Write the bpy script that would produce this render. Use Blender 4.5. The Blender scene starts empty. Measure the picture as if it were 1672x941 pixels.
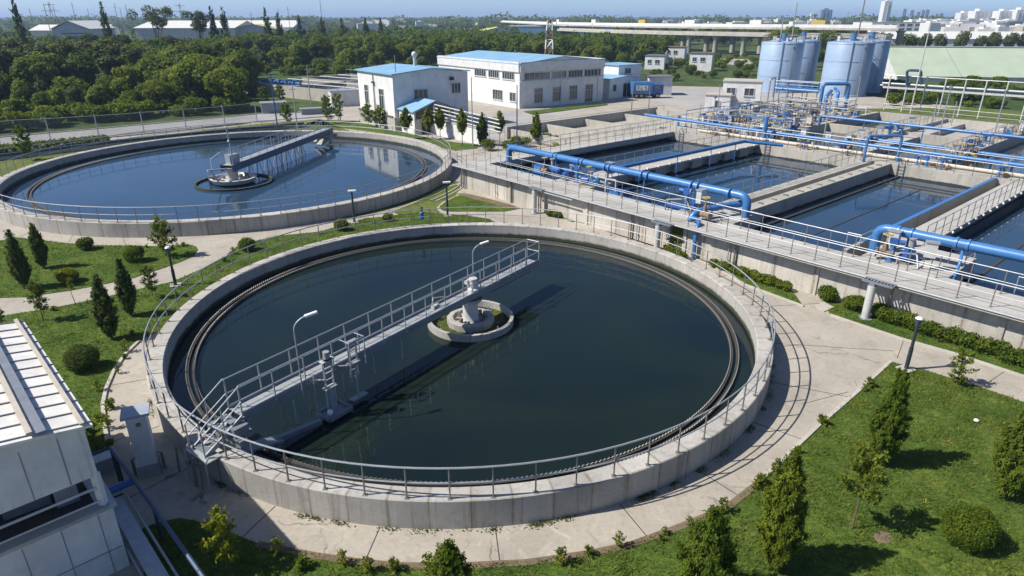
import bpy, math, random
import numpy as np
R = math.radians
random.seed(7)
scene = bpy.context.scene
COL = scene.collection

# ------------------------------------------------------------------ camera (a drone 13.5 m above the ground)
F_PX, CAM_H = 1060.0, 13.5
PITCH = math.atan2(440.5, F_PX)
SP, CP = math.sin(PITCH), math.cos(PITCH)
cam_d = bpy.data.cameras.new('camera')
cam_d.sensor_width = 36.0
cam_d.lens = F_PX / 1672.0 * 36.0
cam_d.clip_start = 0.1
cam_d.clip_end = 30000
cam = bpy.data.objects.new('camera', cam_d)
COL.objects.link(cam)
cam.location = (0, 0, CAM_H)
cam.rotation_euler = (math.pi / 2 - PITCH, 0, 0)
scene.camera = cam


def at(px, py, z=0.0):
    """survey helper: the ground (or level z) point seen at a photograph pixel"""
    a, b = px - 836.0, py - 470.5
    fy, fz = F_PX * CP - b * SP, -F_PX * SP - b * CP
    t = (z - CAM_H) / fz
    return (a * t, fy * t, z)


def at2(px, py, z=0.0):
    return at(px, py, z)[:2]


def atd(px, D, z=0.0):
    """point at ground distance y = D under photograph column px"""
    fw = D * CP + (CAM_H - z) * SP
    return ((px - 836.0) / F_PX * fw, D, z)


# basins stand on their own grid: u along the front wall, v away from it
B_ANG = R(-49.3)
B_O = (-4.1, 54.9)
UX, UY = math.cos(B_ANG), math.sin(B_ANG)
VX, VY = -UY, UX


def B(u, v, z=0.0):
    return (B_O[0] + UX * u + VX * v, B_O[1] + UY * u + VY * v, z)


# ------------------------------------------------------------------ mesh builder
def _n(v):
    l = math.sqrt(v[0] ** 2 + v[1] ** 2 + v[2] ** 2) or 1.0
    return (v[0] / l, v[1] / l, v[2] / l)


def _x(a, b):
    return (a[1] * b[2] - a[2] * b[1], a[2] * b[0] - a[0] * b[2], a[0] * b[1] - a[1] * b[0])


class MB:
    def __init__(s):
        s.v, s.f = [], []

    def add(s, vs, fs):
        n = len(s.v)
        s.v.extend(vs)
        s.f.extend([tuple(i + n for i in f) for f in fs])
        return s

    def obox(s, o, x, y, z):
        P = []
        for k in (0, 1):
            for j in (0, 1):
                for i in (0, 1):
                    P.append((o[0] + x[0] * i + y[0] * j + z[0] * k, o[1] + x[1] * i + y[1] * j + z[1] * k,
                              o[2] + x[2] * i + y[2] * j + z[2] * k))
        return s.add(P, [(0, 2, 3, 1), (4, 5, 7, 6), (0, 1, 5, 4), (1, 3, 7, 5), (3, 2, 6, 7), (2, 0, 4, 6)])

    def box(s, c, size, rz=0.0):
        """c = centre of the bottom face"""
        cx, sx = math.cos(rz), math.sin(rz)
        w, d, h = size
        X, Y = (cx * w, sx * w, 0), (-sx * d, cx * d, 0)
        o = (c[0] - X[0] / 2 - Y[0] / 2, c[1] - X[1] / 2 - Y[1] / 2, c[2])
        return s.obox(o, X, Y, (0, 0, h))

    def beam(s, a, b, w, h, up=(0, 0, 1)):
        d = (b[0] - a[0], b[1] - a[1], b[2] - a[2])
        t = _n(d)
        if abs(t[2]) > .98 and up == (0, 0, 1):
            up = (1, 0, 0)
        l = _n(_x(up, t))
        q = _n(_x(t, l))
        o = tuple(a[i] - l[i] * w / 2 - q[i] * h / 2 for i in range(3))
        return s.obox(o, d, tuple(c * w for c in l), tuple(c * h for c in q))

    def tube(s, pts, r, n=8, closed=False, r2=None):
        m = len(pts)
        rings = []
        ref = None
        for i, p in enumerate(pts):
            a = pts[i - 1] if (i > 0 or closed) else p
            b = pts[(i + 1) % m] if (i < m - 1 or closed) else p
            t = _n((b[0] - a[0], b[1] - a[1], b[2] - a[2]))
            if ref is None:
                ref = (0, 0, 1) if abs(t[2]) < .9 else (1, 0, 0)
            l = _x(ref, t)
            if l[0] ** 2 + l[1] ** 2 + l[2] ** 2 < 1e-4:
                ref = (1, 0, 0) if abs(t[0]) < .9 else (0, 1, 0)
                l = _x(ref, t)
            l = _n(l)
            q = _n(_x(t, l))
            ref = q
            rr = r if r2 is None else r + (r2 - r) * i / (m - 1)
            rings.append([(p[0] + rr * (l[0] * math.cos(k) + q[0] * math.sin(k)),
                           p[1] + rr * (l[1] * math.cos(k) + q[1] * math.sin(k)),
                           p[2] + rr * (l[2] * math.cos(k) + q[2] * math.sin(k)))
                          for k in [2 * math.pi * j / n for j in range(n)]])
        vs = [p for g in rings for p in g]
        fs = []
        for i in range(m if closed else m - 1):
            i2 = (i + 1) % m
            for j in range(n):
                j2 = (j + 1) % n
                fs.append((i * n + j, i * n + j2, i2 * n + j2, i2 * n + j))
        if not closed:
            fs.append(tuple(range(n - 1, -1, -1)))
            fs.append(tuple((m - 1) * n + j for j in range(n)))
        return s.add(vs, fs)

    def lathe(s, prof, c, n=48, closed=True, a0=0.0, a1=2 * math.pi):
        """prof: (r, z) going round a closed section (closed) or an open line that may end on the axis"""
        full = abs(a1 - a0 - 2 * math.pi) < 1e-6
        cols = n if full else n + 1
        k = len(prof)
        vs = []
        for i in range(cols):
            a = a0 + (a1 - a0) * i / n
            ca, sa = math.cos(a), math.sin(a)
            for r, z in prof:
                vs.append((c[0] + r * ca, c[1] + r * sa, c[2] + z))
        fs = []
        for i in range(n):
            i2 = (i + 1) % cols
            for j in range(k if closed else k - 1):
                j2 = (j + 1) % k
                fs.append((i * k + j, i2 * k + j, i2 * k + j2, i * k + j2))
        return s.add(vs, fs)

    def disc(s, c, r, n=48):
        vs = [(c[0] + r * math.cos(2 * math.pi * i / n), c[1] + r * math.sin(2 * math.pi * i / n), c[2]) for i in range(n)]
        return s.add(vs, [tuple(range(n))])

    def prism(s, poly, z0, z1):
        A = sum(poly[i][0] * poly[(i + 1) % len(poly)][1] - poly[(i + 1) % len(poly)][0] * poly[i][1] for i in range(len(poly)))
        if A < 0:
            poly = poly[::-1]
        n = len(poly)
        vs = [(p[0], p[1], z0) for p in poly] + [(p[0], p[1], z1) for p in poly]
        fs = [tuple(range(n - 1, -1, -1)), tuple(range(n, 2 * n))]
        for i in range(n):
            j = (i + 1) % n
            fs.append((i, j, n + j, n + i))
        return s.add(vs, fs)

    def ball(s, c, r, n=10, m=6, sz=1.0):
        prof = [(max(1e-4, r * math.sin(math.pi * i / m)), -r * sz * math.cos(math.pi * i / m)) for i in range(m + 1)]
        return s.lathe(prof, c, n, closed=False)


def mesh_of(name, vs, fs, mat, smooth=True, angle=0.7):
    me = bpy.data.meshes.new(name)
    me.from_pydata(vs, [], fs)
    me.materials.append(mat)
    if smooth:
        me.polygons.foreach_set('use_smooth', [True] * len(me.polygons))
        me.set_sharp_from_angle(angle=angle)
    me.update()
    return me


def wloc(o):
    x = y = z = 0.0
    while o is not None:
        x += o.location[0]; y += o.location[1]; z += o.location[2]
        o = o.parent
    return (x, y, z)


def tag(o, label, cat, group=None):
    o['label'] = label
    o['category'] = cat
    if group:
        o['group'] = group
    return o


def part(name, mb, mat, parent, label=None, smooth=True):
    """a part built in world coordinates and hung under its thing"""
    b = wloc(parent)
    vs = [(p[0] - b[0], p[1] - b[1], p[2] - b[2]) for p in mb.v]
    o = bpy.data.objects.new(name, mesh_of(name, vs, mb.f, mat, smooth))
    COL.objects.link(o)
    o.parent = parent
    if label:
        o['label'] = label
    return o


def thing(name, label, cat, loc, group=None):
    o = bpy.data.objects.new(name, None)
    o.empty_display_size = .3
    COL.objects.link(o)
    o.location = loc
    return tag(o, label, cat, group)


def solid(name, mb, mat, label, cat, loc, group=None, smooth=True):
    """a thing that is one mesh"""
    vs = [(p[0] - loc[0], p[1] - loc[1], p[2] - loc[2]) for p in mb.v]
    o = bpy.data.objects.new(name, mesh_of(name, vs, mb.f, mat, smooth))
    COL.objects.link(o)
    o.location = loc
    return tag(o, label, cat, group)


def struct(name, mb, mat, kind='structure', smooth=False):
    o = bpy.data.objects.new(name, mesh_of(name, mb.v, mb.f, mat, smooth))
    COL.objects.link(o)
    o['kind'] = kind
    return o


def dup(o, parent=None):
    c = o.copy()
    COL.objects.link(c)
    if parent is not None:
        c.parent = parent
    for ch in list(o.children):
        dup(ch, c)
    return c


def place(proto, used, loc, rz=0.0, sc=1.0, label=None, group=None):
    """first call moves the built thing itself, later calls copy it with all its parts"""
    o = proto if not used else dup(proto)
    used.append(1)
    o.location = loc
    o.rotation_euler = (0, 0, rz)
    o.scale = (sc, sc, sc) if not isinstance(sc, tuple) else sc
    if label:
        o['label'] = label
    if group:
        o['group'] = group
    return o


# ------------------------------------------------------------------ materials
def mk(name):
    m = bpy.data.materials.new(name)
    m.use_nodes = True
    nt = m.node_tree
    b = nt.nodes['Principled BSDF']
    return m, nt, b


def nd(nt, t, **k):
    n = nt.nodes.new(t)
    for a, v in k.items():
        if a in n.inputs.keys() if hasattr(n.inputs, 'keys') else False:
            n.inputs[a].default_value = v
        else:
            setattr(n, a, v)
    return n


def posn(nt, scale=(1, 1, 1), obj=False):
    if obj:
        g = nt.nodes.new('ShaderNodeTexCoord'); out = g.outputs['Object']
    else:
        g = nt.nodes.new('ShaderNodeNewGeometry'); out = g.outputs['Position']
    mp = nt.nodes.new('ShaderNodeMapping')
    mp.inputs['Scale'].default_value = scale
    nt.links.new(out, mp.inputs['Vector'])
    return mp.outputs['Vector']


def noise(nt, vec, scale, detail=4, rough=.6, dist=0.0):
    n = nt.nodes.new('ShaderNodeTexNoise')
    n.inputs['Scale'].default_value = scale
    n.inputs['Detail'].default_value = detail
    n.inputs['Roughness'].default_value = rough
    n.inputs['Distortion'].default_value = dist
    nt.links.new(vec, n.inputs['Vector'])
    return n.outputs['Fac']


def ramp(nt, fac, stops):
    r = nt.nodes.new('ShaderNodeValToRGB')
    e = r.color_ramp.elements
    while len(e) < len(stops):
        e.new(.5)
    for i, (p, c) in enumerate(stops):
        e[i].position = p
        e[i].color = (c[0], c[1], c[2], 1) if isinstance(c, (tuple, list)) else (c, c, c, 1)
    nt.links.new(fac, r.inputs['Fac'])
    return r.outputs['Color']


def mix(nt, a, b, fac, mode='MIX'):
    m = nt.nodes.new('ShaderNodeMix')
    m.data_type = 'RGBA'
    m.blend_type = mode
    for sock, v in ((m.inputs[6], a), (m.inputs[7], b), (m.inputs[0], fac)):
        if isinstance(v, (int, float)):
            sock.default_value = v
        elif isinstance(v, (tuple, list)):
            sock.default_value = (v[0], v[1], v[2], 1)
        else:
            nt.links.new(v, sock)
    return m.outputs[2]


def bump(nt, b, h, strength=.3, dist=.02):
    n = nt.nodes.new('ShaderNodeBump')
    n.inputs['Strength'].default_value = strength
    n.inputs['Distance'].default_value = dist
    nt.links.new(h, n.inputs['Height'])
    nt.links.new(n.outputs['Normal'], b.inputs['Normal'])


def sca(c, k):
    return (c[0] * k, c[1] * k, c[2] * k)


def concrete(name, base, dirt, stain=.5, streak=True, fine=9.0, algae=None, big=.35, panel=None, cracks=0, sk=.95):
    m, nt, b = mk(name)
    p = posn(nt)
    blot = noise(nt, p, big, 5, .62, .6)
    c = mix(nt, base, sca(base, .72), ramp(nt, blot, [(.35, 0), (.72, 1)]))
    fn = noise(nt, p, fine, 5, .7)
    c = mix(nt, c, ramp(nt, fn, [(.3, .78), (.7, 1.12)]), .55, 'MULTIPLY')
    d2 = noise(nt, p, 1.7, 6, .72, 1.2)
    c = mix(nt, c, dirt, ramp(nt, d2, [(.55, 0), (.78, stain)]))
    if cracks:
        vr = nt.nodes.new('ShaderNodeTexVoronoi'); vr.feature = 'DISTANCE_TO_EDGE'
        vr.inputs['Scale'].default_value = cracks
        wv = nt.nodes.new('ShaderNodeVectorMath'); wv.operation = 'ADD'
        wn3 = nt.nodes.new('ShaderNodeTexNoise'); wn3.inputs['Scale'].default_value = 1.1; wn3.inputs['Detail'].default_value = 4
        nt.links.new(p, wn3.inputs['Vector'])
        nt.links.new(p, wv.inputs[0]); nt.links.new(wn3.outputs['Color'], wv.inputs[1])
        nt.links.new(wv.outputs[0], vr.inputs['Vector'])
        cm = mix(nt, ramp(nt, vr.outputs['Distance'], [(0, .8), (.0022, .55), (.005, 0)]), ramp(nt, noise(nt, p, .5, 3, .6), [(.52, 0), (.6, 1)]), 1.0, 'MULTIPLY')
        c = mix(nt, c, sca(dirt, .4), cm)
        d3 = noise(nt, p, .8, 7, .78, 2.0)
        c = mix(nt, c, sca(base, 1.25), ramp(nt, d3, [(.56, 0), (.66, .55)]))
        c = mix(nt, c, sca(dirt, .9), ramp(nt, d3, [(.30, .6), (.42, 0)]))
    if streak:
        pv = posn(nt, (2.6, 2.6, .11))
        st = noise(nt, pv, 1.0, 6, .75, .3)
        c = mix(nt, c, sca(dirt, .7), ramp(nt, st, [(.52, 0), (.74, min(.8, stain * sk))]))
        st2 = noise(nt, posn(nt, (6, 6, .2)), 1.0, 5, .75, .3)
        c = mix(nt, c, sca(base, 1.2), ramp(nt, st2, [(.56, 0), (.72, .5)]))
    if panel:
        # cast panels: a joint line, its rust run and a tone of its own for each panel
        if panel[0] == 'round':
            tc = nt.nodes.new('ShaderNodeTexCoord'); s_ = nt.nodes.new('ShaderNodeSeparateXYZ')
            nt.links.new(tc.outputs['Object'], s_.inputs[0])
            at_ = nt.nodes.new('ShaderNodeMath'); at_.operation = 'ARCTAN2'
            nt.links.new(s_.outputs['Y'], at_.inputs[0]); nt.links.new(s_.outputs['X'], at_.inputs[1])
            src = at_.outputs[0]
        else:
            g_ = nt.nodes.new('ShaderNodeNewGeometry'); dp = nt.nodes.new('ShaderNodeVectorMath'); dp.operation = 'DOT_PRODUCT'
            nt.links.new(g_.outputs['Position'], dp.inputs[0]); dp.inputs[1].default_value = panel[2]
            src = dp.outputs['Value']
        k_ = nt.nodes.new('ShaderNodeMath'); k_.operation = 'MULTIPLY'
        nt.links.new(src, k_.inputs[0]); k_.inputs[1].default_value = panel[1]
        fr_ = nt.nodes.new('ShaderNodeMath'); fr_.operation = 'PINGPONG'
        nt.links.new(k_.outputs[0], fr_.inputs[0]); fr_.inputs[1].default_value = .5
        fl_ = nt.nodes.new('ShaderNodeMath'); fl_.operation = 'FLOOR'
        nt.links.new(k_.outputs[0], fl_.inputs[0])
        wn_ = nt.nodes.new('ShaderNodeTexWhiteNoise'); wn_.noise_dimensions = '1D'
        nt.links.new(fl_.outputs[0], wn_.inputs['W'])
        c = mix(nt, c, ramp(nt, wn_.outputs['Value'], [(0, .82), (1, 1.1)]), .75, 'MULTIPLY')
        jn = noise(nt, p, 2.2, 4, .7)
        jr = mix(nt, ramp(nt, fr_.outputs[0], [(0.0, .9), (.010, .75), (.022, .25), (.08, 0)]), ramp(nt, jn, [(.3, .25), (.6, 1)]), 1.0, 'MULTIPLY')
        c = mix(nt, c, (.13, .095, .055), jr)
    if algae:
        g = nt.nodes.new('ShaderNodeNewGeometry')
        s = nt.nodes.new('ShaderNodeSeparateXYZ')
        nt.links.new(g.outputs['Position'], s.inputs[0])
        wob = noise(nt, p, 1.3, 4, .7)
        ma = nt.nodes.new('ShaderNodeMath'); ma.operation = 'MULTIPLY_ADD'
        nt.links.new(wob, ma.inputs[0]); ma.inputs[1].default_value = -.28
        nt.links.new(s.outputs['Z'], ma.inputs[2])
        c = mix(nt, algae[1], c, ramp(nt, ma.outputs[0], [(algae[0] - .02, 0), (algae[0] + .12, 1)]))
    nt.links.new(c, b.inputs['Base Color'])
    b.inputs['Roughness'].default_value = .88
    bump(nt, b, fn, .35, .012)
    return m


def paint(name, col, rough=.45, metal=0.0, wear=None, wearamt=.35, scale=2.5, spec=.5, streak=False):
    m, nt, b = mk(name)
    p = posn(nt)
    n1 = noise(nt, p, scale, 5, .65)
    c = mix(nt, col, sca(col, .78), ramp(nt, n1, [(.35, 0), (.7, 1)]))
    if wear:
        n2 = noise(nt, p if not streak else posn(nt, (2.5, 2.5, .2)), scale * 1.9, 6, .75, .8)
        c = mix(nt, c, wear, ramp(nt, n2, [(.55, 0), (.75, wearamt)]))
    nt.links.new(c, b.inputs['Base Color'])
    b.inputs['Roughness'].default_value = rough
    b.inputs['Metallic'].default_value = metal
    b.inputs['Specular IOR Level'].default_value = spec
    return m


def foliage(name, dark, light, scale=.9, trans=.25, obj=False):
    m, nt, b = mk(name)
    p = posn(nt)
    n1 = noise(nt, p, scale, 4, .6)
    n2 = noise(nt, p, scale * 7, 3, .6)
    c = mix(nt, dark, light, ramp(nt, n1, [(.35, 0), (.68, 1)]))
    c = mix(nt, c, ramp(nt, n2, [(.3, .6), (.7, 1.35)]), .8, 'MULTIPLY')
    oi = nt.nodes.new('ShaderNodeObjectInfo')
    c = mix(nt, c, ramp(nt, oi.outputs['Random'], [(0, (.72, .8, .7)), (.5, (1, 1, 1)), (1, (1.25, 1.12, .85))]), .8, 'MULTIPLY')
    nt.links.new(c, b.inputs['Base Color'])
    b.inputs['Roughness'].default_value = .6
    b.inputs['Specular IOR Level'].default_value = .1
    t = nt.nodes.new('ShaderNodeBsdfTranslucent')
    nt.links.new(mix(nt, c, (1.15, 1.25, .5), .6, 'MULTIPLY'), t.inputs['Color'])
    ms = nt.nodes.new('ShaderNodeMixShader')
    ms.inputs[0].default_value = trans
    out = nt.nodes['Material Output']
    nt.links.new(b.outputs[0], ms.inputs[1])
    nt.links.new(t.outputs[0], ms.inputs[2])
    nt.links.new(ms.outputs[0], out.inputs['Surface'])
    return m


def water(name, deep, tint2, rough=.04, wave=.06, wscale=2.2, scum=None):
    m, nt, b = mk(name)
    p = posn(nt)
    n1 = noise(nt, p, .12, 3, .5, .8)
    c = mix(nt, deep, tint2, ramp(nt, n1, [(.35, 0), (.65, 1)]))
    if scum:
        ns = noise(nt, posn(nt, (.35, 1.6, 1)), 1.1, 6, .68, 1.5)
        c = mix(nt, c, scum, ramp(nt, ns, [(.70, 0), (.76, .75)]))
    nt.links.new(c, b.inputs['Base Color'])
    b.inputs['Roughness'].default_value = rough
    b.inputs['IOR'].default_value = 1.33
    w1 = noise(nt, p, wscale, 3, .55)
    bump(nt, b, w1, wave, .05)
    return m


def grass_mat(name, a, b_, c_, scale=.5):
    m, nt, b = mk(name)
    p = posn(nt)
    n1 = noise(nt, p, scale, 5, .65, .5)
    n2 = noise(nt, posn(nt, (1, 1.7, 1)), scale * 9, 5, .75, 1.0)
    n3 = noise(nt, p, scale * 3.1, 5, .7, .8)
    c = mix(nt, a, b_, ramp(nt, n1, [(.36, 0), (.66, 1)]))
    c = mix(nt, c, ramp(nt, n2, [(.28, .3), (.5, 1.0), (.72, 1.75)]), .85, 'MULTIPLY')
    c = mix(nt, c, c_, ramp(nt, n3, [(.57, 0), (.74, .6)]))
    nt.links.new(c, b.inputs['Base Color'])
    b.inputs['Roughness'].default_value = .9
    b.inputs['Specular IOR Level'].default_value = .1
    bump(nt, b, n2, .9, .06)
    return m


M = {}
M['wall'] = concrete('weathered_concrete', (.44, .415, .37), (.20, .165, .115), .55)
M['wall_out'] = concrete('cast_tank_wall', (.44, .415, .37), (.19, .15, .095), .55, panel=('round', 11.3), sk=1.45)
M['wall_front'] = concrete('cast_basin_wall', (.53, .49, .42), (.22, .175, .115), .6, sk=1.2, panel=('flat', .44, (.6521, -.7581, 0)))
M['wall_wet'] = concrete('wet_tank_concrete', (.42, .395, .35), (.17, .145, .105), .55, algae=(.24, (.030, .034, .014)))
M['wall_old'] = concrete('old_basin_concrete', (.42, .395, .34), (.19, .16, .115), .55)
M['cell'] = concrete('basin_cell_concrete', (.41, .385, .33), (.16, .135, .095), .6, algae=(1.0, (.035, .034, .02)))
M['walkway'] = concrete('walkway_concrete', (.43, .41, .37), (.22, .19, .14), .5, streak=False)
M['pave'] = concrete('pavement_concrete', (.385, .345, .283), (.195, .155, .105), .85, streak=False, big=.34, fine=7, cracks=.16)
M['yard'] = concrete('yard_concrete', (.36, .345, .32), (.22, .19, .15), .5, streak=False, big=.12)
M['road'] = concrete('grey_road', (.33, .325, .31), (.2, .19, .17), .45, streak=False, big=.15)
M['kerb'] = concrete('kerb_concrete', (.46, .43, .37), (.2, .17, .12), .5, streak=False)
M['joint'] = paint('joint_tar', (.05, .045, .038), .9)
M['soil'] = concrete('bare_soil', (.17, .125, .075), (.09, .07, .04), .7, streak=False, big=.9)
M['steel'] = paint('galvanised_steel', (.38, .395, .41), .5, .4, (.22, .17, .12), .35, 3.5)
M['steel_dark'] = paint('weathered_steel', (.26, .245, .22), .5, .5, (.13, .085, .05), .6, 4)
M['steel_white'] = paint('pale_steel', (.54, .54, .51), .45, .1, (.3, .24, .17), .35, 3)
M['deck'] = paint('grating_steel', (.46, .47, .46), .5, .4, (.22, .2, .17), .5, 6)
M['girder'] = paint('girder_grey', (.24, .26, .285), .45, .3, (.15, .13, .1), .45, 2)
M['girder_blue'] = paint('girder_blue_grey', (.055, .09, .16), .45, .2, (.12, .1, .08), .4, 2)
M['blue'] = paint('blue_pipe_paint', (.048, .172, .40), .36, 0.0, (.25, .30, .36), .32, 2.2)
M['blue_dark'] = paint('dark_blue_paint', (.025, .10, .33), .4, 0.0, (.1, .1, .1), .35, 3)
M['white_wall'] = paint('white_render', (.70, .69, .66), .85, 0, (.33, .29, .24), .42, .7, .2, True)
M['white_panel'] = paint('white_panel', (.64, .635, .61), .6, 0, (.28, .23, .17), .6, 1.2, .3, True)
M['roof_blue'] = paint('blue_roof_sheet', (.22, .40, .56), .55, 0, (.42, .47, .5), .35, .35)
M['roof_white'] = paint('white_roof_sheet', (.70, .68, .63), .55, 0, (.30, .22, .14), .75, 1.1)
M['roof_green'] = paint('pale_green_sheet', (.50, .58, .44), .6, 0, (.4, .42, .36), .3, .2)
M['roof_yellow'] = paint('yellow_roof_sheet', (.55, .48, .14), .6, 0, (.5, .5, .4), .3, .2)
M['glass'] = paint('dark_window_glass', (.05, .06, .065), .12, 0, (.2, .22, .22), .5, .9, .8)
M['frame'] = paint('window_frame', (.55, .56, .56), .5)
M['dark'] = paint('dark_void', (.03, .03, .032), .8)
M['black'] = paint('black_paint', (.025, .035, .045), .45)
M['lamp_white'] = paint('lamp_white', (.78, .78, .75), .35)
M['silo'] = paint('pale_blue_silo', (.28, .37, .49), .45, .0, (.24, .27, .30), .3, .25, .4, True)
M['yellow'] = paint('yellow_paint', (.5, .38, .08), .5, 0, (.2, .14, .06), .5, 5)
M['rust'] = paint('rusty_cast_iron', (.24, .16, .10), .8, .1, (.4, .34, .25), .5, 4)
M['red'] = paint('red_paint', (.42, .09, .05), .6)
M['trunk'] = paint('bark', (.16, .115, .075), .9, 0, (.08, .06, .04), .6, 6, .1)
M['rubber'] = paint('tyre_rubber', (.03, .03, .03), .9)
M['brown'] = paint('brown_boarding', (.16, .115, .075), .8, 0, (.09, .06, .04), .5, 2)
M['sand'] = concrete('bed_sand', (.37, .35, .31), (.22, .2, .15), .5, streak=False)
M['water1'] = water('clarifier_water', (.010, .018, .012), (.005, .011, .012), .035, .085, 2.4)
M['water2'] = water('blue_clarifier_water', (.018, .040, .070), (.022, .050, .085), .045, .09, 1.9)
M['water3'] = water('basin_water', (.012, .032, .060), (.022, .046, .075), .05, .07, 1.7, (.16, .17, .15))
M['water4'] = water('murky_basin_water', (.045, .05, .045), (.08, .085, .075), .08, .12, 2.5, (.25, .25, .23))
M['algae'] = foliage('floating_algae', (.035, .045, .012), (.08, .10, .02), 2.2, .0)
M['grass'] = grass_mat('lawn_turf', (.048, .088, .014), (.092, .130, .021), (.21, .195, .055), .42)
M['grass_dry'] = grass_mat('rough_grass', (.075, .105, .022), (.12, .14, .035), (.24, .22, .1), .25)
M['field'] = grass_mat('far_field', (.04, .07, .02), (.08, .10, .03), (.2, .18, .1), .03)
M['blade'] = foliage('grass_blades', (.068, .105, .015), (.135, .160, .028), 1.3, .4)
M['dry_blade'] = foliage('dry_blades', (.20, .20, .04), (.34, .31, .08), 1.3, .3)
M['leaf'] = foliage('broad_leaves', (.085, .135, .016), (.19, .225, .03), .35, .5)
M['leaf_far'] = foliage('far_leaves', (.080, .126, .018), (.17, .205, .032), .2, .48)
M['leaf_light'] = foliage('light_leaves', (.11, .16, .016), (.23, .255, .032), .35, .5)
M['leaf_olive'] = foliage('olive_leaves', (.068, .09, .022), (.13, .145, .04), .4, .35)
M['conifer'] = foliage('conifer_sprays', (.075, .120, .012), (.165, .205, .022), 2.4, .42)
M['conifer_dark'] = foliage('dark_conifer_sprays', (.055, .088, .018), (.12, .15, .03), 2.0, .38)
M['bush'] = foliage('clipped_leaves', (.080, .125, .012), (.165, .205, .022), 2.6, .42)
M['young'] = foliage('young_leaves', (.12, .16, .018), (.24, .26, .035), 2.2, .45)


def chainlink():
    m, nt, b = mk('chain_link')
    b.inputs['Base Color'].default_value = (.12, .16, .16, 1)
    b.inputs['Roughness'].default_value = .5
    b.inputs['Metallic'].default_value = .3
    g = nt.nodes.new('ShaderNodeNewGeometry')
    s = nt.nodes.new('ShaderNodeSeparateXYZ')
    nt.links.new(g.outputs['Position'], s.inputs[0])
    facs = []
    for sign in (1, -1):
        a = nt.nodes.new('ShaderNodeMath'); a.operation = 'MULTIPLY_ADD'
        nt.links.new(s.outputs['X'], a.inputs[0]); a.inputs[1].default_value = 1.3 * sign
        nt.links.new(s.outputs['Z'], a.inputs[2])
        w = nt.nodes.new('ShaderNodeMath'); w.operation = 'FRACT'
        k = nt.nodes.new('ShaderNodeMath'); k.operation = 'MULTIPLY'
        nt.links.new(a.outputs[0], k.inputs[0]); k.inputs[1].default_value = 14.0
        nt.links.new(k.outputs[0], w.inputs[0])
        l = nt.nodes.new('ShaderNodeMath'); l.operation = 'LESS_THAN'
        nt.links.new(w.outputs[0], l.inputs[0]); l.inputs[1].default_value = .08
        facs.append(l.outputs[0])
    mx = nt.nodes.new('ShaderNodeMath'); mx.operation = 'MAXIMUM'
    nt.links.new(facs[0], mx.inputs[0]); nt.links.new(facs[1], mx.inputs[1])
    tr = nt.nodes.new('ShaderNodeBsdfTransparent')
    ms = nt.nodes.new('ShaderNodeMixShader')
    nt.links.new(mx.outputs[0], ms.inputs[0])
    nt.links.new(tr.outputs[0], ms.inputs[1])
    nt.links.new(b.outputs[0], ms.inputs[2])
    nt.links.new(ms.outputs[0], nt.nodes['Material Output'].inputs['Surface'])
    return m


M['mesh'] = chainlink()
M['glass_far'] = paint('hazy_window', (.28, .30, .33), .4)
M['rusty_white'] = paint('rust_streaked_batten', (.45, .40, .33), .7, 0, (.22, .15, .09), .6, 2)
M['cap_grey'] = paint('grey_cap', (.33, .37, .42), .5)
M['yellowish'] = paint('cream_lagging', (.55, .49, .38), .7, 0, (.3, .22, .13), .6, 1.5)


def corrugated(name, col, k=3.2):
    m, nt, b = mk(name)
    p = posn(nt)
    w = nt.nodes.new('ShaderNodeTexWave')
    w.inputs['Scale'].default_value = k
    w.inputs['Distortion'].default_value = .15
    nt.links.new(p, w.inputs['Vector'])
    n1 = noise(nt, posn(nt, (.3, .3, .05)), 1.0, 4, .6)
    c = mix(nt, col, sca(col, .86), ramp(nt, n1, [(.35, 0), (.7, 1)]))
    nt.links.new(mix(nt, c, sca(col, .8), ramp(nt, w.outputs['Fac'], [(.4, 0), (.9, .5)])), b.inputs['Base Color'])
    b.inputs['Roughness'].default_value = .6
    bump(nt, b, w.outputs['Fac'], .3, .05)
    return m


M['green_wall'] = corrugated('pale_green_corrugated', (.38, .45, .33), 1.3)
# ------------------------------------------------------------------ railings (rails + separate posts)
_post_mesh = {}


def post_mesh(h, r, mat):
    k = (round(h, 2), r, mat.name)
    if k not in _post_mesh:
        mb = MB().tube([(0, 0, 0), (0, 0, h)], r, 6)
        mb.box((0, 0, 0), (r * 5, r * 5, .015))
        _post_mesh[k] = mesh_of('post', mb.v, mb.f, mat)
    return _post_mesh[k]


def resample(pts, spacing, closed=False):
    P = list(pts) + ([pts[0]] if closed else [])
    L = [0]
    for a, b in zip(P, P[1:]):
        L.append(L[-1] + math.dist(a, b))
    n = max(1, round(L[-1] / spacing))
    out = []
    j = 0
    for i in range(n if closed else n + 1):
        t = L[-1] * i / n
        while j < len(L) - 2 and L[j + 1] < t:
            j += 1
        k = (t - L[j]) / ((L[j + 1] - L[j]) or 1)
        out.append(tuple(P[j][q] + (P[j + 1][q] - P[j][q]) * k for q in range(3)))
    return out


def rails_into(root, pts, h=1.1, spacing=1.25, closed=False, mat=None, r=.024, pr=.024, levels=(1.0, .52), pmat=None):
    mat = mat or M['steel']
    names = ['top_rail', 'mid_rail', 'low_rail', 'low_rail']
    for i, lv in enumerate(levels):
        part(names[i], MB().tube([(p[0], p[1], p[2] + h * lv) for p in pts], r if i == 0 else r * .8, 6, closed), mat, root)
    me = post_mesh(h, pr, pmat or mat)
    b = wloc(root)
    for p in resample(pts, spacing, closed):
        o = bpy.data.objects.new('post', me)
        COL.objects.link(o)
        o.parent = root
        o.location = (p[0] - b[0], p[1] - b[1], p[2] - b[2])


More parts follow.
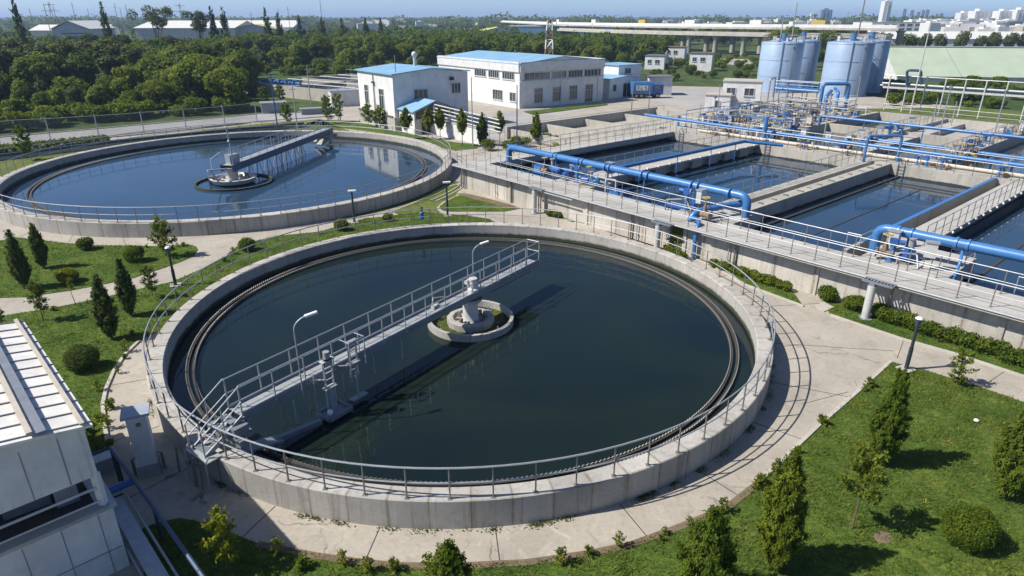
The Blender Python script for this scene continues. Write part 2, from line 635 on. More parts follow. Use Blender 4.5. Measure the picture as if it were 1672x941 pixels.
def railing(label, pts, h=1.1, spacing=1.25, closed=False, mat=None, group=None, name='railing', **k):
    c = pts[0] if not closed else tuple(sum(p[i] for p in pts) / len(pts) for i in range(3))
    t = thing(name, label, 'railing', c, group)
    rails_into(t, pts, h, spacing, closed, mat, **k)
    return t


# ------------------------------------------------------------------ ground, road, lawns
g = MB()
rings = [0, 200, 600, 1500, 4000, 9000]
g.prism([(-5800, -60), (5800, -60), (5800, 5600), (-5800, 5600)], -1.2, -.05)
struct('ground', g, M['field'])

site = [(-64, 58), (-57.5, 74.2), (-50.2, 80.6), (-44.6, 84.6), (-37, 91), (-33, 104), (-24, 142), (20, 142), (34, 146), (62, 140), (70, 118),
        (80, 100), (80, 6), (45, -8), (-45, -8), (-64, 20)]
struct('pavement', MB().prism(site, -.3, 0), M['pave'])
yard = [at2(800, 236), at2(760, 214), (-2, 104), (14, 116), (20, 124), (26, 141.5), (58, 139), (44, 112), at2(1215, 190), at2(1040, 160), at2(900, 192)]
struct('yard', MB().prism(yard, -.2, .004), M['yard'])
# road beyond the fence
rd = [at2(-60, 249), at2(0, 241), at2(160, 227), at2(300, 213), at2(420, 199), at2(560, 189), at2(560, 181), at2(420, 187), at2(300, 198), at2(160, 211), at2(0, 225), at2(-60, 232)]
struct('road', MB().prism(rd, -.3, .012), M['road'])
kb = MB()
for a, b in zip(rd[:5], rd[1:6]):
    kb.beam((a[0], a[1], .05), (b[0], b[1], .05), .25, .16)
for a, b in zip(rd[6:11], rd[7:12]):
    kb.beam((a[0], a[1], .05), (b[0], b[1], .05), .25, .16)
struct('road_kerb', kb, M['kerb'])

C1, R1 = (-2.05, 28.0), 13.5
C2, R2 = (-25.1, 60.6), 19.4


def arc(c, r, a0, a1, n=24):
    return [(c[0] + r * math.cos(R(a0 + (a1 - a0) * i / n)), c[1] + r * math.sin(R(a0 + (a1 - a0) * i / n))) for i in range(n + 1)]


lawns = {}
lawns['front'] = [at2(*p) for p in [(1455, 592), (1506, 604), (1600, 633), (1672, 658)]] + [(24, 18), (24, 2), (-7, 2), (-9.2, 9.5), (-9.6, 12.6)] + \
    [at2(*p) for p in [(230, 866), (262, 853), (294, 847), (322, 852), (358, 864), (420, 888), (510, 906), (580, 916), (645, 923), (740, 924), (800, 923),
                       (860, 918), (962, 903), (1030, 889), (1112, 859), (1187, 828), (1235, 790), (1280, 750), (1338, 695), (1400, 641)]]
lawns['left'] = [at2(*p) for p in [(0, 518), (25, 513), (89, 503), (153, 490), (230, 472), (281, 461), (331, 439), (367, 421), (383, 406), (398, 396),
                                   (415, 395), (451, 386), (522, 379), (563, 367), (596, 357), (637, 354), (655, 350), (691, 347), (757, 352), (798, 358)]] + \
    arc(C1, R1 + .03, 78, 166, 40) + [at2(*p) for p in [(227, 558), (204, 580), (186, 607), (173, 637), (168, 663), (171, 693), (176, 724), (153, 752)]] + \
    [(-13, 16), (-22, 20), (-30, 28)]
lawns['island'] = [at2(*p) for p in [(0, 394), (25, 388), (51, 391), (102, 397), (153, 401), (217, 402), (268, 403), (306, 399), (320, 403), (323, 408), (316, 419), (290, 430),
                                     (255, 442), (219, 454), (178, 463), (115, 475), (38, 486), (0, 487), (-60, 489), (-90, 440), (-60, 395)]]
lawns['triangle'] = [at2(*p) for p in [(718, 337), (718, 341), (724, 344.5), (737, 346), (771, 346), (824, 346), (850, 341), (837, 337), (785, 324), (758, 318.5), (745, 321), (728, 330)]]
lawns['verge'] = [at2(*p) for p in [(614, 348), (660, 335), (700, 318), (726, 304), (742, 301), (748, 297), (735, 296)]] + arc(C2, R2 + .03, -24, -52, 10)
lawns['foot'] = [B(u, v)[:2] for u, v in [(9.9, .12), (29.4, .25), (29.7, -.35)]] + [at2(*p) for p in [(1312, 501), (1217, 466), (1166, 436), (1081, 402), (1030, 388), (938, 364), (894, 350)]]
lawns['kerbside'] = [B(u, v)[:2] for u, v in [(31.2, .1), (48, .1)]] + [at2(*p) for p in [(1760, 645), (1672, 616), (1560, 579), (1474, 555), (1400, 530), (1355, 515)]]
lawns['garden'] = [at2(*p) for p in [(520, 196), (580, 198), (643, 213), (688, 223), (743, 233), (781, 236), (779, 243), (743, 246), (716, 241), (692, 233), (652, 222), (580, 212), (535, 207), (500, 203)]]
lawns['back'] = [B(u, v)[:2] for u, v in [(-1, 66), (38, 66), (60, 66), (60, 96), (10, 96), (-2, 78)]]
lawns['bank'] = arc(C2, R2 + .03, 62, 172, 40) + [at2(*p) for p in [(-80, 300), (-80, 255), (0, 246), (160, 231), (300, 217), (420, 203), (520, 195)]]
for k, poly in lawns.items():
    struct('lawn', MB().prism(poly, -.2, .03 if k != 'foot' else .035), M['grass_dry'] if k in ('back', 'bank') else M['grass'])
struct('mossy_path', MB().prism([at2(*p) for p in [(655, 352), (640, 346), (668, 335), (702, 320), (728, 305.5), (746, 302), (752, 305), (744, 320), (722, 330), (712, 340), (720, 348), (700, 347)]], -.2, .005), M['grass_dry'])
struct('soil', MB().prism([at2(*p) for p in [(745, 317), (758, 316), (790, 323), (835, 335), (842, 338), (830, 341), (800, 332), (770, 325)]], -.2, .036), M['soil'])
struct('soil', MB().prism([at2(*p) for p in [(1150, 101), (1175, 96), (1240, 97), (1262, 103), (1230, 108), (1180, 105)]], -.2, -.03), M['sand'])
struct('soil', MB().prism([at2(*p) for p in [(1424, 877), (1436, 868), (1452, 872), (1460, 882), (1448, 889), (1432, 887)]], -.2, .034), M['soil'])
# soil edge between path and lawn, kerb lines
ed = MB()
eg = [at(*p, 0) for p in [(420, 890), (510, 908), (580, 918), (645, 925), (740, 926), (860, 920), (962, 905), (1030, 891), (1112, 861), (1187, 830), (1237, 791)]]
for a, b in zip(eg, eg[1:]):
    ed.beam((a[0], a[1], .015), (b[0], b[1], .015), .22, .05)
struct('soil', ed, M['soil'])
kb = MB()
for ln in ([(1237, 790), (1280, 750), (1338, 695), (1400, 641), (1455, 591)], [(1355, 515), (1400, 530), (1474, 555), (1560, 579), (1672, 616), (1760, 645)],
           [(1312, 501), (1217, 466), (1166, 436), (1081, 402), (1030, 388), (938, 364)], [(227, 558), (204, 580), (186, 607), (173, 637), (168, 663), (171, 693), (176, 724)]):
    pts = [at(*p, 0) for p in ln]
    for a, b in zip(pts, pts[1:]):
        kb.beam((a[0], a[1], .02), (b[0], b[1], .02), .13, .1)
struct('path_kerb', kb, M['kerb'])
# joints in the path round the near tank and across the forecourt
jt = MB()
for deg in range(-172, 62, 15):
    a = R(deg + random.uniform(-1.5, 1.5))
    r1 = 15.0 if deg < -40 else (16.4 if deg < -20 else 19.0)
    if deg < -125:
        r1 = 15.6
    jt.beam((C1[0] + 13.52 * math.cos(a), C1[1] + 13.52 * math.sin(a), .003), (C1[0] + r1 * math.cos(a), C1[1] + r1 * math.sin(a), .003), .026, .006)
for a, b in (((1465, 585), (1475, 557)), ((1605, 630), (1640, 607)), ((1310, 660), (1385, 640)), ((480, 375), (500, 377)),
             ((120, 382), (112, 396)), ((200, 388), (205, 401)), ((60, 375), (30, 388))):
    jt.beam(at(*a, .003), at(*b, .003), .022, .006)
struct('path_joint', jt, M['joint'])


# ------------------------------------------------------------------ round clarifier tanks
def weir(mb, c, r, z0, z1, dz, n, t=.03):
    vs, fs = [], []
    for i in range(2 * n):
        a = math.pi * i / n
        zt = z1 + (dz if i % 2 else 0)
        ca, sa = math.cos(a), math.sin(a)
        vs += [(c[0] + r * ca, c[1] + r * sa, z0), (c[0] + r * ca, c[1] + r * sa, zt), (c[0] + (r + t) * ca, c[1] + (r + t) * sa, zt), (c[0] + (r + t) * ca, c[1] + (r + t) * sa, z0)]
    m = 2 * n
    for i in range(m):
        a, b = 4 * i, 4 * ((i + 1) % m)
        fs += [(a, b, b + 1, a + 1), (a + 1, b + 1, b + 2, a + 2), (a + 2, b + 2, b + 3, a + 3)]
    mb.add(vs, fs)


def clarifier(c, r, label, wz, rim, launder_r, well_r, well_c, wellz, colz, wmat):
    t = thing('clarifier_tank', label, 'tank', (c[0], c[1], 0))
    c3 = (c[0], c[1], 0)
    # wall with a small chamfer on both top edges
    ch = .03
    part('tank_wall', MB().lathe([(r, -.4), (r, 1 - ch), (r - ch, 1), (r - rim + ch, 1), (r - rim, 1 - ch), (r - rim, .9), (r - rim + .1, .88), (r - rim + .1, -.4)], c3, 160), M['wall_out'], t)
    part('inner_face', MB().lathe([(r - rim, -.6), (r - rim, .895), (r - rim + .08, .875), (r - rim + .08, -.6)], c3, 160), M['wall_wet'], t)
    lw = .27
    l = part('launder', MB().lathe([(launder_r, -.5), (launder_r, wz + .10), (launder_r - .07, wz + .10), (launder_r - .07, wz - .25), (launder_r - lw + .07, wz - .25),
                                    (launder_r - lw + .07, wz + .10), (launder_r - lw, wz + .10), (launder_r - lw, -.5)], c3, 160), M['wall_dark'], t)
    w = MB()
    weir(w, c, launder_r + .012, wz + .02, wz + .11, .05, int(launder_r * 40))
    weir(w, c, launder_r - lw - .045, wz + .02, wz + .11, .05, int(launder_r * 39))
    part('weir_plate', w, M['steel_dark'], l)
    wc = (well_c[0], well_c[1], 0)
    part('feed_well', MB().lathe([(well_r, -.6), (well_r, wellz), (well_r - .16, wellz), (well_r - .16, -.6)], wc, 72), M['well'] if r < 15 else M['wall_wet'], t)
    struct('water', MB().disc((c[0], c[1], wz), r - rim + .05, 160), wmat)
    return t


M['wall_dark'] = concrete('wet_launder_concrete', (.05, .046, .038), (.02, .02, .014), .7)
M['well'] = concrete('feed_well_concrete', (.40, .385, .34), (.16, .13, .08), .6)
T1 = clarifier(C1, R1, 'near round clarifier tank with dark green water and concrete rim', .22, .62, 12.2, 2.02, (-1.95, 27.7), .54, 1.7, M['water1'])
T2 = clarifier(C2, R2, 'far round clarifier tank with blue reflecting water, beside the fence', .2, .75, 16.9, 3.2, (-24.3, 56.0), .36, 1.7, M['water2'])
# stepped gutter path beside tank 2 (drain)
dr = MB()
dr.lathe([(R2 + 1.7, .0), (R2 + 1.7, .06), (R2 + 1.6, .06), (R2 + 1.6, .0)], (C2[0], C2[1], 0), 30, True, R(-28), R(14))
dr.lathe([(R2 + 2.2, .0), (R2 + 2.2, .06), (R2 + 2.1, .06), (R2 + 2.1, .0)], (C2[0], C2[1], 0), 30, True, R(-28), R(14))
struct('drain_kerb', dr, M['kerb'])

for c, r, n, lab, sp in ((C1, R1, 140, 'long two bar railing all round the rim of the near clarifier', 1.22), (C2, R2, 180, 'two bar railing all round the rim of the far clarifier', 1.3)):
    pts = [(c[0] + (r - .1) * math.cos(2 * math.pi * i / n), c[1] + (r - .1) * math.sin(2 * math.pi * i / n), 1.0) for i in range(n)]
    railing(lab, pts, 1.05, sp, True, M['steel'], name='tank_railing', pmat=M['steel_dark'], pr=.026, r=.03)

# --- centre of tank 1
w1 = (-1.95, 27.7)
cw = (w1[0], w1[1], 0)
o = part('centre_platform', MB().lathe([(0.01, -.4), (1.12, -.4), (1.12, .52), (1.02, .56), (.85, .56), (.8, .42), (.01, .42)], cw, 12, closed=False), M['well'], T1)
part('centre_column', MB().lathe([(.46, .4), (.40, .5), (.36, .7), (.36, 1.25), (.5, 1.35), (.55, 1.5), (.01, 1.5)], cw, 24, closed=False), M['steel_white'], T1)
for k in range(10):
    a = k * .63 + .2
    part('bolt_block', MB().box((w1[0] + .62 * math.cos(a), w1[1] + .62 * math.sin(a), .42), (.16, .12, random.uniform(.08, .26)), a), M['steel_dark'] if k % 3 else M['rust'], T1)
mb = MB()
for k, (da, db) in enumerate(((.1, -1.6), (1.3, -1.0), (-1.3, -.9), (.8, 1.3))):
    mb.tube([(w1[0] + da, w1[1] + db, .1), (w1[0] + da, w1[1] + db, .5)], .03, 6)
    mb.box((w1[0] + da, w1[1] + db, .25), (.34, .12, .04), k)
part('baffle_post', mb, M['steel'], T1)


def scum(c, r0, r1, n, z, seed, name='algae'):
    rr = random.Random(seed)
    mb = MB()
    for i in range(n):
        # patches gathered in a few arcs, not evenly
        a = rr.choice([.6, 2.0, 3.4, 4.3, 4.9, 5.4]) + rr.gauss(0, .28)
        r = rr.uniform(r0, r1)
        s = rr.uniform(.05, .16)
        x, y = c[0] + r * math.cos(a), c[1] + r * math.sin(a)
        k = rr.uniform(0, 6)
        mb.add([(x + s * rr.uniform(.6, 1.2) * math.cos(k + j * 1.05), y + s * rr.uniform(.6, 1.2) * math.sin(k + j * 1.05), z + rr.uniform(.003, .02)) for j in range(6)], [(0, 1, 2, 3, 4, 5)])
    return struct(name, mb, M['algae'], 'stuff')


scum(w1, 1.15, 1.82, 420, .222, 3)

# ------------------------------------------------------------------ bridge of tank 1
d1 = _n((10.4, 14.8, 0))
n1 = (-d1[1], d1[0], 0)          # to the far-left side


def P1(s, t, z):
    return (w1[0] + d1[0] * s + n1[0] * t, w1[1] + d1[1] * s + n1[1] * t, z)


ZD = 1.75
br = thing('scraper_bridge', 'galvanised scraper bridge with walkway reaching over the near clarifier', 'bridge', P1(-12.6, 0, 1.0))
S0, S1 = -12.1, 5.3
part('deck', MB().beam(P1(S0, 0, ZD), P1(S1, 0, ZD), .66, .05), M['deck'], br)
mb = MB()
for k in range(int((S1 - S0) / .9)):
    s = S0 + .45 + k * .9
    mb.beam(P1(s, -.32, ZD + .03), P1(s, .32, ZD + .03), .03, .012)
part('deck_joint', mb, M['girder'], br)
for t in (-.37, .37):
    part('girder', MB().beam(P1(S0, t, ZD - .05), P1(S1, t, ZD - .05), .07, .22), M['girder'], br)
    hr = part('handrail', MB().tube([P1(S0, t, ZD + 1.1), P1(S1, t, ZD + 1.1)], .026, 6).tube([P1(S0, t, ZD + .58), P1(S1, t, ZD + .58)], .02, 6)
              .beam(P1(S0, t * .96, ZD + .09), P1(S1, t * .96, ZD + .09), .012, .12), M['steel'], br)
    me = post_mesh(1.1, .027, M['steel'])
    b = wloc(hr)
    nn = 14
    for i in range(nn + 1):
        q = P1(S0 + (S1 - S0) * i / nn, t, ZD)
        po = bpy.data.objects.new('post', me); COL.objects.link(po); po.parent = hr
        po.location = (q[0] - b[0], q[1] - b[1], q[2] - b[2])
part('end_rail', MB().tube([P1(S1, -.37, ZD + 1.1), P1(S1, .37, ZD + 1.1)], .026, 6).tube([P1(S1, -.37, ZD + .58), P1(S1, .37, ZD + .58)], .02, 6), M['steel'], br)
# light lattice hung below the deck
zb = ZD - .5
mb = MB().tube([P1(-11.6, .2, zb), P1(-2.4, .2, zb)], .03, 5)
for k in range(12):
    s = -11.6 + k * .8
    mb.tube([P1(s, .2, ZD - .1), P1(s, .2, zb)], .018, 5)
    if k < 11:
        mb.tube([P1(s, .2, zb), P1(s + .8, .2, ZD - .1)], .016, 5)
part('lattice', mb, M['girder'], br)
mb = MB().tube([P1(1.6, 0, ZD - .55), P1(5.0, 0, ZD - .55)], .03, 5)
for s in (1.6, 2.7, 3.9, 5.0):
    mb.tube([P1(s, 0, ZD - .1), P1(s, 0, ZD - .55)], .018, 5)
part('lattice', mb, M['steel_dark'], br)
for s in (-10.4, -9.2, -7.6, -6.0, -4.4):
    part('scraper_arm', MB().tube([P1(s, .15, ZD - .2), P1(s, .15, 0)], .02, 5), M['steel_dark'], br)
# end carriage on the rim
mb = MB()
mb.beam(P1(-12.5, -.9, 1.16), P1(-12.5, .9, 1.16), .3, .24)
mb.beam(P1(-12.3, -.4, 1.2), P1(-11.9, -.4, ZD - .1), .12, .12)
mb.beam(P1(-12.3, .4, 1.2), P1(-11.9, .4, ZD - .1), .12, .12)
mb.box(P1(-12.35, -.45, 1.28), (.5, .34, .3), .95)
part('end_carriage', mb, M['girder'], br)
for t in (-.8, .8):
    q = P1(-12.5, t, 1.14)
    part('wheel', MB().tube([(q[0] - n1[0] * .06, q[1] - n1[1] * .06, 1.14), (q[0] + n1[0] * .06, q[1] + n1[1] * .06, 1.14)], .14, 14), M['rubber'], br)
# steps from the rim up to the deck
mb = MB()
for k in range(4):
    mb.beam(P1(-13.35 + k * .32, -.34, 1.1 + k * .19), P1(-13.35 + k * .32, .34, 1.1 + k * .19), .26, .035)
for t in (-.36, .36):
    mb.beam(P1(-13.5, t, 1.02), P1(-12.1, t, ZD - .02), .05, .16)
part('steps', mb, M['girder'], br)
mb = MB()
for t in (-.42, .42):
    mb.tube([P1(-13.55, t, 1.02), P1(-13.55, t, 1.95), P1(-13.4, t, 2.1), P1(-12.1, t, ZD + 1.1)], .024, 6)
    mb.tube([P1(-13.55, t, 1.5), P1(-12.1, t, ZD + .55)], .02, 6)
    mb.tube([P1(-12.8, t, 1.4), P1(-12.8, t, 2.45)], .022, 6)
part('stair_rail', mb, M['steel'], br)
# scum beach trough under the landing
mb = MB()
mb.beam(P1(-12.0, -.7, .62), P1(-9.6, -.9, .40), .2, .16)
mb.beam(P1(-12.6, -.75, .9), P1(-11.2, -.8, .55), .5, .07)
mb.beam(P1(-12.5, .7, .8), P1(-11.4, .6, .5), .3, .07)
part('scum_trough', mb, M['girder'], br)
mb = MB()
mb.tube([P1(-10.3, -.52, ZD - .25), P1(-10.3, -.52, .55)], .03, 6)
mb.tube([P1(-9.4, -.52, ZD + .2), P1(-9.4, -.52, .55)], .026, 6)
part('hanger', mb, M['steel'], br)
# ladder column with drive and float
def ladder_unit(s, t, h0, h1, big):
    mb = MB()
    for ds in (-.18, .18):
        mb.beam(P1(s + ds, t, h0), P1(s + ds, t, h1), .06, .06)
    for k in range(int((h1 - h0) / .26)):
        z = h0 + .2 + k * .26
        mb.beam(P1(s - .18, t, z), P1(s + .18, t, z), .035, .035)
    for z in (h0 + (h1 - h0) * .45, h1 - .05):
        mb.beam(P1(s - .26, t, z), P1(s + .26, t, z), .22, .04)
    mb.tube([P1(s - .2, t, ZD + .05), P1(s - .45, t + .3, ZD + .05)], .025, 6)
    o = part('scum_hoist', mb, M['steel_white'] if big else M['steel'], br)
    if big:
        part('hoist_motor', MB().tube([P1(s, t, h1 + .02), P1(s, t, h1 + .28)], .12, 12).box(P1(s, t, h1 - .25), (.28, .24, .22), .95), M['steel'], o)
        f = MB()
        a, b2, c2, d2 = P1(s - .45, t - .38, .40), P1(s + .55, t - .38, .40), P1(s + .55, t + .35, .40), P1(s - .45, t + .35, .40)
        f.beam(a, b2, .1, .14).beam(d2, c2, .1, .14).beam(a, d2, .1, .14).beam(b2, c2, .1, .14)
        f.beam(P1(s - .42, t, .38), P1(s + .52, t, .38), .66, .04)
        part('float_box', f, M['girder'], o)
        part('hoist_panel', MB().box(P1(s, t - .02, .55), (.24, .14, .9), .95), M['steel'], o)
        part('float_ball', MB().ball(P1(s - .32, t - .25, .62), .11), M['lamp_white'], o)
    else:
        f = MB()
        f.box(P1(s, t - .1, .4), (.7, .25, .06), .95)
        f.tube([P1(s, t - .1, .42), P1(s, t - .1, ZD)], .04, 6)
        part('float_arm', f, M['steel'], o)


ladder_unit(-8.95, -.78, .5, 2.55, True)
ladder_unit(-7.75, -.72, 1.1, 2.75, False)
# cage rail beside the second hoist
part('cage_rail', MB().tube([P1(-8.1, -.5, 2.85), P1(-8.1, -1.0, 2.85), P1(-7.4, -1.0, 2.85), P1(-7.4, -.5, 2.85)], .022, 6)
     .tube([P1(-8.1, -1.0, 2.85), P1(-8.1, -1.0, 1.75)], .022, 6).tube([P1(-7.4, -1.0, 2.85), P1(-7.4, -1.0, 1.75)], .022, 6), M['steel'], br)
# centre drive
q = P1(.1, -.12, ZD)
o = part('centre_drive', MB().lathe([(.26, 0), (.26, .2), (.16, .24), (.16, .62), (.2, .64), (.2, .72), (.01, .74)], q, 18, closed=False)
         .box(P1(.35, .1, ZD + .02), (.5, .26, .3), .95).tube([P1(-.1, .15, ZD + .5), P1(.6, .15, ZD + .5)], .11, 12), M['steel_white'], br)
part('drive_flange', MB().lathe([(.42, -.34), (.42, -.24), (.01, -.24)], q, 18, closed=False), M['steel_dark'], br)
# small frames on the deck edge
mb = MB()
for s in (1.2, 2.6, 3.6):
    mb.tube([P1(s, -.4, ZD), P1(s, -.4, ZD + .62), P1(s + .5, -.4, ZD + .62), P1(s + .5, -.4, ZD)], .022, 6)
part('deck_hoop', mb, M['steel'], br)
mb = MB().box(P1(-2.2, .2, ZD + .04), (.5, .16, .1), 1.2)
mb.tube([P1(-2.4, .2, ZD + .1), P1(-2.3, .2, ZD + .5), P1(-1.5, .2, ZD + .3)], .03, 6)
part('hand_pump', mb, M['steel_white'], br)
# lamp on the bridge
def bridge_lamp(s, t, h, dirv):
    b = P1(s, t, ZD - .35)
    pts = [b, (b[0], b[1], b[2] + h)]
    for k in range(1, 7):
        a = k / 6 * 1.2
        pts.append((b[0] + dirv[0] * .62 * (1 - math.cos(a)), b[1] + dirv[1] * .62 * (1 - math.cos(a)), b[2] + h + .46 * math.sin(a)))
    o = part('lamp_pole', MB().tube(pts, .026, 8), M['steel'], br)
    e = pts[-1]
    part('lamp_head', MB().beam(e, (e[0] + dirv[0] * .42, e[1] + dirv[1] * .42, e[2] + .07), .13, .07), M['lamp_white'], o)


bridge_lamp(-9.9, -.52, 2.55, _n((.8, .45, 0)))
bridge_lamp(.9, .5, 1.9, _n((.85, .4, 0)))

# landing beside the wall of tank 1: steps, small gate hoops, cable trays down the wall
ld = thing('access_landing', 'small steel landing with bent handrails on the near clarifier rim below the bridge', 'landing', P1(-13.6, -.2, 1.0))
part('platform', MB().beam(P1(-13.42, -.7, 1.02), P1(-13.42, .55, 1.02), .5, .04), M['deck'], ld)
part('hoop', MB().tube([P1(-13.75, -.7, .05), P1(-13.72, -.7, 1.05), P1(-13.6, -.7, 1.2), P1(-13.4, -.7, 1.1)], .03, 6)
     .tube([P1(-13.75, .4, .05), P1(-13.72, .4, 1.1), P1(-13.6, .4, 1.25), P1(-13.4, .4, 1.1)], .03, 6), M['steel'], ld)
part('wall_pipe', MB().tube([P1(-13.78, -.5, 1.05), P1(-13.86, -.5, .1), P1(-14.3, -.6, .06)], .04, 6).tube([P1(-13.78, -.1, 1.05), P1(-13.84, -.1, .05)], .05, 6)
     .tube([P1(-13.75, .9, 1.05), P1(-13.82, .9, .1), P1(-14.2, 1.1, .06)], .035, 6), M['steel_dark'], ld)

# ------------------------------------------------------------------ bridge of tank 2
w2 = (-24.3, 56.0)
e2 = at(534, 214, 1.6)
d2v = _n((e2[0] - w2[0], e2[1] - w2[1], 0))
n2v = (-d2v[1], d2v[0], 0)
LEN2 = math.dist(e2[:2], w2)


def P2(s, t, z):
    return (w2[0] + d2v[0] * s + n2v[0] * t, w2[1] + d2v[1] * s + n2v[1] * t, z)


b2 = thing('scraper_bridge', 'blue grey girder bridge standing over the far clarifier on lattice rods', 'bridge', P2(LEN2, 0, 1.0))
part('deck', MB().beam(P2(-.6, 0, ZD + .1), P2(LEN2, 0, ZD + .1), 1.0, .06), M['deck'], b2)
for t in (-.55, .55):
    part('girder', MB().beam(P2(-.8, t, ZD - .12), P2(LEN2 + .3, t, ZD - .12), .1, .58), M['girder_blue'], b2)
    hr = part('handrail', MB().tube([P2(-.6, t, ZD + 1.2), P2(LEN2, t, ZD + 1.2)], .03, 6).tube([P2(-.6, t, ZD + .7), P2(LEN2, t, ZD + .7)], .022, 6), M['steel'], b2)
    me = post_mesh(1.1, .03, M['steel'])
    b = wloc(hr)
    for i in range(15):
        q = P2(-.6 + (LEN2 + .6) * i / 14, t, ZD + .1)
        po = bpy.data.objects.new('post', me); COL.objects.link(po); po.parent = hr
        po.location = (q[0] - b[0], q[1] - b[1], q[2] - b[2])
mb = MB()
rr = random.Random(4)
for s in [2.2, 3.6, 5.4, 7.2, 9.2, 11.0, 12.4]:
    mb.tube([P2(s, -.3, ZD - .3), P2(s + rr.uniform(-.2, .2), -.3, .05)], .045, 6)
    mb.tube([P2(s + .2, -.3, ZD - .3), P2(s + .9, -.3, .05)], .03, 6)
    mb.tube([P2(s + 1.0, .3, ZD - .3), P2(s + .3, .3, .05)], .03, 6)
part('scraper_lattice', mb, M['steel_dark'], b2)
mb = MB()
mb.beam(P2(LEN2 - 1.4, -.9, .5), P2(LEN2 - .3, -.6, 1.5), .35, .3)
mb.beam(P2(LEN2 - 1.4, .9, .5), P2(LEN2 - .3, .6, 1.5), .35, .3)
mb.beam(P2(LEN2 + .2, -1.0, 1.15), P2(LEN2 + .2, 1.0, 1.15), .5, .3)
mb.beam(P2(LEN2 - 2.2, 0, .4), P2(LEN2 - .4, 0, .9), .9, .1)
part('end_support', mb, M['wall'], b2)
mb = MB()
mb.beam(P2(-.8, 0, ZD - .15), P2(-3.0, .3, ZD + .15), .12, .12)
mb.beam(P2(-2.6, .3, ZD + .1), P2(-1.9, .1, .5), .1, .1)
mb.beam(P2(-2.9, .4, ZD + .1), P2(-2.9, .4, ZD - .6), .06, .06)
mb.tube([P2(-2.2, .4, ZD + .9), P2(-.6, .5, ZD + 1.2)], .04, 6)
mb.tube([P2(-2.2, .4, ZD + .9), P2(-2.2, .4, ZD + .1)], .04, 6)
part('counter_arm', mb, M['steel_white'], b2)
mb = MB()
mb.tube([P2(.3, 0, ZD), P2(.3, 0, ZD + 1.4), P2(.15, 0, ZD + 3.2)], .11, 8, r2=.05)
mb.box(P2(.3, 0, ZD + .1), (.9, .8, .8), .9)
mb.ball(P2(.2, 0, ZD + 2.0), .14)
part('centre_drive', mb, M['steel'], b2)
c2b = (w2[0], w2[1], 0)
part('centre_platform', MB().lathe([(0.01, .35), (1.7, .35), (1.95, .72), (1.75, .74), (1.55, .5), (.01, .5)], c2b, 28, closed=False), M['steel_white'], T2)
part('centre_column', MB().lathe([(.55, -.3), (.5, .5), (.42, .9), (.45, 1.5), (.7, 1.6), (.01, 1.62)], c2b, 20, closed=False), M['well'], T2)
mb = MB()
mb.box((w2[0] - 1.7, w2[1] - .5, .2), (.5, .4, .7), .4)
part('drive_box', mb, M['steel_dark'], T2)
for k in range(9):
    a = k * .7
    part('bolt_block', MB().box((w2[0] + 1.15 * math.cos(a), w2[1] + 1.15 * math.sin(a), .48), (.3, .22, rr.uniform(.15, .45)), a), M['steel_dark'], T2)
# ------------------------------------------------------------------ rectangular basins on the u/v grid
def bx(mb, u0, u1, v0, v1, z0, z1):
    o = B(u0, v0, z0)
    return mb.obox(o, (UX * (u1 - u0), UY * (u1 - u0), 0), (VX * (v1 - v0), VY * (v1 - v0), 0), (0, 0, z1 - z0))


def BXM(*a):
    return bx(MB(), *a)


UE = 50
bs = thing('settling_basin', 'long row of open rectangular concrete basins behind the front wall with walkways', 'basin', B(20, 0, 0))
mb = MB()
bx(mb, -.3, UE, .02, .5, -.3, 1.84)
for k in range(6):
    u = 6.0 + k * 8.2
    bx(mb, u, u + .24, -.06, .02, -.3, 1.7)
part('front_wall', mb, M['wall_front'], bs)
mb = MB()
bx(mb, -1.0, UE, -.48, 2.0, 1.84, 2.0)
for k in range(26):
    u = -.6 + k * 2.0
    bx(mb, u, u + .1, -.4, .02, 1.68, 1.84)
part('walkway', mb, M['walkway'], bs)
part('end_wall', BXM(-.3, 0, .5, 28, -.3, 1.84), M['cell'], bs)
part('walkway', BXM(-1.0, 1.0, 2.0, 28, 1.5, 2.0), M['walkway'], bs)
part('inner_wall', BXM(0, UE, 1.75, 2.05, -.3, 1.84), M['cell'], bs)
# first divider: cantilevered walkway on a wall with recesses
mb = MB()
bx(mb, 9.75, 10.75, 2.05, 28, -.3, 1.82)
for k in range(9):
    v = 4.0 + k * 2.6
    bx(mb, 10.75, 11.1, v, v + 1.5, 1.1, 1.82)
dv = part('divider_wall', mb, M['cell'], bs)
part('walkway', BXM(9.2, 11.2, 2.05, 28, 1.82, 2.0), M['walkway'], dv)
mb = MB()
for k in range(17):
    bx(mb, 11.12, 11.26, 3 + k * 1.5, 3.12 + k * 1.5, 1.95, 2.1)
part('foot_plate', mb, M['lamp_white'], dv)
# second divider: narrow walkway, gutter, wide wall
mb = MB()
bx(mb, 21.0, 21.9, 2.05, 28, -.3, 1.98)
bx(mb, 21.9, 22.6, 2.05, 28, -.3, 1.45)
bx(mb, 22.6, 23.5, 2.05, 28, -.3, 2.02)
dv = part('divider_wall', mb, M['cell'], bs)
mb = MB()
rr = random.Random(2)
for k in range(14):
    v = 4 + k * 1.7 + rr.uniform(-.2, .2)
    bx(mb, 22.9, 22.9 + rr.uniform(.25, .5), v, v + .14, 2.02, 2.02 + rr.uniform(.04, .12))
part('bolt_plate', mb, M['steel_dark'], dv)
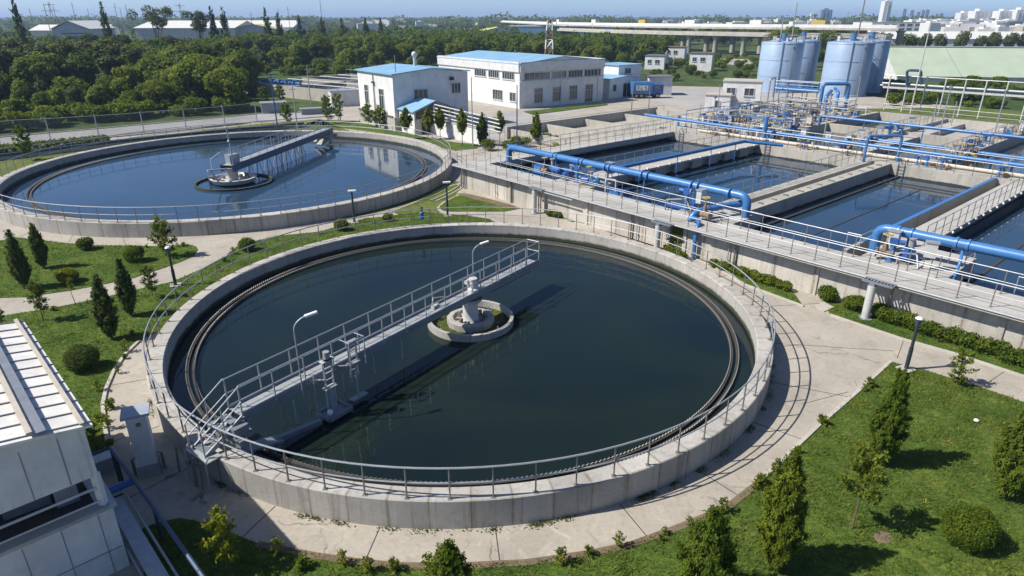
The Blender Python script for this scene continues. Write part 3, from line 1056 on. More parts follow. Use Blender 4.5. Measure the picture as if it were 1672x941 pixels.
# third divider: thin wall, channel, walkway with bracket lights
mb = MB()
bx(mb, 31.0, 31.2, 2.05, 28, -.3, 2.15)
bx(mb, 31.2, 31.9, 2.05, 28, -.3, 1.35)
bx(mb, 31.9, 33.0, 2.05, 28, -.3, 1.84)
dv = part('divider_wall', mb, M['cell'], bs)
part('walkway', BXM(31.9, 33.5, 2.05, 28, 1.84, 2.0), M['walkway'], dv)
part('channel_edge', BXM(30.98, 31.22, 4, 27.6, 2.15, 2.2), M['blue'], dv)
mb = MB()
for k in range(16):
    p = B(33.55, 5 + k * 1.4, 1.9)
    mb.ball(p, .1, 8, 5)
part('bracket_knob', mb, M['lamp_white'], dv)
part('far_walkway', BXM(-1, UE, 28, 32, -.3, 2.0), M['cell'], bs)
# widened pads at the front of the dividers
for u0, u1, v1, z in ((9.0, 12.6, 5.2, 2.004), (20.4, 24.4, 5.4, 2.024), (32.0, 36.0, 6.2, 2.004)):
    part('pump_pad', BXM(u0, u1, 2.06, v1, 1.2, z), M['walkway'], bs)
# scum baffles and skimmer beams in the cells
mb = MB()
bx(mb, 24.3, 24.42, 5.5, 28, .8, 1.12)
bx(mb, 27.2, 27.28, 2.1, 24.5, .8, 1.03)
bx(mb, 23.5, 31.0, 24.6, 24.75, .8, 1.04)
bx(mb, 23.5, 31.0, 25.6, 25.7, .8, 1.05)
bx(mb, 36.2, 36.35, 2.1, 28, .8, 1.04)
part('scum_baffle', mb, M['wall_dark'], bs)
mb = MB()
bx(mb, 11.2, 21.0, 23.4, 23.5, .8, 1.05)
bx(mb, 11.2, 21.0, 24.6, 24.68, .8, 1.05)
bx(mb, 12.3, 12.4, 6, 22, .8, 1.04)
part('scum_baffle', mb, M['wall_dark'], bs)
part('scum_weir', BXM(1.3, 1.42, 6, 27, .8, 1.06), M['wall_dark'], bs)
# ladders on the far wall
for u in (1.8, 11.9, 24.1):
    mb = MB()
    for du in (0, .5):
        p = [B(u + du, 27.92, .7), B(u + du, 27.92, 2.3), B(u + du, 28.4, 2.5), B(u + du, 28.5, 2.0)]
        mb.tube(p, .03, 6)
    for k in range(5):
        mb.tube([B(u, 27.92, .8 + k * .28), B(u + .5, 27.92, .8 + k * .28)], .02, 5)
    part('ladder', mb, M['girder_blue'], bs)
# water in each cell
for u0, u1 in ((0, 9.75), (10.75, 21.0), (23.5, 31.0), (33.0, UE)):
    w = MB()
    w.add([B(u0, 2.05, 1.0), B(u1, 2.05, 1.0), B(u1, 28, 1.0), B(u0, 28, 1.0)], [(0, 1, 2, 3)])
    struct('water', w, M['water3'])
# walkway under-edge conduits and wall pipes
mb = MB()
mb.tube([B(-.9, -.55, 1.9), B(UE, -.55, 1.9)], .055, 8)
mb.tube([B(9.6, -.66, 1.76), B(13.5, -.66, 1.76)], .05, 8)
o = solid('conduit', mb, M['steel'], 'silver conduit pipe running along the lower edge of the front walkway', 'pipe', B(20, -.7, 1.8))
mb = MB()
mb.tube([B(24, -.54, 1.78), B(UE, -.54, 1.78)], .04, 8)
solid('conduit', mb, M['steel_dark'], 'thin dark conduit under the front walkway towards the right edge', 'pipe', B(36, -.7, 1.7))
wp = [(-.25, 1), (.25, 1), (4.4, 0), (6.3, 1), (9.0, 1), (9.5, 1), (18.4, 1), (18.9, 0), (25.6, 0), (26.0, 1), (34.4, 1), (34.9, 0)]
names_wp = ['leftmost, at the end of the front wall', 'second from the left end of the front wall', 'thin one near the left end of the front wall', 'dark one left of the first grey column',
            'left one of the close pair at the first grey column', 'right one of the close pair at the first grey column', 'left one of the pair before the second grey column',
            'thin one just left of the second grey column', 'thin one of the pair between the second and third columns', 'dark one of the pair between the second and third columns', 'beside the third grey column', 'thin one right of the third grey column']
for (u, dk), nm in zip(wp, names_wp):
    mb = MB().tube([B(u, -.12, .02), B(u, -.12, 1.84)], .06 if dk else .035, 8)
    mb.tube([B(u, -.12, .5), B(u, -.12, .56)], .08, 8)
    solid('down_pipe', mb, M['steel_dark'] if dk else M['steel'], 'front wall pipe, ' + nm, 'pipe', B(u, -.02, 0), 'vertical pipes on the front basin wall')
# grey columns with small platforms
for i, (u, v, nm) in enumerate(((9.7, -.75, 'grey round column with steel bracket on the front wall, nearest the far clarifier'), (21.1, -.85, 'grey round column with steel bracket behind the near clarifier railing'),
                                (33.8, -1.0, 'grey round column with steel bracket above the hedge at the right'))):
    t = thing('support_column', nm, 'column', B(u, v, 0), 'grey columns in front of the basin wall')
    part('column', MB().tube([B(u, v, 0), B(u, v, 1.72)], .19, 18), M['steel_white'], t)
    part('base_plate', MB().tube([B(u, v, 0), B(u, v, .05)], .32, 14), M['steel'], t)
    mb = MB()
    bx(mb, u - .5, u + .9, v - .1, v - .04, 1.86, 1.96)
    bx(mb, u - .5, u + .9, v + .3, v + .36, 1.86, 1.96)
    for k in range(10):
        bx(mb, u - .48 + k * .15, u - .42 + k * .15, v - .09, v + .35, 1.9, 1.95)
    bx(mb, u - .12, u + .12, v - .12, v + .3, 1.72, 1.9)
    part('bracket', mb, M['girder'], t)

# railings of the basins
RG = 'two bar steel railings on the basin walkways'
def brail(label, pts, **k):
    return railing(label, [B(*p) for p in pts], 1.1, 1.3, group=RG, pmat=M['steel_dark'], r=.024, **k)


brail('railing along the outer edge of the front basin walkway', [(-.85, 3.0, 2), (-.85, -.38, 2), (UE, -.38, 2)], )
brail('railing along the water side of the front basin walkway', [(1.6, 1.65, 2), (UE, 1.65, 2)])
brail('railing on the left edge of the outermost basin wall', [(-.85, 4.5, 2), (-.85, 28, 2)])
brail('railing on the water side of the outermost left basin wall', [(.85, 5.5, 2), (.85, 27.5, 2)])
brail('railing on the first divider walkway from the left', [(9.35, 6.0, 2), (9.35, 27.5, 2)])
brail('railing on the narrow divider beside the wide wall top', [(21.1, 6.0, 1.98), (21.1, 27.6, 1.98)])
brail('railing on the lit divider walkway at the right', [(33.4, 6.5, 2), (33.4, 27.6, 2)])
brail('railing on the near edge of the far cross walkway', [(1.2, 28.15, 2), (UE, 28.15, 2)])
brail('railing on the far edge of the far cross walkway', [(-.8, 31.8, 2), (UE, 31.8, 2)])
# small guard frames on the pads
for i, (u, v, lab) in enumerate(((12.7, 3.6, 'low guard frame at the edge of the first pump pad'), (36.0, 4.2, 'low guard frame at the edge of the right pump pad'), (31.4, 3.0, 'bent guard frame left of the right pump pad'), (39.3, 2.2, 'low guard frame by the blue leg at the right edge'))):
    mb = MB()
    mb.tube([B(u, v, 2), B(u, v, 2.8), B(u, v + 1.5, 2.8), B(u, v + 1.5, 2)], .028, 6)
    mb.tube([B(u, v, 2.45), B(u, v + 1.5, 2.45)], .02, 6)
    mb.tube([B(u, v, 2.8), B(u - .7, v, 2.8), B(u - .7, v, 2.0)], .028, 6)
    solid('guard_frame', mb, M['steel'], lab, 'guard frame', B(u, v, 2))


# ------------------------------------------------------------------ blue pipework
def elbow(a, c, b, n=6):
    """rounded corner from a via c to b (points already shortened)"""
    return [tuple((1 - t) ** 2 * a[i] + 2 * t * (1 - t) * c[i] + t * t * b[i] for i in range(3)) for t in [k / n for k in range(n + 1)]]


def pipe(label, pts, r, mat=None, collars=(), legs=(), leg_z=2.0, round_r=None, cat='pipe', name='blue_pipe', group=None, nn=14, legr=.06):
    mat = mat or M['blue']
    rr_ = round_r or r * 2.2
    P = [pts[0]]
    for a, c, b in zip(pts, pts[1:], pts[2:]):
        da, db = _n(tuple(a[i] - c[i] for i in range(3))), _n(tuple(b[i] - c[i] for i in range(3)))
        P += elbow(tuple(c[i] + da[i] * rr_ for i in range(3)), c, tuple(c[i] + db[i] * rr_ for i in range(3)))
    P.append(pts[-1])
    t = thing(name, label, cat, (pts[0][0], pts[0][1], min(pts[0][2], pts[-1][2])), group)
    part('pipe', MB().tube(P, r, nn), mat, t)
    for (p, d) in collars:
        part('flange', MB().tube([tuple(p[i] - d[i] * .06 for i in range(3)), tuple(p[i] + d[i] * .06 for i in range(3))], r * 1.22, nn), mat, t)
    for p in legs:
        mb = MB().tube([(p[0], p[1], leg_z), (p[0], p[1], p[2] - r * .9)], legr, 8)
        mb.box((p[0], p[1], leg_z), (.34, .34, .03))
        part('support_leg', mb, mat, t)
    return t


UD = (UX, UY, 0)
VD = (VX, VY, 0)
ZP = 3.32
pipe('big blue pipe raised over the left basins, bent down at both ends',
     [B(1.6, 3.7, 1.9), B(1.6, 3.7, ZP), B(24.1, 3.9, ZP), B(24.1, 3.9, 2.0)], .26,
     collars=[(B(u, 3.75, ZP), UD) for u in (2.6, 7.1, 7.5, 9.9, 10.3, 12.6, 13.0, 16.0, 16.5, 20.1, 20.6, 22.9)],
     legs=[B(u, 3.75, ZP) for u in (7.3, 10.1, 12.8, 16.2, 20.3)], leg_z=2.0, nn=18)
pipe('big blue pipe raised over the right basins, running out of the picture',
     [B(32.0, 3.4, 2.0), B(32.0, 3.4, ZP), B(UE, 4.1, ZP)], .26,
     collars=[(B(u, 3.4 + (u - 32) * .039, ZP), UD) for u in (33.0, 33.6, 35.6, 36.1, 38.9, 39.3, 42)],
     legs=[B(33.5, 3.45, ZP), B(42, 3.9, ZP)], leg_z=2.0, nn=18)
pipe('slanting blue leg under the right big pipe, by the front walkway railing', [B(39.1, 3.7, 3.1), B(39.1, 2.6, 2.4), B(39.1, 2.1, 1.5)], .07)
pipe('slanting blue leg under the middle of the right big pipe', [B(35.9, 3.6, 3.1), B(36.1, 2.9, 2.6), B(36.1, 2.5, 1.6)], .07)
pipe('blue branch pipe leading back over the first divider', [B(11.6, 3.8, 3.1), B(11.6, 5.5, 2.75), B(11.6, 24.5, 2.75), B(14.4, 26.5, 2.5)], .15,
     legs=[B(11.6, v, 2.75) for v in (9, 14, 19, 23)], leg_z=1.0, legr=.035)
pipe('blue branch pipe dropping from the bent end of the left big pipe', [B(23.9, 4.6, 2.75), B(23.2, 3.6, 2.7), B(22.4, .9, 2.55), B(22.3, .6, 2.0)], .19,
     collars=[(B(22.95, 2.9, 2.66), VD), (B(23.5, 4.1, 2.72), VD)])
pipe('short blue branch behind the bend of the right big pipe', [B(32.2, 3.9, 2.85), B(32.9, 5.6, 2.85), B(33.1, 5.9, 2.1)], .13)
pipe('upright blue pipe standing against the front wall right of the second column', [B(23.4, -.25, 0), B(23.4, -.25, 1.95), B(23.2, .3, 2.3), B(22.5, .5, 2.3)], .12, collars=[(B(23.4, -.25, 1.2), (0, 0, 1)), (B(23.4, -.25, .3), (0, 0, 1))])
pipe('blue pipe portal standing on the far cross walkway', [B(21.5, 27.2, 2.0), B(21.5, 27.2, 4.2), B(23.4, 29.4, 4.2), B(23.4, 29.4, 2.0)], .11, collars=[(B(21.5, 27.2, 2.15), (0, 0, 1)), (B(23.4, 29.4, 2.15), (0, 0, 1))])
pipe('long blue pipe along the far cross walkway', [B(-5.5, 31.0, 2.9), B(6, 31.2, 2.75), B(UE, 31.2, 2.75)], .17, collars=[(B(u, 31.2, 2.75), UD) for u in (8, 13, 18, 23, 28, 33)],
     legs=[B(u, 31.2, 2.75) for u in (1, 7, 12, 17, 22, 27, 32, 38)], legr=.045)
pipe('cream lagged pipe lying low along the far cross walkway', [B(3, 29.7, 2.2), B(UE, 29.9, 2.2)], .14, M['yellowish'] if 'yellowish' in M else M['steel_white'], name='lagged_pipe')
pipe('thin cream pipe beside the lagged pipe on the far walkway', [B(4, 30.4, 2.15), B(UE, 30.5, 2.15)], .1, M['steel_white'], name='lagged_pipe')
pipe('blue vertical standpipe on the far cross walkway', [B(10.4, 30.2, 2.0), B(10.4, 30.2, 4.4)], .2, collars=[(B(10.4, 30.2, 2.2), (0, 0, 1)), (B(10.4, 30.2, 3.3), (0, 0, 1))])
pipe('blue pipe across the rear basins, low', [B(16.8, 40, 1.9), B(34, 40, 1.9)], .17, collars=[(B(u, 40, 1.9), UD) for u in (18, 22, 27)], legs=[B(u, 40, 1.9) for u in (18, 23, 29)], leg_z=1)
pipe('blue pipe across the rear basins, raised', [B(9, 45, 2.0), B(9, 45, 3.0), B(38, 45, 3.0)], .16, collars=[(B(u, 45, 3.0), UD) for u in (12, 18, 26)], legs=[B(u, 45, 3.0) for u in (14, 20, 26, 33)], leg_z=1)
pipe('blue header pipe low in the first basin near the pumps', [B(2.5, 3.2, 1.45), B(8.6, 3.2, 1.45)], .2, collars=[(B(u, 3.2, 1.45), UD) for u in (4, 6.5)])
pipe('blue header pipe low in the second basin near the pumps', [B(13.2, 3.0, 1.5), B(20.3, 3.0, 1.5)], .2, collars=[(B(u, 3.0, 1.5), UD) for u in (15, 18)])
pipe('thin blue pipes by the bed of bushes left of the basins', [B(-9, 12.5, 1.0), B(-4.5, 12.5, 1.0), B(-1.4, 11.0, 1.6)], .11, legs=[B(-8, 12.5, 1), B(-5.5, 12.5, 1)], leg_z=0)

# ------------------------------------------------------------------ pumps, valves, cabinets on the pads
pu = thing('pump_set', 'x', 'pump', (0, 0, 0))
part('base_plate', MB().box((0, 0, 0), (1.1, .4, .09)), M['steel_dark'], pu)
part('motor', MB().tube([(-.5, 0, .36), (0, 0, .36)], .2, 14).box((-.25, 0, .5), (.2, .16, .14)).tube([(-.56, 0, .36), (-.5, 0, .36)], .15, 12), M['blue_dark'], pu)
part('volute', MB().tube([(.12, -.1, .34), (.12, .1, .34)], .24, 16).tube([(.12, 0, .34), (.5, 0, .34)], .11, 12), M['blue'], pu)
part('outlet', MB().tube([(.16, 0, .5), (.16, 0, .95)], .09, 10).tube([(.16, 0, .9), (.16, 0, .96)], .15, 12), M['steel'], pu)
va = thing('gate_valve', 'x', 'valve', (0, 0, 0))
part('valve_body', MB().tube([(-.3, 0, .3), (.3, 0, .3)], .13, 12).tube([(-.32, 0, .3), (-.25, 0, .3)], .2, 12).tube([(.25, 0, .3), (.32, 0, .3)], .2, 12).tube([(0, 0, .3), (0, 0, .75)], .11, 10, r2=.07), M['rust'], va)
part('stem', MB().tube([(0, 0, .7), (0, 0, 1.15)], .025, 6), M['steel'], va)
part('handwheel', MB().tube([(.18 * math.cos(k * .524), .18 * math.sin(k * .524), 1.1) for k in range(12)], .022, 5, True).tube([(-.18, 0, 1.1), (.18, 0, 1.1)], .014, 4).tube([(0, -.18, 1.1), (0, .18, 1.1)], .014, 4), M['yellow'], va)
cb = thing('control_box', 'x', 'control box', (0, 0, 0))
part('cabinet', MB().box((0, 0, .55), (.42, .26, .6)), M['steel_white'], cb)
part('cover', MB().box((0, 0, 1.15), (.5, .34, .05)), M['steel'], cb)
part('stand', MB().tube([(-.14, 0, 0), (-.14, 0, .56)], .025, 6).tube([(.14, 0, 0), (.14, 0, .56)], .025, 6), M['steel_dark'], cb)
ac = thing('valve_actuator', 'x', 'actuator', (0, 0, 0))
part('pedestal', MB().tube([(0, 0, 0), (0, 0, .75)], .1, 10).box((0, 0, 0), (.34, .34, .05)), M['blue'], ac)
part('gearbox', MB().box((0, 0, .72), (.3, .24, .26)).tube([(.1, 0, .85), (.42, 0, .85)], .1, 10), M['blue_dark'], ac)
part('handwheel', MB().tube([(-.24, .17 * math.cos(k * .524), .85 + .17 * math.sin(k * .524)) for k in range(12)], .02, 5, True).tube([(-.24, -.17, .85), (-.24, .17, .85)], .014, 4), M['steel'], ac)
up_, uv_, uc_, ua_ = [], [], [], []
GP = 'pumps, valves and boxes on the basin walkways'
front = [(pu, up_, 7.9, 3.0, 'blue pump'), (va, uv_, 7.2, 2.6, 'rusty valve with yellow wheel'), (pu, up_, 9.6, 3.0, 'blue pump'), (ac, ua_, 10.6, 2.8, 'blue actuator'), (va, uv_, 11.4, 3.2, 'rusty valve with yellow wheel'),
         (pu, up_, 12.0, 2.6, 'blue pump'), (cb, uc_, 12.3, 4.6, 'pale control box'), (ac, ua_, 20.6, 2.6, 'blue actuator'), (pu, up_, 21.4, 2.7, 'blue pump'), (va, uv_, 21.0, 3.7, 'rusty valve with yellow wheel'),
         (cb, uc_, 21.9, 2.2, 'pale control box'), (va, uv_, 22.9, 1.2, 'rusty valve with yellow wheel'), (ac, ua_, 33.2, 2.4, 'blue actuator'), (pu, up_, 33.8, 3.0, 'blue pump'), (va, uv_, 32.9, 2.3, 'rusty valve with yellow wheel'),
         (cb, uc_, 33.0, 2.9, 'pale control box'), (cb, uc_, 34.9, 2.4, 'pale control box')]
wherep = {0: 'on the first pump pad from the left', 1: 'on the pad by the second grey column', 2: 'on the right pump pad by the pipe bend'}
seen_l = {}
ordn = ['', ', further along', ', next to the last one']
rr = random.Random(11)
for pr, us, u, v, nm in front:
    k = 0 if u < 15 else (1 if u < 28 else 2)
    lab = nm + ' ' + wherep[k]
    n_ = seen_l.get(lab, 0)
    seen_l[lab] = n_ + 1
    lab = lab if n_ == 0 else (lab + [', in the middle', ', nearest the water'][min(n_ - 1, 1)])
    place(pr, us, B(u, v, 2.025 if k == 1 else 2.005), B_ANG + rr.choice([0, math.pi / 2, .3, math.pi]), rr.uniform(1.1, 1.4), lab, GP)
# the crowd of machinery further back
GB = 'machines crowding the rear walkways below the silos'
adj = {'pump_set': 'small blue pump', 'gate_valve': 'rusty hand valve', 'control_box': 'pale box on legs', 'valve_actuator': 'blue valve drive'}
for i in range(170):
    v = rr.choice([32.9, 34, 35.5, 37, 39, 41, 43.5, 47, 50, 53, 56, 59]) + rr.uniform(-.5, .5)
    u = rr.uniform(-3, 9) if v > 34 else rr.uniform(2, 20)
    if rr.random() < .35:
        u = rr.choice([8.5, 17, 25.4, 26]) + rr.uniform(-.3, .3)
    pr, us = rr.choice([(pu, up_), (va, uv_), (cb, uc_), (ac, ua_), (va, uv_)])
    place(pr, us, B(u, v, 1.52), rr.uniform(0, 6.3), rr.uniform(.9, 1.5), adj[pr.name.split('.')[0]] + ' in the crowded rear plant area below the silos', GB)
for i in range(34):
    u = rr.uniform(3, 36)
    pr, us = rr.choice([(va, uv_), (cb, uc_), (ac, ua_), (va, uv_)])
    place(pr, us, B(u, rr.choice([28.8, 29.1, 31.65]), 2.0), rr.uniform(0, 6.3), rr.uniform(.6, 1.0), adj[pr.name.split('.')[0]] + ' beside the pipes on the far cross walkway', 'small fittings along the far cross walkway')

# ------------------------------------------------------------------ rear basins
rb = thing('rear_basin', 'second row of concrete basins behind the cross walkway, with murky water', 'basin', B(16, 32, 0))
mb = MB()
bx(mb, -4, 8.4, 32, 62, -.3, 1.5)
part('equipment_slab', mb, M['walkway'], rb)
for u0, u1, z in ((8.4, 9.0, 2.0), (16.5, 17.1, 2.0), (25.0, 26.3, 2.0), (36.5, 37.1, 2.0)):
    part('divider_wall', BXM(u0, u1, 32, 62, -.3, z), M['wall_old'], rb)
part('cross_wall', BXM(9.0, UE, 62, 62.6, -.3, 2.0), M['wall_old'], rb)
part('cross_wall', BXM(9.0, 25.0, 47.5, 48, -.3, 1.9), M['wall_old'], rb)
part('walkway', BXM(17.1, 19.0, 32, 62, -.3, 1.6), M['walkway'], rb)
part('dry_floor', BXM(17.2, 24.9, 49, 61.9, -.3, 1.0), M['sand'], rb)
for u0, u1, v0, v1 in ((9.0, 16.5, 32, 47.5), (17.1, 25, 32, 47.5), (9, 16.5, 48, 62), (26.3, 36.5, 32, 62), (37.1, UE, 32, 62)):
    w = MB()
    w.add([B(u0, v0, .95), B(u1, v0, .95), B(u1, v1, .95), B(u0, v1, .95)], [(0, 1, 2, 3)])
    struct('water', w, M['water4'])
brail('railing on the wall of the rear basins at the middle', [(16.8, 33, 2), (16.8, 61, 2)])
brail('railing on the wide wall of the rear basins at the right', [(25.2, 33, 2), (25.2, 61, 2)])
brail('second railing on the wide rear wall at the right', [(26.2, 33, 2), (26.2, 61, 2)])
brail('railing round the rear slab below the silos', [(-3.8, 33, 1.5), (-3.8, 61.5, 1.5), (8.2, 61.5, 1.5)])
brail('railing along the back of the rear basins', [(9.2, 62.3, 2), (UE, 62.3, 2)])

# drying beds left of the basins
db = thing('drying_bed', 'dry concrete beds with bare sandy floors between yard and basins', 'drying bed', B(-10, 34, 0))
part('bed_floor', BXM(-16, -1.6, 19, 47, -.25, .25), M['sand'], db)
for v in (19, 25, 32, 40, 47):
    part('cross_wall', BXM(-16.3, -2.0, v, v + .35, -.3, 1.15), M['wall_old'], db)
part('side_wall', BXM(-16.6, -16.25, 18.6, 47.6, -.3, 1.45), M['wall_old'], db)
part('side_wall', BXM(-2.0, -1.6, 18.6, 47.6, -.3, 1.3), M['wall_old'], db)
railing('thin railing with uprights along the yard side of the drying beds', [B(-16.9, 14, 0), B(-16.9, 50, 0)], 1.5, 2.4, group=RG, pmat=M['steel_dark'])
railing('curved thin railing between the yard and the rear basins', [B(-9, 52, 0), B(-6, 55, 0), B(-5.5, 60, 0), B(-4.5, 64, 0)], 1.4, 1.5, group=RG)

GM = 'thin masts among the basins'
for i, (u, v, h, lab) in enumerate(((3.2, 31.9, 4.0, 'thin mast on the far walkway left of the blue standpipe'), (15.5, 32.2, 5.2, 'thin tall mast on the far walkway by the middle of the rear basins'), (26.0, 46, 5.4, 'thin mast on the wide rear wall at the right'), (19.5, 52, 5.0, 'thin mast on the dry rear floor'),
                                    (29.0, 55, 4.6, 'thin mast by the back railing of the right rear basin'), (5.0, 44, 4.8, 'thin mast standing in the crowd of rear machines'), (-1.5, 40, 4.4, 'thin mast at the left side of the rear machine slab'), (8.6, 55, 5.2, 'thin mast at the back of the rear machine slab'))):
    q = B(u, v, 1.5)
    t = thing('mast', lab, 'mast', q, GM)
    part('shaft', MB().tube([q, (q[0], q[1], q[2] + h)], .07, 6, r2=.045), M['steel'], t)
    part('lamp', MB().box((q[0], q[1], q[2] + h), (.34, .2, .16), i * .7), M['steel_dark'], t)
GK2 = 'thin pipes over the rear machine slab'
rr = random.Random(19)
for i in range(44):
    u0, v0 = rr.uniform(-3, 7.5), rr.uniform(33.5, 60)
    z = rr.uniform(2.2, 3.8)
    L_ = rr.uniform(2, 6)
    d_ = rr.choice([(1, 0), (0, 1)])
    p0, p1 = B(u0, v0, z), B(min(8.2, u0 + d_[0] * L_), v0 + d_[1] * L_, z)
    mb = MB().tube([(p0[0], p0[1], 1.5), p0, p1, (p1[0], p1[1], 1.5)], rr.choice([.05, .08, .11]), 7)
    solid('thin_pipe', mb, rr.choice([M['blue'], M['steel'], M['steel_white'], M['steel_dark']]), 'thin bent pipe among the machines of the rear slab', 'pipe', (p0[0], p0[1], 1.5), GK2)

pipe('blue header pipe on the first pump pad beside the pumps', [B(8.2, 3.5, 2.0), B(8.2, 3.5, 2.5), B(12.2, 3.4, 2.5), B(12.2, 3.4, 2.0)], .15, collars=[(B(u, 3.48, 2.5), UD) for u in (9.2, 10.4, 11.4)])
pipe('thin white pipes bent up by the first pump pad', [B(14.0, 2.2, 2.0), B(14.0, 2.2, 2.9), B(14.6, 2.6, 2.9), B(14.6, 2.6, 1.2)], .05, M['steel_white'], name='thin_pipe')
pipe('dark thin pipes looped at the second grey column', [B(19.8, 1.5, 2.0), B(19.8, 1.5, 2.7), B(21.0, 1.9, 2.9), B(21.8, 1.4, 2.4), B(21.8, 1.4, 2.0)], .045, M['steel_dark'], name='thin_pipe')
pipe('thin bent pipe on the right pump pad beside the boxes', [B(33.6, 2.2, 2.0), B(33.6, 2.2, 2.6), B(34.3, 2.6, 2.6), B(34.6, 2.2, 2.0)], .045, M['steel'], name='thin_pipe')
for i, (u, v, lab) in enumerate(((6.6, 2.9, 'blue boxy tank on the first pump pad, nearest the left'), (14.2, 3.4, 'blue boxy tank low beside the first pump pad'), (19.5, 3.0, 'blue boxy tank beside the middle pump pad'))):
    q = B(u, v, 1.3 if i else 2.0)
    t = thing('dosing_tank', lab, 'tank', q, 'blue dosing tanks')
    part('tank', MB().box(q, (1.2, .7, .62), B_ANG), M['blue'], t)
    part('lid', MB().box((q[0], q[1], q[2] + .62), (1.26, .76, .05), B_ANG), M['blue_dark'], t)

GF = 'light pipe frames over the rear machine slab'
rr = random.Random(23)
for i in range(9):
    u0, v0 = rr.uniform(-2.5, 5), rr.uniform(34, 57)
    w_, d_, h_ = rr.uniform(1.5, 3.2), rr.uniform(1.5, 4), rr.uniform(1.4, 2.8)
    t = thing('scaffold', 'light steel frame with thin posts among the rear machines', 'scaffold', B(u0, v0, 1.5), GF)
    for a_, b_ in ((0, 0), (w_, 0), (w_, d_), (0, d_)):
        part('post', MB().tube([B(u0 + a_, v0 + b_, 1.5), B(u0 + a_, v0 + b_, 1.5 + h_)], .045, 6), M['steel_dark'] if i % 2 else M['steel'], t)
    for z in (1.5 + h_, 1.5 + h_ * .55):
        part('rail', MB().tube([B(u0, v0, z), B(u0 + w_, v0, z), B(u0 + w_, v0 + d_, z), B(u0, v0 + d_, z)], .04, 6, True), M['blue'] if i % 3 == 0 else M['steel'], t)
    part('deck', MB().beam(B(u0 + .1, v0 + d_ / 2, 1.5 + h_ * .9), B(u0 + w_ - .1, v0 + d_ / 2, 1.5 + h_ * .9), d_ * .5, .05), M['deck'], t)
# ------------------------------------------------------------------ buildings
def win(par, F, d, s0, s1, z0, z1, nm=1, name='window', glass=None, hb=False):
    """window on the wall line F + d*s, outward normal to the right of d"""
    nx, ny = d[1], -d[0]

    def q(s, off, z):
        return (F[0] + d[0] * s + nx * off, F[1] + d[1] * s + ny * off, z)
    fr = MB()
    w = .09
    D3 = (d[0], d[1], 0)
    for a, b in (((s0, z0), (s1, z0)), ((s0, z1), (s1, z1)), ((s0, z0), (s0, z1)), ((s1, z0), (s1, z1))):
        fr.beam(q(a[0], .03, a[1]), q(b[0], .03, b[1]), w, w, up=(nx, ny, 0))
    for k in range(1, nm + 1):
        s = s0 + (s1 - s0) * k / (nm + 1)
        fr.beam(q(s, .025, z0), q(s, .025, z1), .06, .06, up=(nx, ny, 0))
    if hb:
        fr.beam(q(s0, .025, z0 + (z1 - z0) * .68), q(s1, .025, z0 + (z1 - z0) * .68), .06, .06, up=(nx, ny, 0))
    fr.beam(q(s0 - .08, .06, z0 - .06), q(s1 + .08, .06, z0 - .06), .16, .06)
    f = part(name, fr, M['frame'], par)
    pn = MB().obox(q(s0, .012, z0), (d[0] * (s1 - s0), d[1] * (s1 - s0), 0), (-nx * .2, -ny * .2, 0), (0, 0, z1 - z0))
    part('pane', pn, glass or M['glass'], f)
    return f


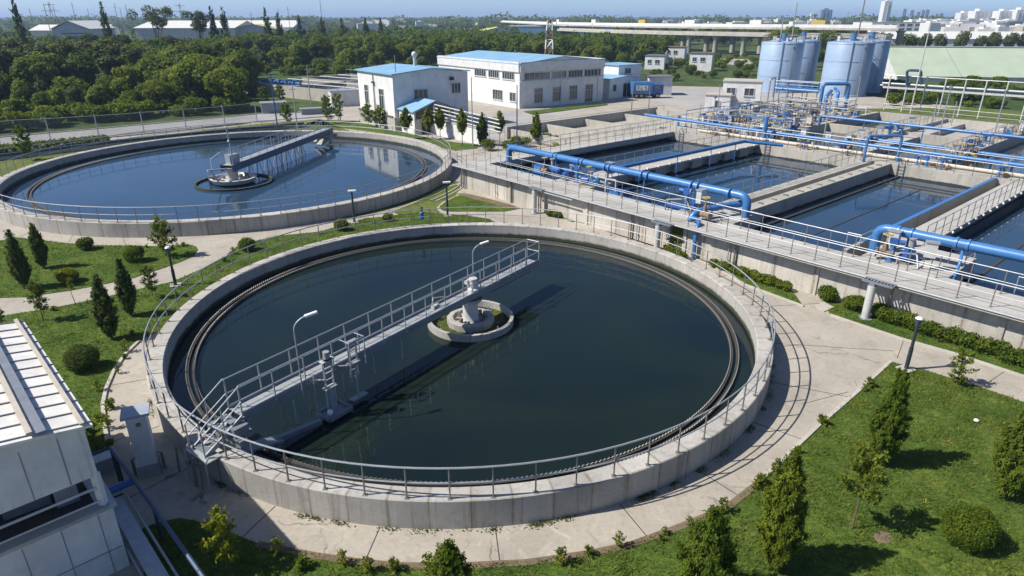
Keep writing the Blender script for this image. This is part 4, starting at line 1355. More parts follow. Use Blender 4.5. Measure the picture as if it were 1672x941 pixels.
def bldg(name, label, cat, F, e1, L1, e2, L2, h, wmat, rmat, rise=.5, over=.3, par=None, group=None, roofh=.12, z0=-.2, ridge=1):
    t = thing(name, label, cat, (F[0], F[1], 0), group) if par is None else par
    E1, E2 = (e1[0] * L1, e1[1] * L1), (e2[0] * L2, e2[1] * L2)
    c = [(F[0], F[1]), (F[0] + E1[0], F[1] + E1[1]), (F[0] + E1[0] + E2[0], F[1] + E1[1] + E2[1]), (F[0] + E2[0], F[1] + E2[1])]
    mb = MB().prism(c, z0, h)
    # gables (ridge runs along e1 when ridge == 1, else along e2)
    if rise > 0 and ridge:
        if ridge == 1:
            g0, g1 = [(c[0][0] + c[3][0]) / 2, (c[0][1] + c[3][1]) / 2], [(c[1][0] + c[2][0]) / 2, (c[1][1] + c[2][1]) / 2]
            mb.add([(*c[0], h), (*c[3], h), (*g0, h + rise), (*c[1], h), (*c[2], h), (*g1, h + rise)], [(0, 2, 1), (3, 4, 5), (0, 3, 5, 2), (1, 2, 5, 4)])
        else:
            g0, g1 = [(c[0][0] + c[1][0]) / 2, (c[0][1] + c[1][1]) / 2], [(c[3][0] + c[2][0]) / 2, (c[3][1] + c[2][1]) / 2]
            mb.add([(*c[0], h), (*c[1], h), (*g0, h + rise), (*c[3], h), (*c[2], h), (*g1, h + rise)], [(0, 1, 2), (3, 5, 4), (0, 2, 5, 3), (1, 4, 5, 2)])
    part('wall', mb, wmat, t, smooth=False)
    o = over
    oc = [(c[0][0] - (e1[0] + e2[0]) * o, c[0][1] - (e1[1] + e2[1]) * o), (c[1][0] + (e1[0] - e2[0]) * o, c[1][1] + (e1[1] - e2[1]) * o),
          (c[2][0] + (e1[0] + e2[0]) * o, c[2][1] + (e1[1] + e2[1]) * o), (c[3][0] - (e1[0] - e2[0]) * o, c[3][1] - (e1[1] - e2[1]) * o)]
    rf = MB()
    zb = h + .02
    if rise > 0 and ridge:
        if ridge == 1:
            a, b = (0, 3), (1, 2)
        else:
            a, b = (0, 1), (3, 2)
        r0 = [(oc[a[0]][i] + oc[a[1]][i]) / 2 for i in (0, 1)]
        r1 = [(oc[b[0]][i] + oc[b[1]][i]) / 2 for i in (0, 1)]
        for p0, p1 in ((oc[a[0]], oc[b[0]]), (oc[a[1]], oc[b[1]])):
            lo = [(*p0, zb), (*p1, zb), (*r1, zb + rise), (*r0, zb + rise)]
            rf.add(lo + [(p[0], p[1], p[2] + roofh) for p in lo], [(0, 1, 2, 3), (4, 5, 6, 7), (0, 1, 5, 4), (1, 2, 6, 5), (2, 3, 7, 6), (3, 0, 4, 7)])
    else:
        rf.prism(oc, zb, zb + roofh)
    r = part('roof', rf, rmat, t, smooth=False)
    return t, c, r


EA, EB = (.803, .596), (-.596, .803)      # the plant buildings share one bearing

# --- low pump house with blue roof
F1 = (-15.0, 85.3)
hz, c1, r1 = bldg('pump_house', 'white two storey pump house with light blue roof, left of the long workshop', 'building', F1, EA, 11.2, EB, 10.5, 6.9, M['white_wall'], M['roof_blue'], .55, .3, ridge=2)
part('plinth', MB().prism([(F1[0] - .25 * EA[0] - .35 * EB[0], F1[1] - .25 * EA[1] - .35 * EB[1]), (F1[0] + 1.5 * EA[0] - .35 * EB[0], F1[1] + 1.5 * EA[1] - .35 * EB[1]),
                           (F1[0] + 1.5 * EA[0] + 10.6 * EB[0], F1[1] + 1.5 * EA[1] + 10.6 * EB[1]), (F1[0] - .25 * EA[0] + 10.6 * EB[0], F1[1] - .25 * EA[1] + 10.6 * EB[1])], -.2, 1.75), M['wall_old'], hz)
part('plinth_rail', MB().beam((F1[0] - .3 * EA[0], F1[1] - .3 * EA[1], 1.85), (F1[0] - .3 * EA[0] + 10.4 * EB[0], F1[1] - .3 * EA[1] + 10.4 * EB[1], 1.85), .14, .16), M['brown'], hz)
dl = (-EB[0], -EB[1])
FL = c1[3]
for s0, s1, z0, z1 in ((2.0, 3.1, 2.7, 5.2), (6.4, 7.7, 2.5, 5.0)):
    win(hz, FL, dl, s0, s1, z0, z1, 1, hb=True)
for s0, s1, z0, z1 in ((2.9, 4.9, 3.7, 5.0), (8.6, 10.0, 4.2, 5.5)):
    win(hz, F1, EA, s0, s1, z0, z1, 2)
# drain pipe + camera bracket on the left gable, vents
mb = MB()
q = (FL[0] + dl[0] * 5.0 - .12 * EA[0], FL[1] + dl[1] * 5.0 - .12 * EA[1])
mb.tube([(q[0], q[1], 2.0), (q[0], q[1], 6.6)], .07, 6).box((q[0], q[1], 5.6), (.5, .5, .2), .3)
part('down_pipe', mb, M['steel_dark'], hz)
q = (F1[0] + EA[0] * 8.6 - EB[0] * .15, F1[1] + EA[1] * 8.6 - EB[1] * .15)
part('wall_lamp', MB().box((q[0], q[1], 5.9), (.5, .4, .4), .64), M['dark'], hz)
mb = MB().tube([(c1[0][0] + EA[0] * 6 + EB[0] * 5, c1[0][1] + EA[1] * 6 + EB[1] * 5, 7.1), (c1[0][0] + EA[0] * 6 + EB[0] * 5, c1[0][1] + EA[1] * 6 + EB[1] * 5, 8.9)], .22, 10)
mb.ball((c1[0][0] + EA[0] * 6 + EB[0] * 5, c1[0][1] + EA[1] * 6 + EB[1] * 5, 9.0), .4, 10, 6)
part('roof_vent', mb, M['steel_white'], r1)
mb = MB().tube([(c1[0][0] + EA[0] * 1 + EB[0] * 1, c1[0][1] + EA[1] * 1 + EB[1] * 1, 7.0), (c1[0][0] + EA[0] * 1 + EB[0] * 1, c1[0][1] + EA[1] * 1 + EB[1] * 1, 9.2)], .06, 6)
part('mast', mb, M['steel_dark'], r1)
# porch
Fp = (F1[0] + EA[0] * .5 - EB[0] * 4.2, F1[1] + EA[1] * .5 - EB[1] * 4.2)
pc, cp, rp = bldg('porch_annex', 'small annex with pale blue pitched roof and brown gable before the pump house', 'annex', Fp, EA, 6.0, EB, 4.1, 2.75, M['white_wall'], M['roof_blue'], 1.15, .25, ridge=2, roofh=.1)


def GB_(s, z, off):
    return (Fp[0] + EA[0] * s - EB[0] * off, Fp[1] + EA[1] * s - EB[1] * off, z)


gpts = [(.25, 1.9), (5.75, 1.9), (5.75, 2.72), (3.0, 3.76), (.25, 2.72)]
part('gable_boarding', MB().add([GB_(s, z, .0) for s, z in gpts] + [GB_(s, z, .05) for s, z in gpts], [(9, 8, 7, 6, 5)] + [(k, (k + 1) % 5, 5 + (k + 1) % 5, 5 + k) for k in range(5)]), M['brown'], pc, smooth=False)
win(pc, cp[3], dl, .5, 1.5, 1.3, 2.3, 1)
win(pc, cp[3], dl, 2.1, 3.4, 1.3, 2.3, 1)
win(pc, Fp, EA, .9, 2.2, .02, 1.75, 0, 'door', M['dark'])
# pipe rack wall running right from the annex
a = at(686, 214)
b = at(792, 238)
pw = thing('retaining_wall', 'pale retaining wall below white pipe rails, right of the pump house annex', 'wall', a)
dx = _n((b[0] - a[0], b[1] - a[1], 0))
part('wall', MB().beam((a[0], a[1], .85), (b[0], b[1], .85), .3, 1.9), M['white_wall'], pw)
part('coping', MB().beam((a[0], a[1], 1.85), (b[0], b[1], 1.85), .42, .1), M['kerb'], pw)
pr_ = thing('pipe_rack', 'white parallel pipes on posts above the pale retaining wall', 'pipe rack', a)
mb = MB()
for k, z in enumerate((2.2, 2.6, 3.0, 3.4)):
    mb.tube([(a[0] - k * .1, a[1] + k * .35, z + .3), (b[0] - k * .1 + dx[0] * 3, b[1] + k * .35 + dx[1] * 3, z - .35)], .08, 6)
part('pipe', mb, M['steel_white'], pr_)
mb = MB()
for k in range(5):
    t_ = k / 4
    mb.tube([(a[0] + (b[0] - a[0]) * t_, a[1] + (b[1] - a[1]) * t_ + .3, 0), (a[0] + (b[0] - a[0]) * t_, a[1] + (b[1] - a[1]) * t_ + .3, 3.5)], .07, 6)
part('post', mb, M['steel'], pr_)

# --- long workshop
F2 = (1.2, 107.8)
ws, c2_, r2_ = bldg('workshop', 'long white workshop with light blue roof and a strip of high windows', 'building', F2, EA, 18.4, EB, 25, 6.75, M['white_wall'], M['roof_blue'], .9, .25, ridge=2)
# parapet band
mb = MB()
for i in range(4):
    p, q = c2_[i], c2_[(i + 1) % 4]
    mb.beam((p[0], p[1], 6.35), (q[0], q[1], 6.35), .46, 1.5)
part('parapet', mb, M['white_panel'], ws)
for s0, s1 in ((.9, 6.2), (6.6, 9.8), (10.2, 13.4), (13.8, 17.6)):
    win(ws, F2, EA, s0, s1, 4.35, 5.45, 4)
part('ledge', MB().beam((F2[0] - EB[0] * .12, F2[1] - EB[1] * .12, 4.2), (F2[0] + EA[0] * 18.4 - EB[0] * .12, F2[1] + EA[1] * 18.4 - EB[1] * .12, 4.2), .3, .1), M['frame'], ws)
for s0 in (3.0, 6.9, 10.6, 14.2):
    win(ws, F2, EA, s0, s0 + 1.75, .7 if s0 != 14.2 else .1, 3.0, 2, hb=True)
FL2 = c2_[3]
for s0, s1 in ((12.2, 15.6), (16.4, 19.4), (20.4, 23.6)):
    win(ws, FL2, dl, s0, s1, 4.35, 5.45, 4)
win(ws, FL2, dl, 17.6, 20.4, .9, 2.5, 3)
win(ws, FL2, dl, 22.4, 24, 1.0, 2.4, 1)
mb = MB()
for s in (8.6, 17.0):
    q = (F2[0] + EA[0] * s - EB[0] * .12, F2[1] + EA[1] * s - EB[1] * .12)
    mb.tube([(q[0], q[1], 0), (q[0], q[1], 5.6)], .06, 6)
part('down_pipe', mb, M['steel_white'], ws)
solid('lawn_strip', MB().prism([at2(855, 183), at2(990, 169), at2(992, 172), at2(870, 188)], -.1, .1), M['grass'], 'narrow planted strip along the shaded front of the workshop', 'planting', at(920, 177))

# --- side annex of the workshop
F3 = (17.6, 122.0)
an, c3_, r3_ = bldg('annex', 'low white annex with blue roof edge at the right end of the workshop', 'building', F3, EA, 8.2, EB, 7, 3.3, M['white_wall'], M['roof_blue'], .4, .25, ridge=2)
F3b = (F3[0] + EA[0] * 4.3 + EB[0] * 2.2, F3[1] + EA[1] * 4.3 + EB[1] * 2.2)
an2, c4_, r4_ = bldg('annex_upper', '', '', F3b, EA, 6.0, EB, 6.0, 5.4, M['white_wall'], M['roof_blue'], 0, .25, par=an, ridge=0)
win(an, F3, EA, .8, 1.7, 1.2, 2.4, 0)
win(an, F3, EA, 3.4, 5.4, .05, 2.5, 1, 'door', M['dark'])
win(an, F3b, EA, 1.6, 3.2, 3.9, 4.9, 1)

# --- blue tank truck with a white sign panel
tk = at(1056, 160)
tr = thing('tank_truck', 'blue box bodied truck with white sign panel parked in the yard by the annex', 'truck', tk)
ta = .12
ca, sa = math.cos(ta), math.sin(ta)


def TK(x, y, z):
    return (tk[0] + ca * x - sa * y, tk[1] + sa * x + ca * y, z)


mb = MB()
pr8 = [(-1.1, .75), (-1.3, 1.2), (-1.3, 2.5), (-1.15, 2.85), (1.15, 2.85), (1.3, 2.5), (1.3, 1.2), (1.1, .75)]
mb.add([TK(-3.0, y, z) for y, z in pr8] + [TK(.6, y, z) for y, z in pr8], [tuple(range(7, -1, -1)), tuple(range(8, 16))] + [(i, (i + 1) % 8, 8 + (i + 1) % 8, 8 + i) for i in range(8)])
part('body', mb, M['blue'], tr)
cabp = part('cab', MB().obox(TK(.75, -1.1, .7), (ca * 1.9, sa * 1.9, 0), (-sa * 2.2, ca * 2.2, 0), (0, 0, 1.7)), M['blue_dark'], tr)
part('windscreen', MB().obox(TK(1.0, -1.12, 1.6), (ca * 1.3, sa * 1.3, 0), (-sa * .02, ca * .02, 0), (0, 0, .6)), M['glass'], cabp)
part('chassis', MB().obox(TK(-2.9, -.6, .55), (ca * 5.4, sa * 5.4, 0), (-sa * 1.2, ca * 1.2, 0), (0, 0, .2)), M['dark'], tr)
sg = part('sign_panel', MB().obox(TK(-2.5, -1.34, 1.45), (ca * 2.2, sa * 2.2, 0), (-sa * .03, ca * .03, 0), (0, 0, .85)), M['lamp_white'], tr)
mb = MB()
def bar(x0, z0, x1, z1):
    mb.beam(TK(x0, -1.355, z0), TK(x1, -1.355, z1), .09, .02, up=(sa, -ca, 0))
bar(-2.2, 1.65, -2.2, 2.1); bar(-2.2, 2.1, -1.9, 2.1); bar(-2.2, 1.88, -1.95, 1.88)
bar(-1.6, 1.6, -1.6, 2.05); bar(-1.6, 1.6, -1.35, 1.6)
bar(-.9, 2.1, -.6, 2.1); bar(-.9, 2.1, -.9, 1.9); bar(-.9, 1.9, -.62, 1.88); bar(-.62, 1.88, -.62, 1.68); bar(-.9, 1.66, -.62, 1.66)
part('lettering', mb, M['black'], sg)
for x in (-2.3, -1.4, 1.6):
    for y in (-1.0, 1.0):
        w = part('wheel', MB().tube([TK(x, y - .14, .48), TK(x, y + .14, .48)], .48, 16), M['rubber'], tr)
        part('rim', MB().tube([TK(x, y - .15, .48), TK(x, y + .15, .48)], .24, 12), M['steel'], w)
# white shed behind the truck
shd, _, _ = bldg('shed', 'small flat roofed grey white shed behind the blue truck', 'shed', (tk[0] + 1.0, tk[1] + 4.0), (1, 0), 4.4, (0, 1), 4, 3.3, M['white_panel'], M['steel_dark'], 0, .25, ridge=0)

# --- switch house in front of the silos
Fh = at(1160, 184)
sh, ch_, _ = bldg('switch_house', 'white two block switch house with flat roofs left of the silos', 'building', (Fh[0] + 1.6, Fh[1] + .4), (.93, -.36), 5.6, (.36, .93), 4.4, 4.6, M['white_wall'], M['kerb'], 0, .15, ridge=0)
F5 = (Fh[0] - 1.6, Fh[1] - 2.0)
bldg('x', '', '', F5, (.93, -.36), 3.6, (.36, .93), 3.0, 2.8, M['white_wall'], M['kerb'], 0, .12, par=sh, ridge=0)
win(sh, (Fh[0] + 1.6, Fh[1] + .4), (.93, -.36), .6, 1.9, 2.6, 3.7, 1)
win(sh, (Fh[0] + 1.6, Fh[1] + .4), (.93, -.36), 3.2, 4.6, 2.6, 3.7, 1)
win(sh, F5, (.93, -.36), 1.5, 2.1, 1.0, 2.1, 0)
# --- three far huts in the bushes
for px, py, w, dd, h, lab, blue in ((1052, 113, 5.5, 7, 3.6, 'low white hut with a blue side among the bushes beyond the yard', 1), (1084, 101, 6.5, 6, 4.6, 'taller white hut nearest the viaduct columns', 0), (1124, 116, 6, 5.5, 4.6, 'white hut with small windows in the bushes right of the other two', 0)):
    q = at(px, py)
    h_, c_, _ = bldg('hut', lab, 'hut', q, (.93, -.37), w, (.37, .93), dd, h, M['white_wall'], M['steel_dark'] if blue else M['brown'], 0, .2, ridge=0)
    ff = (q[0], q[1])
    win(h_, ff, (.93, -.37), .8, 1.9, h - 2.1, h - 1.0, 1)
    win(h_, ff, (.93, -.37), 2.9, 4.2, h - 2.1, h - 1.0, 1)
    win(h_, c_[3], (-.37, -.93), 1.2, 2.4, h - 2.2, h - 1.1, 1)
    win(h_, c_[3], (-.37, -.93), 3.2, 4.4, h - 2.2, h - 1.1, 1)

# --- silos
def vat(px, py, z):
    q_ = at(px, py)
    return (q_[0], q_[1], z)


def silo(px, py, dia, h, label, seed):
    q = at(px, py)
    c = (q[0], q[1], 0)
    r = dia / 2
    t = thing('silo', label, 'silo', c, 'pale blue silos')
    part('shell', MB().lathe([(r + .15, -.2), (r + .15, .25), (r, .3), (r, h), (r - .1, h + .12), (.02, h + .75)], c, 56, closed=False), M['silo'], t)
    mb = MB()
    for z in (h * .33, h * .66, h - .12):
        mb.lathe([(r + .035, z - .04), (r + .035, z + .04), (r - .01, z + .04), (r - .01, z - .04)], c, 56)
    part('hoop', mb, M['silo'], t)
    rl = part('top_railing', MB().tube([(c[0] + (r - .1) * math.cos(k * .2244), c[1] + (r - .1) * math.sin(k * .2244), h + 1.25) for k in range(28)], .035, 5, True)
              .tube([(c[0] + (r - .1) * math.cos(k * .2244), c[1] + (r - .1) * math.sin(k * .2244), h + .7) for k in range(28)], .025, 5, True), M['steel_dark'], t)
    me = post_mesh(1.25, .03, M['steel_dark'])
    for k in range(16):
        po = bpy.data.objects.new('post', me); COL.objects.link(po); po.parent = rl
        po.location = ((r - .1) * math.cos(k * .393), (r - .1) * math.sin(k * .393), h)
    rr = random.Random(seed)
    a = -1.25 + rr.uniform(-.2, .2)
    mb = MB()
    for da in (-.06, .06):
        mb.tube([(c[0] + (r + .12) * math.cos(a + da), c[1] + (r + .12) * math.sin(a + da), .4), (c[0] + (r + .12) * math.cos(a + da), c[1] + (r + .12) * math.sin(a + da), h + 1.1)], .035, 5)
    for k in range(int(h / .35)):
        z = .6 + k * .35
        mb.tube([(c[0] + (r + .12) * math.cos(a - .06), c[1] + (r + .12) * math.sin(a - .06), z), (c[0] + (r + .12) * math.cos(a + .06), c[1] + (r + .12) * math.sin(a + .06), z)], .022, 4)
    part('ladder', mb, M['steel'], t)
    a2 = -1.95
    part('vent_pipe', MB().tube([(c[0] + (r + .15) * math.cos(a2), c[1] + (r + .15) * math.sin(a2), .2), (c[0] + (r + .15) * math.cos(a2), c[1] + (r + .15) * math.sin(a2), h + .5)], .07, 6), M['silo'], t)
    part('top_hopper', MB().tube([(c[0] - .6, c[1] - 1.8, h + .2), (c[0] - .6, c[1] - 1.8, h + 1.7)], .5, 14), M['blue'], t)
    mb = MB()
    for k in range(5):
        mb.box((c[0] + rr.uniform(-2, 2.4), c[1] + rr.uniform(-2.4, 1.5), h + .3), (rr.uniform(.3, .8), rr.uniform(.3, .6), rr.uniform(.4, .9)), rr.uniform(0, 3))
    part('top_gear', mb, M['steel_white'], t)
    return c, h


silo(1267, 149, 7.9, 9.1, 'pale blue silo standing front left beside the white switch house', 1)
silo(1298, 142, 7.2, 9.2, 'pale blue silo half hidden behind the front left silo', 2)
silo(1374, 155, 8.1, 9.3, 'pale blue silo standing front right, with ladder on its lit face', 3)
silo(1404, 149, 7.4, 9.4, 'pale blue silo half hidden behind the front right silo', 4)


def pole(label, base, top_h, r=.09, mat=None, name='pole', cat='pole', group=None, arms=()):
    mb = MB().tube([base, (base[0], base[1], base[2] + top_h)], r, 8, r2=r * .6)
    t = thing(name, label, cat, base, group)
    part('shaft', mb, mat or M['steel'], t)
    for (dx_, z, l) in arms:
        part('cross_arm', MB().beam((base[0] - l / 2, base[1], base[2] + z), (base[0] + l / 2, base[1], base[2] + z), .08, .08), mat or M['steel'], t)
    return t


for px, py, h, lab in ((1281, 140, 16.5, 'tall thin mast rising between the two left silos'), (1384, 148, 18, 'tall lattice like mast rising between the two right silos'), (1262, 146, 13.6, 'short mast with side arm on the front left silo side')):
    pole(lab, at(px, py), h, .17, M['steel'] if h != 18 else M['steel_dark'], arms=((0, h - .3, 1.4),) if h < 14 else ((0, h * .8, .8),))
# blue platform with railings and the blue portal in front of the silos
pa, pb = at(1262, 166), at(1331, 172)
bp = thing('blue_platform', 'blue steel platform with railing and thick blue pipes in front of the silos', 'platform', pa)
d = _n((pb[0] - pa[0], pb[1] - pa[1], 0))
nn_ = (-d[1], d[0], 0)
Lp = math.dist(pa, pb)


def PP(s, t, z):
    return (pa[0] + d[0] * s + nn_[0] * t, pa[1] + d[1] * s + nn_[1] * t, z)


part('deck', MB().beam(PP(0, 1, 2.4), PP(Lp, 1, 2.4), 2.2, .14), M['blue'], bp)
part('edge_pipe', MB().tube([PP(-.2, -.25, 2.25), PP(Lp + .3, -.25, 2.25)], .24, 12), M['blue'], bp)
part('rail', MB().tube([PP(0, 0, 3.5), PP(Lp, 0, 3.5)], .05, 6).tube([PP(0, 2, 3.5), PP(Lp, 2, 3.5)], .05, 6).tube([PP(0, 0, 3.0), PP(Lp, 0, 3.0)], .035, 6), M['blue'], bp)
for k in range(9):
    for t_ in (0, 2):
        part('post', MB().tube([PP(Lp * k / 8, t_, 2.4), PP(Lp * k / 8, t_, 3.5)], .04, 6), M['blue'], bp)
for k in range(4):
    for t_ in (0, 2):
        part('leg', MB().tube([PP(Lp * k / 3, t_, 0), PP(Lp * k / 3, t_, 2.4)], .08, 6), M['steel_dark'], bp)
pipe('blue pipe portal standing at the right end of the blue platform', [vat(1336, 186, 0), vat(1336, 186, 4.4), vat(1378, 186, 4.4), vat(1378, 186, 0)], .26, collars=[(vat(1336, 186, .5), (0, 0, 1)), (vat(1378, 186, .5), (0, 0, 1))])
pipe('short thick blue standpipe under the portal', [vat(1345, 183, 0), vat(1345, 183, 2.4), vat(1352, 176, 2.6)], .3)
pipe('blue vertical pipe with tee in the middle of the rear plant', [vat(1362, 190, 0), vat(1362, 190, 3.4), vat(1356, 184, 3.6)], .22)
pipe('bent grey pipe at the left foot of the silos', [vat(1252, 170, 0), vat(1252, 170, 4), vat(1260, 168, 4.2), vat(1260, 168, 1)], .15, M['steel'], name='grey_pipe')

# --- pipe rack at the right
rk = [at(x, y, 0) for x, y in ((1453, 178), (1485, 184), (1521, 201), (1549, 201), (1586, 190), (1602, 191))]
pr2 = thing('pipe_bridge', 'pale pipe bridge on slender posts in front of the green shed', 'pipe bridge', rk[0])
Z0 = 3.7
ends = [atd(1440, 107, Z0), atd(1700, 92, Z0)]
mb = MB()
mb.tube([(ends[0][0], ends[0][1], Z0 + .35), (ends[1][0], ends[1][1], Z0 + .35)], .18, 10)
mb.tube([(ends[0][0], ends[0][1] + .5, Z0), (ends[1][0], ends[1][1] + .5, Z0)], .14, 10)
part('pipe', mb, M['steel'], pr2)
part('beam', MB().beam((ends[0][0], ends[0][1] - .4, Z0 - .2), (ends[1][0], ends[1][1] - .4, Z0 - .2), .14, .28), M['steel_white'], pr2)
part('upper_rail', MB().tube([(ends[0][0], ends[0][1] - .4, Z0 + 1.6), (ends[1][0], ends[1][1] - .4, Z0 + 1.6)], .06, 6), M['steel_white'], pr2)
for k in range(8):
    f = .04 + k * .125
    x, y = ends[0][0] + (ends[1][0] - ends[0][0]) * f, ends[0][1] + (ends[1][1] - ends[0][1]) * f - .4
    part('post', MB().tube([(x, y, 0), (x, y, Z0 + 1.6)], .1, 8), M['steel_white'], pr2)
    if k % 2 == 0:
        part('brace', MB().tube([(x, y, Z0 - 1.2), (x + .9, y + .3, Z0 - .2)], .06, 6), M['steel'], pr2)
pipe('blue grey pipe loop rising above the pipe bridge', [atd(1481, 104, 4.0), atd(1481, 104, 6.2), atd(1504, 103, 6.2), atd(1504, 103, 4.0)], .2, M['girder_blue'])
pole('tall thin mast beside the pipe loop, in front of the green shed', at(1486, 186), 13.5, .11, M['steel_white'])
for i, (px, py, h, lab) in enumerate(((1139, 222, 3.6, 'yellowish post by the far cross walkway'), (1058, 190, 4.2, 'dark post by the bent railing at the yard edge'), (1030, 195, 4.6, 'grey post near the drying beds'), (844, 240, 6.5, 'blue grey post beside the bushes left of the basins'),
                                      (772, 238, 7.2, 'slim grey post at the right end of the pale retaining wall'), (1517, 222, 4.3, 'slender post among the rear basins, at the right'), (1549, 220, 3.9, 'slender post right of the low blue pipe in the rear basins'))):
    pole(lab, at(px, py, .5), h, .08, M['steel_dark'] if i in (1, 2) else (M['girder_blue'] if i == 3 else M['steel']))

# --- green shed and white warehouses behind
q = atd(1463, 158)
gs = thing('green_shed', 'long shed with pale green corrugated sloping side at the right', 'shed', q)
GD1, GD2 = (.985, -.17), (.17, .985)


def GSH(s, t, z):
    return (q[0] + GD1[0] * s + GD2[0] * t, q[1] + GD1[1] * s + GD2[1] * t, z)


mb = MB().add([GSH(0, 0, -.1), GSH(90, 0, -.1), GSH(90, 26, -.1), GSH(0, 26, -.1), GSH(0, 0, 1.3), GSH(90, 0, 1.3), GSH(90, 26, 1.3), GSH(0, 26, 1.3), GSH(0, 12, 7.0), GSH(90, 12, 7.0)],
              [(0, 1, 5, 4), (1, 2, 6, 9, 5), (2, 3, 7, 6), (3, 0, 4, 8, 7)])
part('wall', mb, M['white_panel'], gs, smooth=False)
mb = MB().add([GSH(-.3, -.4, 1.15), GSH(90.3, -.4, 1.15), GSH(90.3, 12, 7.1), GSH(-.3, 12, 7.1), GSH(-.3, 26.4, 1.15), GSH(90.3, 26.4, 1.15)], [(0, 1, 2, 3), (3, 2, 5, 4)])
gr = part('roof', mb, M['green_wall'], gs, smooth=False)
part('ridge_cap', MB().beam(GSH(-.3, 12, 7.15), GSH(90.3, 12, 7.15), .9, .16), M['steel_white'], gr)
part('roof_seam', MB().beam(GSH(13.5, -.4, 1.2), GSH(13.5, 12, 7.14), .14, .06), M['steel'], gr)
q = atd(1452, 300)
wh, cw_, _ = bldg('warehouse', 'white warehouse with curved low roof behind the row of dark trees', 'warehouse', q, (.998, -.06), 150, (.06, .998), 40, 5.2, M['white_wall'], M['roof_white'], 2.6, .4, ridge=1)
for s0, s1, z0, z1 in ((6, 8, 0, 3.2), (14, 16, 1.0, 3.6), (26, 28, 0, 3.0)):
    win(wh, q, (.998, -.06), s0, s1, z0, z1, 0, 'door', M['dark'])
q = atd(1420, 560)
ob, co_, _ = bldg('office_block', 'white office block with rows of dark windows in front of the tall tower', 'office block', q, (.99, -.1), 52, (.1, .99), 40, 10.5, M['white_wall'], M['kerb'], 0, .2, ridge=0)
for r_ in range(3):
    for k in range(7):
        win(ob, q, (.99, -.1), 9 + k * 6, 13 + k * 6, 1.5 + r_ * 3.1, 3.2 + r_ * 3.1, 1)
GS = 'distant high rise blocks on the skyline'


def tower(px0, px1, ytop, D, label, wmat=None, group=GS, name='tower_block', stripes=3, deep=1.0):
    ztop = CAM_H + D * math.tan(math.atan((470.5 - ytop) / F_PX) - PITCH)
    a_, b_ = atd(px0, D, ztop), atd(px1, D, ztop)
    w_ = b_[0] - a_[0]
    t = thing(name, label, 'tower block', (a_[0], D, 0), group)
    part('wall', MB().prism([(a_[0], D), (b_[0], D), (b_[0] + w_ * .2, D + w_ * deep), (a_[0] + w_ * .2, D + w_ * deep)], -1, ztop), wmat or M['white_wall'], t, smooth=False)
    mb = MB()
    for k in range(stripes):
        x = a_[0] + w_ * (k + .5) / stripes
        mb.beam((x, D - .15, 0), (x, D - .15, ztop - 1.5), .3, w_ * .22 / stripes * 1.2, up=(0, 1, 0))
    part('window_band', mb, M['glass_far'], t)
    part('roof_box', MB().box((a_[0] + w_ * .5, D + w_ * .4, ztop), (w_ * .4, w_ * .4, w_ * .12)), wmat or M['white_wall'], t)
    return t



M['glass_blue'] = paint('blue_curtain_wall', (.22, .30, .40), .35)
tower(1446, 1458, 2, 900, 'tall slim white tower standing alone on the skyline', stripes=1, deep=1.4)
tower(1570, 1592, 21, 900, 'leftmost white high rise of the right hand cluster', stripes=4)
tower(1594, 1622, 18, 880, 'second white high rise from the left in the right hand cluster', stripes=4)
tower(1634, 1660, 18, 860, 'third white high rise of the right hand cluster', stripes=4)
tower(1662, 1690, 16, 850, 'white high rise cut by the right edge of the view', stripes=4)
tower(1342, 1360, 16, 1100, 'grey blue office tower between the silo masts', M['glass_blue'], stripes=3)
tower(1325, 1333, 22, 1200, 'small pale pointed tower left of the grey blue office tower', stripes=1)
for i, (x, y) in enumerate(((1476, 15), (1488, 17), (1498, 20), (1506, 17), (1513, 16), (1536, 22))):
    tower(x, x + 5, y, 1400 + i * 40, 'thin grey tower, number %s in the row right of the tall white tower' % ['one', 'two', 'three', 'four', 'five', 'six'][i], M['glass_blue'], stripes=1)
# distant low houses
rr = random.Random(21)
GHZ = 'distant pale houses near the horizon'
for i in range(210):
    px = rr.uniform(560, 820) if i < 26 else (rr.uniform(1080, 1330) if i < 62 else rr.uniform(1500, 1672))
    if 104 <= i < 120:
        px = rr.uniform(1330, 1500)
    D = rr.uniform(520, 1300) if i < 120 else rr.uniform(480, 900)
    q = atd(px, D)
    w_, h_ = rr.uniform(7, 20), rr.uniform(4, 9) * (1 + D / 2600) * (1.05 if i >= 120 else 1)
    mb = MB().box(q, (w_, rr.uniform(6, 14), h_), rr.uniform(-.4, .4))
    mb.box((q[0], q[1], h_), (w_ * .5, 5, 1.2), 0)
    solid('distant_house', mb, rr.choice([M['white_wall'], M['white_panel'], M['roof_white'], M['kerb']]), 'tiny pale house on the horizon among trees', 'house', q, GHZ, smooth=False)
# --- left far sheds
q = atd(97, 235)
ls, cl_, _ = bldg('shed', 'grey gabled shed with pale roof rising beyond the wood at the left', 'shed', q, (.96, .28), 11, (-.28, .96), 34, 10.0, M['white_panel'], M['roof_white'], 2.6, .5, ridge=2)
win(ls, q, (.96, .28), 3.4, 9.0, 5.6, 7.8, 2, 'door', M['blue_dark'])
win(ls, q, (.96, .28), 2.6, 9.6, 8.6, 8.9, 0)
q = atd(60, 270)
bldg('shed', 'long pale roofed shed left of the gabled shed, mostly behind trees', 'shed', q, (.97, .2), 26, (-.2, .97), 20, 9.0, M['white_panel'], M['roof_white'], 2, .5, ridge=1)
q = atd(228, 290)
bldg('warehouse', 'white roofed warehouse with ribbed roof beyond the wood', 'warehouse', q, (.99, .1), 40, (-.1, .99), 40, 9.6, M['white_panel'], M['roof_white'], 2.8, .5, ridge=1)
q = atd(300, 330)
